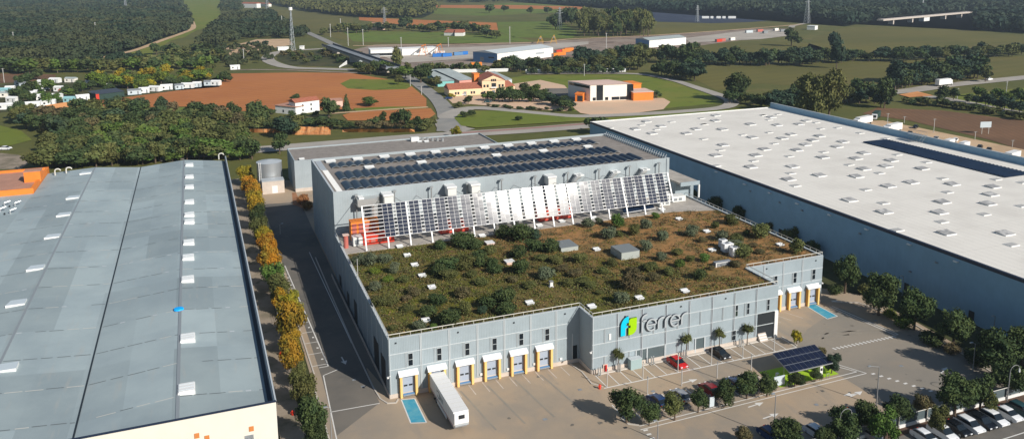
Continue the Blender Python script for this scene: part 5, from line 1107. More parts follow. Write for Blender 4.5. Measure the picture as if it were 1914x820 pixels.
car(79.1, 119.7, .06, M['redcar'], 'bright red hatchback parked nose out in the office bays')
car(88.6, 119.8, .05, M['black'], 'black car parked nose out in the office bays')
for px, py, m, lab in ((1241, 758, 'bluecar', 'dark blue car under the left parking trees'), (1333, 731, 'maroon', 'dark red car half hidden by the parking trees'), (1283, 748, 'silver', 'silver car half hidden by a parking tree'), (1380, 722, 'bluecar', 'dark blue car beneath the middle parking trees'), (1410, 715, 'black', 'black car beneath the right parking trees')):
    g_ = G(px, py, GZ+.6); car(g_[0], 109.3, .03+pi, M[m], lab)
cl = [('whitecar', 101.0, 'leftmost white car, mostly cut by the lower picture edge', False), ('whitecar', 104.6, 'white estate car, left of the dark cars in the corner car park', True), ('black', 107.6, 'near black car between two white cars at lower right, the left one', False), ('whitecar', 110.3, 'white car third from the right among the corner cars', True), ('black', 112.9, 'near black car between two white cars at lower right, the right one', True), ('whitecar', 115.6, 'white car with dark roof sides, left of the last white one', True), ('whitecar', 118.9, 'last white car beside the swan neck lamp', False), ('tealcar', 122.0, 'dark teal car at the right picture edge', True)]
for m, x, lab, sv in cl: car(x, 84.2, 0.0, M[m], lab, sv, group='cars parked in the corner car park')
for px, py, m, lab in ((1527, 808, 'whitecar', 'white car hidden under the boundary trees'), (1598, 778, 'black', 'black car in the shade of the boundary trees'), (1625, 810, 'silver', 'grey car behind the boundary trees'), (1440, 812, 'bluecar', 'dark blue car under the leftmost boundary trees')):
    g_ = G(px, py, GZ+.5); car(g_[0], g_[1], .1, M[m], lab)
# semi-trailer at the dock
ot = wthing('semi_trailer', 'white refrigerated semi trailer backed up to the second dock', 'trailer', (35.15, 120.5, GZ))
b = MB(); x0, x1, y0, y1 = 33.9, 36.42, 113.55, 127.15
b.box(x0, x1, y0, y1, 1.55, 3.97, M['white']); b.box(x0-.02, x1+.02, y0-.02, y1+.02, 3.972, 4.02, M['white'])
b.box(x0+.01, x0+.001+.03, y0, y1, 1.35, 1.549, M['signgrey']); b.build('box_body', ot)
b = MB(); b.box(x0+.08, x1-.08, y0-.35, y0-.005, 2.1, 3.85, M['whitemetal']); b.box(x0+.15, x1-.15, y0-.42, y0-.36, 1.75, 2.05, M['signgrey']); b.build('cooling_unit', ot)
b = MB(); b.box(x0+.75, x0+1.75, y0-.40, y0-.355, 2.9, 3.55, M['dark']); b.build('unit_grille', ot)
b = MB(); b.box(x0+.2, x1-.2, y0+.3, y1-.6, 1.1, 1.34, M['pole']); b.box(x0, x0+.06, y0+4, y1-4.2, .75, 1.33, M['white']); b.box(x1-.06, x1, y0+4, y1-4.2, .75, 1.33, M['white']); b.box(x0+.3, x0+.5, y0+2.3, y0+2.5, GZ, 1.1, M['pole']); b.box(x1-.5, x1-.3, y0+2.3, y0+2.5, GZ, 1.1, M['pole']); b.build('chassis', ot)
for k in range(3):
    for xx in (x0+.05, x1-.35): b = MB(); b.tube((xx, y1-2.2-1.3*k, GZ+.52), (xx+.3, y1-2.2-1.3*k, GZ+.52), .52, M['tyre'], n=18); b.tube((xx-.01, y1-2.2-1.3*k, GZ+.52), (xx+.31, y1-2.2-1.3*k, GZ+.52), .25, M['steel'], n=12); b.build('wheel', ot)
b = MB()
for k in range(1, 10): yy = y0+k*1.36; b.box(x0-.008, x0-.001, yy-.03, yy+.03, 1.56, 3.96, M['rail']); b.box(x0+.05, x1-.05, yy-.03, yy+.03, 4.021, 4.03, M['rail'])
b.box(x0-.01, x0-.002, y0+.2, y1-.2, 1.6, 1.68, M['redcar']); b.build('body_joint', ot)
b = MB()   # dark emblem on the trailer's left flank: ring and strokes
xm = x0-.012; cy0, cz0 = 122.0, 2.75
for i in range(14):
    a0, a1 = 2*pi*i/14*.8+.5, 2*pi*(i+1)/14*.8+.5; b.quad((xm, cy0+1.25*cos(a0), cz0+.62*sin(a0)), (xm, cy0+1.25*cos(a1), cz0+.62*sin(a1)), (xm, cy0+.95*cos(a1), cz0+.42*sin(a1)), (xm, cy0+.95*cos(a0), cz0+.42*sin(a0)), M['slat'])
for k in range(4): b.quad((xm, cy0-2.6+.6*k, cz0-.4), (xm, cy0-2.25+.6*k, cz0-.4), (xm, cy0-2.25+.6*k, cz0+.35), (xm, cy0-2.6+.6*k, cz0+.35), M['slat'])
b.build('emblem', ot)
# trucks and cars behind the white warehouse
def van_box(px, py, L, Wd, Hh, m, name, label, rz, z=.2, cab=True, cat='truck'):
    g_ = G(px, py, z); o = thing(name, label, cat, (g_[0], g_[1], z), rz); b = MB(); cl_ = 2.0 if cab else 0
    b.box(-Wd/2, Wd/2, -L/2+cl_, L/2, .9, Hh, m); b.build('cargo_box', o)
    if cab:
        b = MB(); b.add([(-Wd/2+.05, -L/2, .6), (Wd/2-.05, -L/2, .6), (Wd/2-.05, -L/2+1.9, .6), (-Wd/2+.05, -L/2+1.9, .6), (-Wd/2+.1, -L/2+.25, Hh*.78), (Wd/2-.1, -L/2+.25, Hh*.78), (Wd/2-.05, -L/2+1.9, Hh*.86), (-Wd/2+.05, -L/2+1.9, Hh*.86)], [(0, 3, 2, 1), (4, 5, 6, 7), (0, 1, 5, 4), (1, 2, 6, 5), (2, 3, 7, 6), (3, 0, 4, 7)], M['whitecar']); b.build('cab', o)
        b = MB(); b.add([(-Wd/2+.15, -L/2-.0, 1.5), (Wd/2-.15, -L/2-.0, 1.5), (Wd/2-.15, -L/2+.2, Hh*.74), (-Wd/2+.15, -L/2+.2, Hh*.74)], [(0, 1, 2, 3)], M['glass']); b.build('windscreen', o)
    b = MB()
    for yy in (-L/2+1.2, L/2-1.5):
        for s_ in (-1, 1): b.tube((s_*(Wd/2-.3), yy, .5), (s_*(Wd/2-.02), yy, .5), .5, M['tyre'], n=12)
    b.build('wheel', o); return o
g_a = radians(-75)
van_box(1612, 233, 13, 2.6, 3.8, M['white'], 'parked_truck', 'long white truck at the far end behind the white warehouse', g_a)
van_box(1668, 247, 12, 2.6, 3.8, M['white'], 'parked_truck', 'white box truck parked before the roof stair', g_a)
van_box(1772, 272, 7, 2.2, 2.6, M['white'], 'parked_van', 'white van right of the roof stair behind the white warehouse', g_a, cat='van')
van_box(1800, 277, 7, 2.2, 2.6, M['white'], 'parked_van', 'second white van right of the roof stair', g_a, cat='van')
van_box(1890, 298, 10, 2.6, 3.0, M['white'], 'parked_truck', 'white truck at the right edge behind the white warehouse', g_a)
van_box(1637, 222, 11, 2.5, 3.4, M['greencloth'], 'parked_truck', 'dark green lorry with a white end beside the ploughed plot', radians(-55))
for px, py, m, lab in ((1654, 241, 'whitecar', 'small white car between the two long white trucks'), (1700, 251, 'black', 'dark car just behind the white box truck'), (1711, 239, 'black', 'lone dark car on the open sand behind the white warehouse'), (1749, 261, 'silver', 'silver car right of the roof stair'), (1831, 277, 'black', 'black car parked right of the white vans, the left one'), (1848, 282, 'black', 'black car parked right of the white vans, the right one'), (1785, 264, 'whitecar', 'white car beyond the two white vans')):
    g_ = G(px, py, .3); car(g_[0], g_[1], radians(-60), M[m], lab, z=.2)
van_box(1764, 160, 14, 2.8, 4.3, M['white'], 'moving_truck', 'white lorry driving on the far road at right', radians(98), z=.3)
g_ = G(1848, 150, .3); car(g_[0], g_[1], radians(100), M['whitecar'], 'white car driving alone on the far road at right', z=.3, sc=1.3)
for px, py, m, lab in ((839, 184.5, 'bluecar', 'blue and white car parked left of the villa forecourt'), (864, 178, 'whitecar', 'white car in front of the villa side wing'), (902, 176, 'black', 'dark car at the corner of the villa'), (912, 191, 'tealcar', 'dark car by the forecourt trees'), (11, 279, 'whitecar', 'white car on the lane at the left picture edge')):
    g_ = G(px, py, .4); car(g_[0], g_[1], 1.2, M[m], lab, z=.3)

# billboard
g_ = G(1841, 250, .2); o = thing('billboard', 'pale blue billboard on two legs in the ploughed plot', 'billboard', (g_[0], g_[1], 0), radians(-15))
b = MB(); b.box(-2.6, 2.6, -.1, .1, 3.0, 5.6, M['palep']); b.build('panel', o)
for s_ in (-1.6, 1.6): b = MB(); b.tube((s_, 0, 0), (s_, 0, 3.0), .13, M['rail']); b.build('leg', o)

# ================================================================== BACKGROUND BUILDINGS
def block(A, B, ytop, depth, name, label, wall, roof, cat='building', gable=0, wins=None, overhang=.3, C3=None, side=None, winmat=None, door=None):
    a = G(*A); b_ = G(*B); hgt = ht(*A, ytop); ax = (b_-a)[:2]; W_ = np.linalg.norm(ax); ang = atan2(ax[1], ax[0])
    if C3 is not None: depth = None
    o = thing(name, label, cat, (a[0], a[1], 0), ang)
    D = depth
    m = MB(); m.box(0, W_, 0, D, 0, hgt, wall); m.build('wall', o, org=(0, 0, 0))
    m = MB(); e = overhang
    if gable == 0: m.box(-e, W_+e, -e, D+e, hgt+.01, hgt+.35, roof)
    elif gable == 1:   # gable faces the viewer
        gh = W_*.22; m.add([(-e, -e, hgt), (W_/2, -e, hgt+gh), (W_+e, -e, hgt), (-e, D+e, hgt), (W_/2, D+e, hgt+gh), (W_+e, D+e, hgt)], [(0, 1, 4, 3), (1, 2, 5, 4), (0, 3, 5, 2)], roof)
        g2 = MB(); g2.add([(0, .0, hgt), (W_, .0, hgt), (W_/2, .0, hgt+gh*.97), (0, D, hgt), (W_, D, hgt), (W_/2, D, hgt+gh*.97)], [(0, 1, 2), (5, 4, 3)], wall); g2.build('gable', o, org=(0, 0, 0))
    elif gable == 2:   # ridge along the front
        gh = D*.25; m.add([(-e, -e, hgt), (W_+e, -e, hgt), (-e, D/2, hgt+gh), (W_+e, D/2, hgt+gh), (-e, D+e, hgt), (W_+e, D+e, hgt)], [(0, 1, 3, 2), (2, 3, 5, 4), (0, 2, 4), (1, 5, 3)], roof)
    elif gable == 3: m.add([(-e, -e, hgt+.02), (W_+e, -e, hgt+.02), (W_+e, D+e, hgt+D*.12), (-e, D+e, hgt+D*.12)], [(0, 1, 2, 3)], roof)
    m.build('roof', o, org=(0, 0, 0))
    if wins:
        for (u, z0, w_, h_) in wins:
            f = MB(); f.box(u*W_-w_/2, u*W_+w_/2, -.08, -.01, z0*hgt, z0*hgt+h_, winmat or M['dark']); f.build('window', o, org=(0, 0, 0))
    if side:
        for (v, z0, w_, h_) in side:
            f = MB(); f.box(-.08, -.01, v*D-w_/2, v*D+w_/2, z0*hgt, z0*hgt+h_, winmat or M['dark']); f.build('window', o, org=(0, 0, 0))
    if door: f = MB(); f.box(door*W_-.9, door*W_+.9, -.09, -.01, .1, 2.6, M['slat']); f.build('door', o, org=(0, 0, 0))
    return o, W_, hgt
vw = [(u, z, 1.2, 1.6) for z in (.08, .52) for u in (.1, .24, .76, .9)]+[(.46, .5, 1.4, 2.6), (.56, .5, 1.4, 2.6)]+[(u, .92, .9, 1.5) for u in (.42, .5, .58)]
o, W_, hv = block((901.5, 177.5), (944, 176), 151, 22, 'villa', 'three storey cream villa with a gable and a small balcony', M['yellowwall'], M['brick'], 'villa', 1, vw, door=.5)
b = MB(); b.box(W_*.38, W_*.62, -1.2, -.1, hv*.46, hv*.48, M['white']); b.box(W_*.38, W_*.62, -1.2, -1.12, hv*.48, hv*.56, M['white']); b.build('balcony', o, org=(0, 0, 0))
block((839.6, 181), (901, 177.5), 168, 12, 'villa_wing', 'long low cream wing with a brown red roof left of the villa', M['yellowwall'], M['brick'], 'building', 2, [(u, .25, 1.1, 1.5) for u in (.2, .28, .68, .76)], door=.48)
block((944.5, 176), (962, 173.5), 163, 12, 'villa_wing', 'short low cream wing with a red roof right of the villa', M['yellowwall'], M['brick'], 'building', 2, [(u, .3, 1.2, 1.6) for u in (.25, .65)])
block((886.6, 171), (896, 170.5), 139, 6, 'orange_tower', 'slim bright orange tower beside the villa', M['orange'], M['orange'], 'tower', 0)
block((818.4, 162.5), (849, 161), 152.5, 34, 'teal_shed', 'pale roofed shed with a turquoise front left of the villa', M['teal'], M['shedroof'], 'shed', 3)
block((859, 162), (886, 159.5), 151, 34, 'pink_shed', 'pale roofed shed with a pink front between the turquoise shed and the villa', M['pink'], M['shedroof'], 'shed', 3)
block((945, 160), (957, 159), 149.5, 24, 'grey_hall', 'pale grey hall just behind the right side of the villa', M['palep'], M['shedroof'], 'building', 3)
block((976, 172), (1006, 171), 166, 5, 'play_house', 'low cream play building with a red piece on top right of the villa', M['yellowwall'], M['cream'], 'building', 0)
SHF = {}
def block3(A, B, C_, ytB, ytC, name, label, walls, roof, cat='building', slope=0):
    a, b_, c = G(*A)[:2], G(*B)[:2], G(*C_)[:2]
    u1 = c-b_; W_ = np.linalg.norm(u1); u1 = u1/W_; dv = np.array([-u1[1], u1[0]]); e_y = (a-b_)@dv; e_x = (a-b_)@u1; D = e_y
    hB = ht(*B, ytB); hC = ht(*C_, ytC); hgt = (hB+hC)/2; ang = atan2(u1[1], u1[0]); o = thing(name, label, cat, (b_[0], b_[1], 0), ang)
    sh = lambda x, y: (x+e_x*y/D, y)
    m = MB(); m.prism([sh(0, 0), sh(W_, 0), sh(W_, D), sh(0, D)], 0, hgt, walls[0]); m.build('wall', o, org=(0, 0, 0)); m = MB(); m.prism([sh(-.06, 0), sh(-.01, 0), sh(-.01, D), sh(-.06, D)], 0, hgt, walls[1]); m.build('end_wall', o, org=(0, 0, 0))
    m = MB(); q = [(*sh(-.4, -.4), hgt+.01), (*sh(W_+.4, -.4), hgt+.01), (*sh(W_+.4, D+.4), hgt+.01), (*sh(-.4, D+.4), hgt+.01), (*sh(-.4, D/2), hgt+slope+.3), (*sh(W_+.4, D/2), hgt+slope+.3)]
    m.add(q, [(0, 1, 5, 4), (4, 5, 2, 3), (0, 4, 3), (1, 2, 5)], roof); m.build('roof', o, org=(0, 0, 0)); o['_sh'] = 0; del o['_sh']; SHF[name] = sh
    return o, W_, D, hgt
# modern cream and orange building
o, W_, D, hh = block3((1062, 181), (1103.3, 190), (1180, 187), 157.5, 158.5, 'modern_hall', 'modern cream hall with dark vertical glazing and a pinkish roof', (M['tanwhite'], M['palep']), M['pinkwall'], 'building', 0)
for u in (.24, .98): m = MB(); m.box(W_*u-2.2, W_*u+1.6, -.15, -.01, .5, hh-.3, M['glass']); m.build('window', o, org=(0, 0, 0))
for u in (.06, .36, .52, .72): m = MB(); m.box(W_*u, W_*u+(4.5 if u > .4 else 1.8), -.15, -.01, .5, 2.2, M['glass']); m.build('window', o, org=(0, 0, 0))
sh = SHF['modern_hall']; m = MB(); m.prism([sh(-.16, 1), sh(-.07, 1), sh(-.07, D-1), sh(-.16, D-1)], hh*.78, hh*.93, M['glass']); m.build('window_band', o, org=(0, 0, 0))
block((1184, 189), (1221, 187.5), 173.5, 14, 'orange_annex', 'low orange annex at the right end of the modern hall', M['orange'], M['pinkwall'], 'building', 0)
block((1181, 182), (1198, 181), 157.5, 12, 'orange_stair_block', 'tall orange block behind the right end of the modern hall', M['orange'], M['orange'], 'building', 0)
block((1075, 190.5), (1089, 191), 176, 8, 'orange_entrance', 'orange entrance block at the left end of the modern hall', M['orange'], M['orange'], 'building', 0, [(.65, .1, 3.2, 3.2)])
# white farmhouse
block((553, 214), (597.5, 208), 192.5, 7, 'farmhouse', 'white two storey farmhouse with a red tiled roof', M['farwhite'], M['brick'], 'house', 2, [(u, z, .8, 1.2) for u in (.3, .65) for z in (.2, .6)])
block((515, 211), (553, 215), 197.5, 11, 'farmhouse_wing', 'low white wing with arches left of the white farmhouse', M['farwhite'], M['terr'], 'building', 0, [(u, .2, .9, 1.3) for u in (.4, .7)])
block((609, 202), (641, 200), 190, 6, 'barn', 'low pale barn right of the white farmhouse', M['pinkwall'], M['terr'], 'barn', 3)
# rail sheds
block((693, 106.5), (737, 105), 94, 18, 'long_shed', 'long white shed at the left end of the rail yard', M['farwhite'], M['farwhite'], 'shed', 0, [(u/12+.04, .12, 3, 2.2) for u in range(12)])
block((752, 104.5), (818, 101.5), 92.5, 16, 'long_shed', 'second long white shed beyond the poplar in the rail yard', M['farwhite'], M['farwhite'], 'shed', 0)
o, W_, D, hh = block3((884.5, 115.5), (929.7, 119.5), (1033.7, 106.3), 100, 89, 'rail_warehouse', 'white rail side warehouse with a blue gable end', (M['farwhite'], M['bluew']), mat('pale sheet roof', (.55, .60, .61), .6), 'warehouse', 1.6)
sh = SHF['rail_warehouse']; m = MB(); m.prism([sh(-.13, D*.55), sh(-.07, D*.55), sh(-.07, D*.7), sh(-.13, D*.7)], 1, 4.5, M['slat']); m.build('end_door', o, org=(0, 0, 0))
m = MB(); m.prism([sh(-.13, D*.12), sh(-.07, D*.12), sh(-.07, D*.36), sh(-.13, D*.36)], hh*.5, hh*.62, M['dark']); m.build('wall_sign', o, org=(0, 0, 0))
m = MB(); m.box(W_*.17, W_*.35, -.1, -.01, hh*.45, hh*.65, M['signgrey']); m.box(W_*.67, W_*.83, -.1, -.01, hh*.45, hh*.65, M['signgrey']); m.build('wall_marking', o, org=(0, 0, 0))
block3((1188, 86), (1213.5, 90), (1282, 83.5), 77, 69, 'rail_shed', 'smaller white shed with a blue end beyond the tree belt', (M['farwhite'], M['bluew']), M['shedroof'], 'warehouse', 1.5)
block((98, 218), (163, 207), 207, 10, 'orange_house', 'low pinkish house with an orange roof below the camp', M['pinkwall'], mat('pale orange tile', (.60, .27, .10), .85), 'house', 2, [(u, .3, 1, 1.3) for u in (.3, .5, .7)])
block((181, 187), (233, 180.5), 177, 10, 'club_house', 'low dark building with a long solar roof at the camp edge', M['greencloth'], M['tarp'], 'building', 3)
block((180, 187.5), (186, 187), 176, 6, 'club_entrance', 'small bright red entrance block at the left end of the dark roofed club', M['red'], M['tarp'], 'building', 0)
for A, B, yt, dp, lab, wl, rf in (((452, 15), (480, 15.5), 7, 12, 'far white house with a red roof at the top of the hill', M['farwhite'], M['brick']), ((830, 67), (846, 67.5), 61, 14, 'left white cottage in the fields beyond the rail yard', M['farwhite'], M['brick']), ((850, 68), (866, 68), 61.5, 14, 'right white cottage in the fields beyond the rail yard', M['farwhite'], M['brick']), ((688, 56), (704, 57), 47, 14, 'small brown stone house by the trees in the upper fields', M['pinkwall'], M['terr']), ((1508, 56), (1523, 56.5), 49, 12, 'small white shed near the end of the gravel yard', M['farwhite'], M['farwhite']), ((482, 12), (500, 13), 7, 10, 'low pale house at the hill edge', M['tanwhite'], M['brick']), ((520, 95), (540, 94), 89, 5, 'small white container hut inside the loop road', M['farwhite'], M['farwhite']), ((560, 93), (566, 93), 87, 5, 'tiny white hut beside the telecom tower', M['farwhite'], M['farwhite'])):
    block(A, B, yt, dp, 'far_house', lab, wl, rf, 'house', 2 if rf is M['brick'] or rf is M['terr'] else 0)
# perimeter wall and caravans behind the villa
g_a, g_b = G(805, 137), G(950, 134); o = wthing('perimeter_wall', 'long low white wall between the rail yard and the villa sheds', 'wall', (g_a[0], g_a[1], 0)); b = MB(); b.beam((*g_a[:2], 1.2), (*g_b[:2], 1.2), .4, 2.4, M['farwhite']); b.build('wall', o)
for k in range(14):
    px = 990+13.2*k; g_ = G(px, 137.2-k*.15, .1); o = thing('caravan', f'white caravan parked in the row before the tree belt, {nth(k+1)} from the left', 'caravan', (g_[0], g_[1], .06), radians(-20), 'caravans in a row before the tree belt')
    b = MB(); m_ = (M['farwhite'], M['sea'], M['palep'], M['farwhite'])[k % 4]; b.prism([(-3, -1.1), (3, -1.1), (3, 1.1), (-3, 1.1)], .4, 2.7, M['farwhite'], m_); b.build('body', o); b = MB(); b.box(-2, -.8, -1.14, -1.105, 1.4, 2.1, M['dark']); b.build('window', o)
# mobile homes of the camp
mh = [(8, 206, 0), (20, 193, 0), (5, 176, 1), (18, 172, 0), (28, 178, 0), (45, 176, 0), (60, 172, 2), (55, 183, 0), (70, 180, 0), (38, 161, 3), (47, 164, 3), (80, 160, 0), (92, 160, 0), (100, 156, 0), (85, 168, 0), (108, 172, 0), (116, 178, 4), (60, 203, 0), (90, 199, 0), (127, 193, 1), (156, 189, 0), (130, 155, 5), (172, 160, 0), (205, 158, 0), (178, 158, 3), (252, 178, 3), (270, 175, 0), (287, 172, 0), (312, 169, 0), (336, 168, 3), (350, 166, 0), (368, 164, 2), (393, 161, 3), (402, 161, 0), (30, 186, 0), (12, 183, 5), (78, 188, 0), (104, 187, 0), (440, 131, 0)]
for k, (px, py, c) in enumerate(sorted(mh)):
    g_ = G(px, py); ang = R.uniform(-.6, .4); w_ = R.uniform(5, 8)
    wm = (M['farwhite'], M['sea'], M['palep'], M['palep'], M['pinkwall'], M['tanwhite'])[c]; rm = (M['farwhite'], M['sea'], M['farwhite'], M['slat'], M['brick'], M['shedroof'])[c]
    look = ('white', 'turquoise', 'pale grey', 'dark roofed grey', 'pinkish', 'cream')[c]
    o = thing('mobile_home', f'{look} mobile home among the camp trees, {nth(k+1)} home from the left', 'mobile home', (g_[0], g_[1], 0), ang, 'mobile homes of the camp')
    b = MB(); b.box(-w_/2, w_/2, 0, 4, .3, 2.9, wm); b.build('wall', o, org=(0, 0, 0)); b = MB(); b.add([(-w_/2-.2, -.2, 2.9), (w_/2+.2, -.2, 2.9), (w_/2+.2, 4.2, 2.9), (-w_/2-.2, 4.2, 2.9), (-w_/2-.2, 2, 3.8), (w_/2+.2, 2, 3.8)], [(0, 1, 5, 4), (4, 5, 2, 3), (0, 4, 3), (1, 2, 5)], rm); b.build('roof', o, org=(0, 0, 0))
    b = MB(); b.box(-w_/4-.5, -w_/4+.5, -.05, -.003, 1.3, 2.3, M['dark']); b.build('window', o, org=(0, 0, 0)); b = MB(); b.box(w_/4-.4, w_/4+.4, -.05, -.003, .35, 2.4, M['slat']); b.build('door', o, org=(0, 0, 0))
# overpass
a, c = G(612, 84, 6.5), G(735, 126, 6.5)
ov = wthing('road_overpass', 'dark parapet road bridge crossing the railway', 'bridge', (a[0], a[1], 0)); b = MB(); b.beam((*a[:2], 5.9), (*c[:2], 5.9), 11, 1.2, M['asphalt'] if 'asphalt' in M else M['slat']); b.build('deck', ov)
dv = (c-a)[:2]/np.linalg.norm((c-a)[:2]); nv_ = np.array([-dv[1], dv[0]])
for s_ in (-5.3, 5.3): b = MB(); b.beam((a[0]+nv_[0]*s_, a[1]+nv_[1]*s_, 7.2), (c[0]+nv_[0]*s_, c[1]+nv_[1]*s_, 7.2), .3, 1.5, M['tarp']); b.build('parapet', ov)
for t in (.12, .5, .88):
    q = a[:2]+(c-a)[:2]*t; b = MB(); b.obox(q, dv, None, 3.0 if t != .5 else 1.2, 10.5, 0, 5.3, M['plinth'] if t != .5 else M['signgrey']); b.build('abutment' if t != .5 else 'pier', ov)
for (p, q) in ((G(634, 127), G(648, 121)), (G(664, 122), G(682, 126))):
    b = MB(); b.add([(p[0], p[1], 0), (q[0], q[1], 0), (q[0], q[1], 3.2), (p[0], p[1], 1), (p[0]+.5, p[1]+.8, 0), (q[0]+.5, q[1]+.8, 0), (q[0]+.5, q[1]+.8, 3.2), (p[0]+.5, p[1]+.8, 1)], [(0, 1, 2, 3), (7, 6, 5, 4), (3, 2, 6, 7), (1, 5, 6, 2), (4, 0, 3, 7)], M['farwhite']); b.build('wing_wall', ov)
# viaduct
a, c = G(1645, 38, 7), G(1825, 22, 7); vi = wthing('viaduct', 'pale concrete viaduct in front of the far wood', 'bridge', (a[0], a[1], 0)); b = MB(); b.beam((*a[:2], 7), (*c[:2], 7), 9, 2.0, M['plinth']); b.build('deck', vi)
for t in (.1, .28, .42, .43, .62, .8): q = a[:2]+(c-a)[:2]*t; b = MB(); b.obox(q, (c-a)[:2], None, 18 if t in (.42, .43) else 3, 7, 0, 5.9, M['farwhite'] if t in (.42,) else M['plinth']); b.build('pier', vi) if t != .43 else None
# gantry cranes
def gantry(px, py, hpx, m, label, ang=.2):
    g_ = G(px, py); h_ = ht(px, py, py-hpx); o = thing('gantry_crane', label, 'crane', (g_[0], g_[1], 0), ang)
    for s_ in (-1, 1):
        b = MB()
        for t in (-1, 1): b.beam((s_*6, t*3.4, 0), (s_*6, t*.5, h_), .3, .3, m)
        b.beam((s_*6, -2.5, h_*.3), (s_*6, 2.5, h_*.3), .25, .25, m); b.build('leg', o, org=(0, 0, 0))
    b = MB(); b.beam((-9, 0, h_), (9, 0, h_), .6, .6, m); b.build('girder', o, org=(0, 0, 0)); b = MB(); b.box(-1.5, 1.5, -1.2, 1.2, h_-2.2, h_-.7, M['slat']); b.build('trolley', o, org=(0, 0, 0))
gantry(792, 104, 19, M['oran2'], 'orange gantry crane over the yard, the left one', 1.1); gantry(821, 104, 20, M['oran2'], 'orange gantry crane over the blue containers, the right one', 1.1)
gantry(1010, 82, 13, M['gold'], 'yellow gantry crane behind the blue ended warehouse, the left one', 1.1); gantry(1035, 82, 15, M['gold'], 'yellow gantry crane behind the blue ended warehouse, the right one', 1.1)
ctr = [(818, 107, 'strongblue'), (826, 106, 'strongblue'), (835, 106.5, 'strongblue'), (856, 104, 'bluew'), (866, 103, 'strongblue'), (822, 102, 'farwhite'), (1038, 106, 'oran2'), (1048, 104, 'oran2'), (1057, 98, 'oran2'), (1063, 96, 'oran2'), (1043, 100, 'red'), (940, 119, 'gold'), (950, 119.5, 'oran2'), (1343, 79, 'red'), (1350, 78, 'redpale'), (1368, 76, 'tanwhite'), (890, 124, 'oran2'), (1400, 62, 'palep'), (1420, 60, 'redpale'), (1430, 63, 'slat'), (700, 110, 'slat'), (1450, 58, 'tanwhite'), (1465, 60, 'slat')]
cn = dict(strongblue='bright blue', bluew='dark blue', farwhite='white', oran2='orange', red='red', gold='yellow', redpale='faded red', tanwhite='cream', palep='pale grey', slat='dark grey')
cc = {}
for px, py, m in sorted(ctr):
    g_ = G(px, py); cc[m] = cc.get(m, 0)+1; o = thing('freight_container', f'{cn[m]} freight container in the rail yard, {nth(cc[m])} of that colour from the left', 'container', (g_[0], g_[1], Z4), R.uniform(-.4, .6), 'containers in the rail yard'); b = MB(); b.box(-4.5, 4.5, -1.3, 1.3, .1, 2.9, M[m]); b.build('box', o, org=(0, 0, 0)); b = MB(); b.box(-4.56, -4.502, -1.1, 1.1, .3, 2.7, M['slat']); b.build('door', o, org=(0, 0, 0))
# white inverter strips in the solar farm
for k, (a, c) in enumerate(((1312, 1325), (1328, 1333), (1339, 1347), (1350, 1356), (1361, 1375))):
    g1, g2 = G(a, 35), G(c, 35); o = wthing('inverter_cabin', f'white strip of cabins in the dark solar field, {nth(k+1)} from the left', 'cabin', (g1[0], g1[1], .2), group='white cabins in the solar field'); b = MB(); b.beam((*g1[:2], 1.9), (*g2[:2], 1.9), 6, 3.2, M['farwhite']); b.build('cabin', o)
# pylons, masts
def pylon(px, pb, pt, label, arms=True, name='power_pylon', m=None, cat='pylon'):
    g_ = G(px, pb); h_ = ht(px, pb, pt); o = thing(name, label, cat, (g_[0], g_[1], 0), .4); m = m or M['steel']; wd = h_*(.08 if arms else .045); b = MB(); t_ = max(.22, dep(g_)*.0004)
    for s_ in ((-1, -1), (1, -1), (1, 1), (-1, 1)): b.beam((s_[0]*wd, s_[1]*wd, 0), (s_[0]*wd*.15, s_[1]*wd*.15, h_), t_, t_, m)
    lv = 9
    for k in range(lv):
        z0, z1 = h_*k/lv, h_*(k+1)/lv; w0, w1 = wd*(1-.85*k/lv), wd*(1-.85*(k+1)/lv)
        for s_ in (-1, 1): b.beam((-w0, s_*w0, z0), (w1, s_*w1, z1), t_*.6, t_*.6, m); b.beam((s_*w0, -w0, z0), (s_*w1, w1, z1), t_*.6, t_*.6, m)
    b.build('lattice', o, org=(0, 0, 0))
    if arms:
        b = MB()
        for zz, ww in ((.75, .22), (.86, .17), (.95, .12)): b.beam((-h_*ww, 0, h_*zz), (h_*ww, 0, h_*zz), t_, t_, m)
        b.build('cross_arm', o, org=(0, 0, 0))
for px, pb, pt, lab in ((235, 18, -12, 'lattice pylon in the upper left forest'), (500, 25, -14, 'lattice pylon on the hill edge left of the telecom tower'), (719, 50, 14, 'lattice pylon standing before the small red field'), (1046, 56, 14, 'lattice pylon left of the poplar block'), (1303, 41, 10, 'lattice pylon inside the dark solar field'), (1508, 44, -10, 'tall lattice pylon near the end of the gravel yard'), (1724, 22, 0, 'small far pylon behind the viaduct')): pylon(px, pb, pt, lab)
pylon(547, 94, 14, 'grey telecom tower with antennas beside the loop road', False, 'telecom_tower', M['signgrey'], 'tower')
g_ = G(547, 94); hh = ht(547, 94, 14); o = [q for q in C.objects if q.name.startswith('telecom_tower')][0]; b = MB(); b.tube((0, 0, hh*.93), (0, 0, hh*1.0), 1.8, M['farwhite'], n=10); b.build('antenna', o, org=(0, 0, 0))
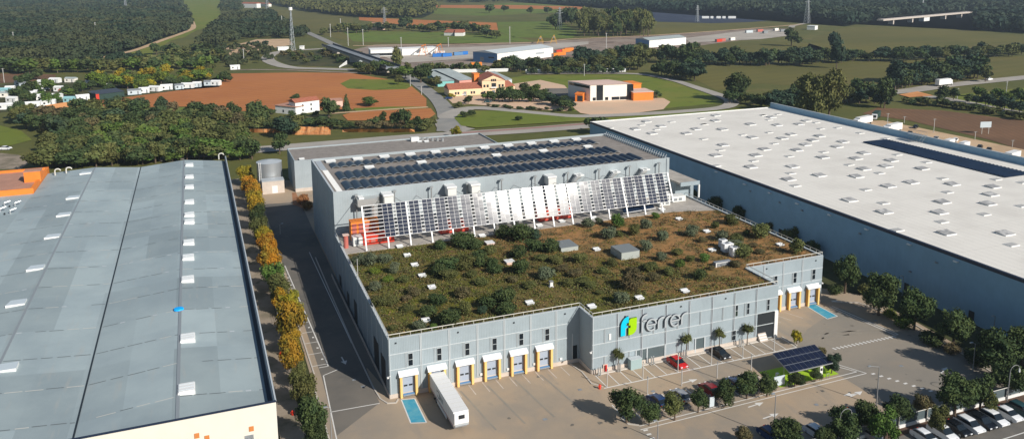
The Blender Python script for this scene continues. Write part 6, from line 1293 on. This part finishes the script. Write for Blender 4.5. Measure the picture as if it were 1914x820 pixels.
for k, (px, pb, pt) in enumerate(((618, 70, 45), (637, 58, 35), (651, 86, 52), (679, 85, 55), (750, 92, 70), (838, 88, 70), (953, 82, 50), (1133, 92, 62), (8, 155, 128), (456, 115, 92), (527, 45, 30), (1092, 142, 120), (26, 80, 60), (179, 62, 42), (767, 162, 140), (788, 178, 161), (1658, 240, 212), (1745, 248, 222), (1690, 230, 218), (1789, 185, 165), (1879, 190, 152), (1822, 262, 246), (1892, 275, 262))):
    g_ = G(px, pb); h_ = ht(px, pb, pt); o = thing('utility_pole', f'thin utility pole in the countryside, {nth(k+1)} pole in the surveyed order', 'pole', (g_[0], g_[1], 0), group='utility poles'); t_ = max(.12, dep(g_)*.0004); b = MB(); b.tube((0, 0, 0), (0, 0, h_), t_, M['polelt'], n=6); b.build('post', o, org=(0, 0, 0)); b = MB(); b.beam((-1, 0, h_*.96), (1, 0, h_*.96), t_, t_, M['pole']); b.build('cross_arm', o, org=(0, 0, 0))
poles = [o for o in C.objects if o.name.startswith('utility_pole')]
PL = ['beside the upper bridge approach, tallest of three', 'beside the upper bridge approach, farthest of three', 'just above the left end of the overpass', 'by the field edge above the rail sheds', 'behind the poplar of the rail yard', 'beyond the orange gantry cranes', 'with short arms behind the blue ended warehouse', 'in front of the poplar block', 'at the left picture edge above the camp', 'just left of the loop road', 'on the slope left of the telecom tower', 'by the row of caravans', 'in the far left forest', 'in the middle of the left forest', 'pale and thick beside the road bend', 'lower down beside the road bend', 'at the start of the sand lot', 'in the middle of the sand lot verge', 'behind the green lorry', 'beside the lorry junction', 'right of the junction trees', 'on the verge below the billboard', 'at the right end of the sand lot verge']
for o, t in zip(poles, PL): o['label'] = 'thin pale utility pole '+t
# clay bank behind the road
b = MB()
for (a, c, y0, y1) in ((445, 530, 248, 240), (545, 618, 252, 236), (640, 775, 247, 240)):
    n = 14
    for i in range(n):
        t0, t1 = i/n, (i+1)/n; p0, p1 = G(a+(c-a)*t0, y0+R.uniform(-.4, .4)), G(a+(c-a)*t1, y0); hh_ = [.3, 1.5] if not i else [hh_[1], R.uniform(1.5, 2.3) if i < n-1 else .3]; q0, q1 = G(a+(c-a)*t0, y1+3-hh_[0], hh_[0]), G(a+(c-a)*t1, y1+3-hh_[1], hh_[1])
        b.quad((*p0[:2], 0), (*p1[:2], 0), (q1[0], q1[1], hh_[1]), (q0[0], q0[1], hh_[0]), MATS['clay bank'])
struct('clay_bank', b)

# ================================================================== BACKGROUND TREES
def belt(pts, n, hm, lm, name, where, var='far', cat='tree', spread=4, wr=(.8, 1.2), poly=False):
    P_ = []
    if poly:
        xs = [p[0] for p in pts]; ysx = [p[1] for p in pts]; tries = 0
        while len(P_) < n and tries < 20000:
            tries += 1; x, y = R.uniform(min(xs), max(xs)), R.uniform(min(ysx), max(ysx))
            if inpoly(x, y, pts): P_.append((x, y))
    else:
        seg = [0]
        for i in range(len(pts)-1): seg.append(seg[-1]+math.dist(pts[i], pts[i+1]))
        for k in range(n):
            s_ = seg[-1]*(k+R.uniform(.2, .8))/n; i = max(j for j in range(len(seg)-1) if seg[j] <= s_); t = (s_-seg[i])/(seg[i+1]-seg[i]); P_.append((pts[i][0]*(1-t)+pts[i+1][0]*t, pts[i][1]*(1-t)+pts[i+1][1]*t+R.uniform(-.5, .5)*spread))
    P_.sort()
    for k, (x, y) in enumerate(P_):
        g_ = G(x, y); h_ = hm*R.uniform(.7, 1.2); l = R.choice(lm) if isinstance(lm, (list, tuple)) else lm
        W_ = h_*R.uniform(*wr); tree((g_[0], g_[1], 0), W_, h_, var, l, name, f'{where}, {nth(k+1)} from the left' if n > 1 else where, cat, where if n > 1 else None)
D = ['dark', 'far', 'olive', 'teal']
# grove left behind the grey roof
belt([(70, 314), (150, 310), (260, 305), (400, 294), (440, 292), (452, 300)], 34, 7.0, ['olive', 'dark', 'green', 'olive'], 'grove_tree', 'tree along the near edge of the grove behind the grey roof', 'mid', spread=9, wr=(1, 1.5))
belt([(60, 282), (130, 262), (230, 255), (350, 250), (440, 262), (470, 285), (420, 292), (300, 300), (200, 306), (100, 312)], 84, 7.5, ['olive', 'olive', 'dark', 'green'], 'grove_tree', 'tree in the grove right behind the grey roof', 'mid', poly=True, wr=(1, 1.4))
belt([(60, 235), (150, 212), (260, 206), (330, 208), (440, 225), (470, 240), (400, 262), (200, 262), (100, 262), (50, 255)], 70, 8.5, ['dark', 'dark', 'olive', 'far', 'brown'], 'grove_tree', 'dark tree in the mixed wood below the orange field', 'mid', poly=True, wr=(1, 1.4))
belt([(30, 215), (60, 210), (85, 225), (40, 245), (25, 240)], 7, 9, D, 'grove_tree', 'dark tree beside the orange roofed house', 'mid', poly=True)
belt([(435, 262), (475, 300)], 6, 9, ['olive', 'dark'], 'grove_tree', 'tall tree between the grove and the water tank', 'mid', spread=8)
belt([(522, 278)], 1, 6.5, 'teal', 'round_tree', 'round dark tree left of the annex', 'mid') if False else tree((*G(523, 288)[:2], 0), 7, 8, 'mid', 'dark', 'round_tree', 'round dark tree on the road verge left of the annex')
# around the farmhouse
for cx, cy, a, c, l, lab in ((552, 181, 16, 12, 'dark', 'dark tree behind the white farmhouse roof'), (614, 200, 40, 30, 'dark', 'broad dark tree right of the white farmhouse'), (647, 190, 16, 26, 'dark', 'pointed conifer right of the white farmhouse'), (690, 190, 34, 12, 'green', 'low green mound of bushes by the farm track'), (530, 232, 46, 36, 'teal', 'large blue green bush before the white farmhouse'), (482, 210, 44, 36, 'dark', 'large dark tree left of the white farmhouse'), (585, 228, 44, 16, 'dark', 'row shaped dark hedge before the white farmhouse'), (620, 230, 46, 18, 'dark', 'dark bush right of the hedge before the farmhouse'), (740, 222, 26, 26, 'dark', 'dark round tree on the small red field, the left big one'), (715, 220, 18, 20, 'dark', 'smallest dark tree on the left of the small red field'), (757, 220, 24, 30, 'dark', 'tall dark tree at the middle of the small red field'), (776, 228, 18, 18, 'dark', 'small dark tree at the right of the small red field'), (301, 191, 20, 24, 'dark', 'lone dark round tree in the orange field'), (240, 190, 20, 12, 'olive', 'thin olive tree at the lower edge of the orange field'), (700, 228, 24, 16, 'dark', 'dark bush at the lower edge of the small red field'), (438, 205, 26, 22, 'dark', 'dark tree at the lower left of the orange field'), (545, 235, 44, 22, 'olive', 'olive bush above the orange clay bank'), (798, 234, 30, 16, 'olive', 'olive scrub beside the junction'), (853, 246, 18, 18, 'yellow', 'yellowish bush at the junction')):
    p, W_, Hh = crown_px(cx, cy, a, c, 0); tree(p, W_, Hh, 'cone' if 'conifer' in lab else 'mid', l, 'field_tree', lab)
belt([(440, 238), (500, 243), (560, 244)], 7, 6, ['dark', 'olive'], 'hedge_bush', 'bush in the hedge above the clay bank', 'mid', 'bush', wr=(1.2, 1.8))
belt([(640, 240), (760, 242), (810, 236)], 9, 4, ['dark', 'olive', 'brown'], 'hedge_bush', 'bush in the verge below the small red field', 'mid', 'bush', wr=(1.2, 1.8))
for cx, cy, q, lab in ((545, 213, 16, 'bush before the low white farmhouse wing'), (568, 214, 14, 'bush at the foot of the white farmhouse, left one'), (590, 212, 16, 'bush at the foot of the white farmhouse, right one'), (505, 208, 18, 'bush left of the low white farmhouse wing')):
    p, W_, Hh = crown_px(cx, cy, q, 9, 0); tree(p, W_, Hh, 'mid', 'dark', 'farm_bush', lab, 'bush')
belt([(985, 139), (1170, 137.5)], 16, 5.5, ['dark', 'olive', 'far'], 'row_tree', 'small tree before the caravans', 'far', spread=1)
# camp trees
belt([(165, 172), (180, 150), (420, 138), (428, 152), (410, 158), (300, 168), (240, 176)], 55, 7.5, ['green', 'green', 'olive', 'lime', 'yellow', 'dark'], 'camp_tree', 'green and gold tree in the camp', 'mid', poly=True, wr=(1, 1.3))
belt([(15, 190), (60, 170), (140, 160), (170, 168), (160, 185), (100, 198), (40, 205)], 22, 7, ['green', 'dark', 'dark'], 'camp_tree', 'round dark tree between the mobile homes', 'mid', poly=True)
belt([(80, 138), (150, 135), (250, 133), (400, 130)], 26, 10, ['dark', 'olive', 'green'], 'camp_tree', 'tree in the belt above the camp', 'far', spread=10, wr=(1, 1.4))
belt([(0, 135), (60, 137)], 8, 11, ['dark', 'olive', 'green'], 'camp_tree', 'umbrella shaped tree at the left edge above the camp', 'far', spread=5, wr=(1.2, 1.6))
belt([(40, 165), (60, 150), (75, 150)], 4, 8, 'dark', 'camp_tree', 'dark tree behind the blue tarpaulin roofs', 'mid')
# around the loop road
belt([(280, 100), (340, 92), (420, 105), (430, 125), (320, 128)], 26, 9, ['dark', 'olive', 'dark'], 'slope_tree', 'tree on the slope above the camp', 'far', poly=True, wr=(1, 1.4))
belt([(520, 103), (560, 100), (640, 96), (680, 105), (640, 122), (560, 122)], 22, 5, ['olive', 'dark', 'brown'], 'loop_bush', 'bush inside the loop road', 'far', 'bush', poly=True, wr=(1, 1.6))
belt([(668, 135), (700, 138), (752, 142), (760, 150)], 13, 8, ['dark', 'olive', 'green'], 'bridge_tree', 'tree at the foot of the overpass', 'mid', spread=6, wr=(1, 1.3))
p, W_, Hh = crown_px(741, 105, 18, 32, 0); tree(p, W_*1.3, Hh, 'column', 'olive', 'poplar', 'tall yellowish poplar beside the overpass')
for cx, cy, a, c, l, lab in ((786, 133, 34, 32, 'dark', 'broad dark tree between the overpass road and the sheds'), (762, 128, 18, 20, 'olive', 'smaller olive tree left of the broad tree by the overpass road'), (812, 153, 24, 18, 'olive', 'yellowish bush at the corner of the turquoise shed'), (744, 149, 18, 14, 'olive', 'low olive bush on the road embankment'), (843, 178, 14, 10, 'yellow', 'yellow green bush at the villa wing'), (875, 186, 17, 13, 'dark', 'small umbrella shaped tree on the villa forecourt'), (857, 196, 16, 10, 'olive', 'olive bush on the forecourt lawn'), (869, 214, 16, 10, 'dark', 'dark bush on the island, the left one'), (882, 210, 15, 10, 'dark', 'dark bush on the island, the middle one'), (969, 221, 16, 8, 'dark', 'dark bush on the island, the right one'), (1115, 232, 40, 26, 'dark', 'wide dark bush at the far corner of the white warehouse')):
    p, W_, Hh = crown_px(cx, cy, a, c, 0); tree(p, W_, Hh, 'mid', l, 'villa_tree', lab)
belt([(905, 188), (950, 192), (1010, 192), (1030, 190)], 10, 6.5, ['dark', 'green', 'dark'], 'forecourt_tree', 'round tree in the front row of the villa car park', 'mid', spread=3, wr=(1, 1.3))
belt([(950, 182), (1000, 182), (1020, 182)], 6, 7, ['dark', 'green'], 'forecourt_tree', 'round tree in the back row of the villa car park', 'mid', spread=3, wr=(1, 1.3))
belt([(1030, 200), (1045, 198), (1065, 205)], 7, 5.5, ['dark', 'teal'], 'forecourt_tree', 'dark bush at the corner between the villa and modern hall', 'mid', spread=6, wr=(1, 1.4))
belt([(1195, 187), (1235, 186)], 4, 4, ['brown', 'dark'], 'hall_bush', 'bush before the orange annex', 'mid', 'bush')
belt([(910, 200), (1000, 206), (1070, 209)], 12, 1.6, ['brown', 'dark'], 'edge_bush', 'low brown shrub along the access road', 'far', 'bush', wr=(1.5, 2.5))
# belts behind
belt([(785, 136), (860, 133), (940, 134)], 12, 7, ['dark', 'olive'], 'yard_tree', 'tree between the rail yard and the white wall', 'far', spread=5)
belt([(930, 132), (1000, 131), (1100, 128), (1200, 130)], 40, 9, D, 'belt_tree', 'tree in the belt behind the caravans', 'mid', spread=7, wr=(.9, 1.3))
belt([(1080, 122), (1180, 112), (1300, 118)], 22, 13, D, 'belt_tree', 'taller tree in the belt behind the caravans', 'mid', spread=8, wr=(.8, 1.2))
belt([(1225, 140), (1300, 150), (1290, 135)], 12, 11, ['dark', 'teal'], 'belt_tree', 'dark tree clustered at the road bend', 'mid', spread=6, wr=(.9, 1.3))
belt([(1290, 122), (1400, 122), (1500, 120), (1560, 116)], 34, 11, ['teal', 'dark', 'far'], 'belt_tree', 'dark tree in the belt across the olive fields, left part', 'mid', spread=6, wr=(.9, 1.3))
belt([(1560, 116), (1700, 112), (1800, 108), (1914, 102)], 40, 9, ['teal', 'dark', 'far', 'olive'], 'belt_tree', 'dark tree in the belt across the olive fields, right part', 'mid', spread=6, wr=(1, 1.5))
belt([(1355, 190), (1400, 195), (1460, 192)], 9, 7, ['dark', 'olive'], 'corner_tree', 'tree at the far corner of the white roof', 'mid', spread=6)
p, W_, Hh = crown_px(1380, 155, 50, 48, 0); tree(p, W_, Hh, 'near', 'dark', 'big_tree', 'big dark tree right of the road bend')
for cx, cy, a, c, l, lab in ((1518, 178, 54, 70, 'olive', 'huge golden green tree behind the white roof, left crown'), (1552, 175, 56, 74, 'olive', 'huge golden green tree behind the white roof, right crown'), (1608, 165, 40, 34, 'dark', 'dark tree right of the huge golden trees'), (1655, 172, 36, 44, 'dark', 'dark tree in front of the road at right'), (1560, 74, 26, 34, 'teal', 'dark pointed tree between the olive fields'), (1480, 68, 30, 26, 'dark', 'dark tree at the end of the gravel yard'), (1565, 100, 24, 40, 'teal', 'tall dark tree rising from the belt across the fields'), (1843, 138, 22, 22, 'olive', 'lone brownish tree above the far road'), (1488, 165, 20, 22, 'dark', 'small dark tree left of the huge golden trees'), (1763, 175, 26, 26, 'dark', 'dark tree in front of the driving lorry'), (1783, 175, 20, 18, 'dark', 'second dark tree right of the driving lorry')):
    p, W_, Hh = crown_px(cx, cy, a, c, 0); tree(p, W_, Hh, 'near' if a > 40 else 'mid', l, 'field_tree', lab)
belt([(1420, 200), (1500, 205), (1600, 190), (1650, 195)], 24, 8, ['dark', 'olive', 'teal'], 'corner_tree', 'tree in the dark thicket behind the white roof', 'mid', spread=16, wr=(1, 1.4))
belt([(1670, 168), (1720, 158), (1830, 146)], 26, 12, ['teal', 'dark'], 'roadside_tree', 'dark tree in the clump above the far road', 'mid', spread=6, wr=(.9, 1.3))
belt([(1670, 155), (1740, 148), (1825, 140)], 16, 12, ['teal', 'dark'], 'roadside_tree', 'dark tree in the rear of the clump above the far road', 'mid', spread=4, wr=(.9, 1.3))
belt([(1805, 192), (1850, 200), (1914, 214)], 8, 6, ['dark', 'teal'], 'avenue_tree', 'small dark tree along the lower far road', 'mid', spread=2)
belt([(1820, 185), (1880, 190), (1925, 192)], 14, 6, ['dark', 'teal', 'green'], 'orchard_tree', 'dark tree in the plot right of the lower far road', 'mid', spread=10)
belt([(1690, 192), (1760, 200), (1860, 214), (1914, 226)], 18, 3.5, ['dark', 'olive'], 'verge_bush', 'bush along the edge of the ploughed plot', 'far', 'bush', wr=(1.3, 2))
# poplar block
for row, (x0_, y0_, x1_, y1_) in enumerate(((1088, 67, 1216, 68), (1084, 62, 1218, 63), (1080, 57, 1218, 58), (1078, 52, 1215, 53))):
    belt([(x0_, y0_), (x1_, y1_)], 15, 23, ['olive', 'dark', 'olive'], 'plantation_poplar', f'poplar in the dense block, {nth(row+1)} row from the front', 'mid', spread=2, wr=(.5, .65))
belt([(1030, 55), (1075, 42)], 9, 20, ['dark', 'far'], 'plantation_poplar', 'darker tree left of the poplar block', 'far', spread=8)
# mid fields
belt([(640, 60), (780, 56)], 12, 10, ['dark', 'olive', 'far'], 'field_tree', 'tree at the near edge of the small red field far away', 'far', spread=4)
belt([(780, 60), (870, 58), (930, 72)], 18, 11, ['dark', 'olive', 'far'], 'field_tree', 'tree around the cottages beyond the rail yard', 'far', spread=6, wr=(1, 1.5))
belt([(750, 48), (770, 48)], 3, 14, 'dark', 'field_tree', 'dark tree on the left of the far red field', 'far')
belt([(936, 18), (895, 24), (1040, 28)], 5, 14, 'dark', 'field_tree', 'lone dark tree in the far green fields', 'far', spread=5)
belt([(600, 62), (680, 60), (660, 66)], 7, 12, ['dark', 'olive'], 'field_tree', 'dark tree beside the bridge approach', 'far', spread=8, wr=(1, 1.4))

# far woods read as one mass
def wood(name, polys, n, hm, m, label, leaf=1.6, per=46, seed=1):
    rg = np.random.RandomState(seed); rr = random.Random(seed); pos = []
    for poly, cnt_ in polys:
        xs = [p[0] for p in poly]; ysx = [p[1] for p in poly]; c = 0
        ymin = min(ysx)
        while c < cnt_:
            x, y = rr.uniform(min(xs), max(xs)), rr.uniform(min(ysx), max(ysx))
            if inpoly(x, y, poly): g_ = G(x, y); pos.append((g_[0], g_[1], hm*rr.uniform(.65, 1.25)*(1+.0*c))); c += 1
    P_ = np.array(pos); N = len(P_); 
    dd = np.sqrt(P_[:, 0]**2+P_[:, 1]**2); k = np.clip(dd/900, .8, 1.8)
    d = rg.normal(size=(N, per, 3)); d /= np.linalg.norm(d, axis=2)[..., None]; d[..., 2] = np.where(d[..., 2] < -.3, -d[..., 2], d[..., 2])
    h = P_[:, 2][:, None]; W_ = h*.62*k[:, None]
    c = np.stack([P_[:, 0][:, None]+d[..., 0]*W_*rg.uniform(.6, 1, (N, per)), P_[:, 1][:, None]+d[..., 1]*W_, h*.5+d[..., 2]*h*.5], 2).reshape(-1, 3)
    n_ = N*per; nr = d.reshape(-1, 3)+rg.normal(size=(n_, 3))*.5; nr /= np.linalg.norm(nr, axis=1)[:, None]; t = np.cross(nr, rg.normal(size=(n_, 3))); t /= np.linalg.norm(t, axis=1)[:, None]; bt = np.cross(nr, t)
    s_ = (leaf*rg.uniform(.7, 1.3, n_)*np.repeat(k, per))[:, None]; V = np.stack([c-t*s_, c-bt*s_*.8, c+t*s_, c+bt*s_*.8], 1).reshape(-1, 3); V[:, 2] = np.maximum(V[:, 2], .1)
    me = bpy.data.meshes.new(name); me.vertices.add(4*n_); me.vertices.foreach_set('co', V.ravel()); me.loops.add(4*n_); me.loops.foreach_set('vertex_index', np.arange(4*n_)); me.polygons.add(n_); me.polygons.foreach_set('loop_start', np.arange(0, 4*n_, 4)); me.polygons.foreach_set('loop_total', np.full(n_, 4)); me.update(calc_edges=True); me.materials.append(m)
    o = bpy.data.objects.new(name, me); C.objects.link(o); return tag(o, label, 'wood', kind='stuff')
FW = leafmat('forest mass', (.026, .046, .024), (.066, .074, .032), .010, 0, .4, .6); FW2 = leafmat('distant forest mass', (.022, .042, .028), (.046, .062, .034), .008, 0, .4, .6)
hillp = [(-60, -14), (330, -14), (345, 21), (357, 43), (350, 57), (305, 72), (250, 93), (190, 106), (170, 113), (-60, 118)]
sheet('forest_floor', hillp, 'forest floor', Z3)
wood('forest', [(hillp, 3600)], 0, 9, FW, 'dark forest covering the hill at upper left', 1.5)
wood('wood', [([(393, 60), (430, 30), (500, 25), (550, 60), (575, 66), (560, 72), (480, 72), (400, 88), (370, 86)], 420), ([(415, 0), (450, -6), (450, 20), (415, 26)], 50)], 0, 9, FW, 'dark wood between the hill path and the telecom tower', 1.4, seed=2)
topp = [(500, -12), (620, -14), (800, 2), (812, 24), (790, 34), (700, 34), (640, 30), (560, 20), (505, 8)]
sheet('forest_floor', topp, 'forest floor', Z3)
wood('wood', [(topp, 900)], 0, 14, leafmat('olive forest mass', (0.065, 0.078, 0.026), (0.111, 0.111, 0.036), .01, 0), 'olive green plantation at the top centre', 1.7, seed=3)
rp_ = [(960, -14), (1980, -20), (1980, 66), (1835, 58), (1826, 20), (1740, 25), (1650, 33), (1600, 46), (1580, 50), (1560, 40), (1480, 34), (1430, 24), (1230, 20), (1090, 8), (960, 4)]
sheet('forest_floor', rp_, 'forest floor', Z3+.03)
wood('wood', [(rp_, 4200)], 0, 13, FW2, 'dark distant wood along the top right', 2.2, seed=4)
wood('wood', [([(640, -14), (960, -14), (960, 3), (860, 6), (800, 0)], 260)], 0, 13, FW2, 'dark distant wood along the top centre', 2.0, seed=5)
wood('scrub', [([(-40, 113), (280, 108), (300, 118), (280, 128), (-40, 133)], 260), ([(400, 92), (500, 84), (520, 110), (440, 128), (400, 120)], 90)], 0, 5, FW, 'dark scrub along the upper left road', 1.2, seed=6)

# ================================================================== HAZE
hz = MB(); hz.box(-3500, 4500, -400, 5200, -1, 110, M['white']); ho = hz.build('haze'); ho.data.materials.clear()
hm_ = bpy.data.materials.new('haze air'); hm_.use_nodes = True; n = hm_.node_tree; n.nodes.remove(n.nodes['Principled BSDF']); pv = n.nodes.new('ShaderNodeVolumePrincipled'); pv.inputs['Density'].default_value = .00011; pv.inputs['Color'].default_value = (.70, .84, 1, 1); pv.inputs['Anisotropy'].default_value = .2
n.links.new(pv.outputs[0], n.nodes['Material Output'].inputs['Volume']); ho.data.materials.append(hm_); tag(ho, 'thin bluish air over the far land', 'haze', kind='stuff')
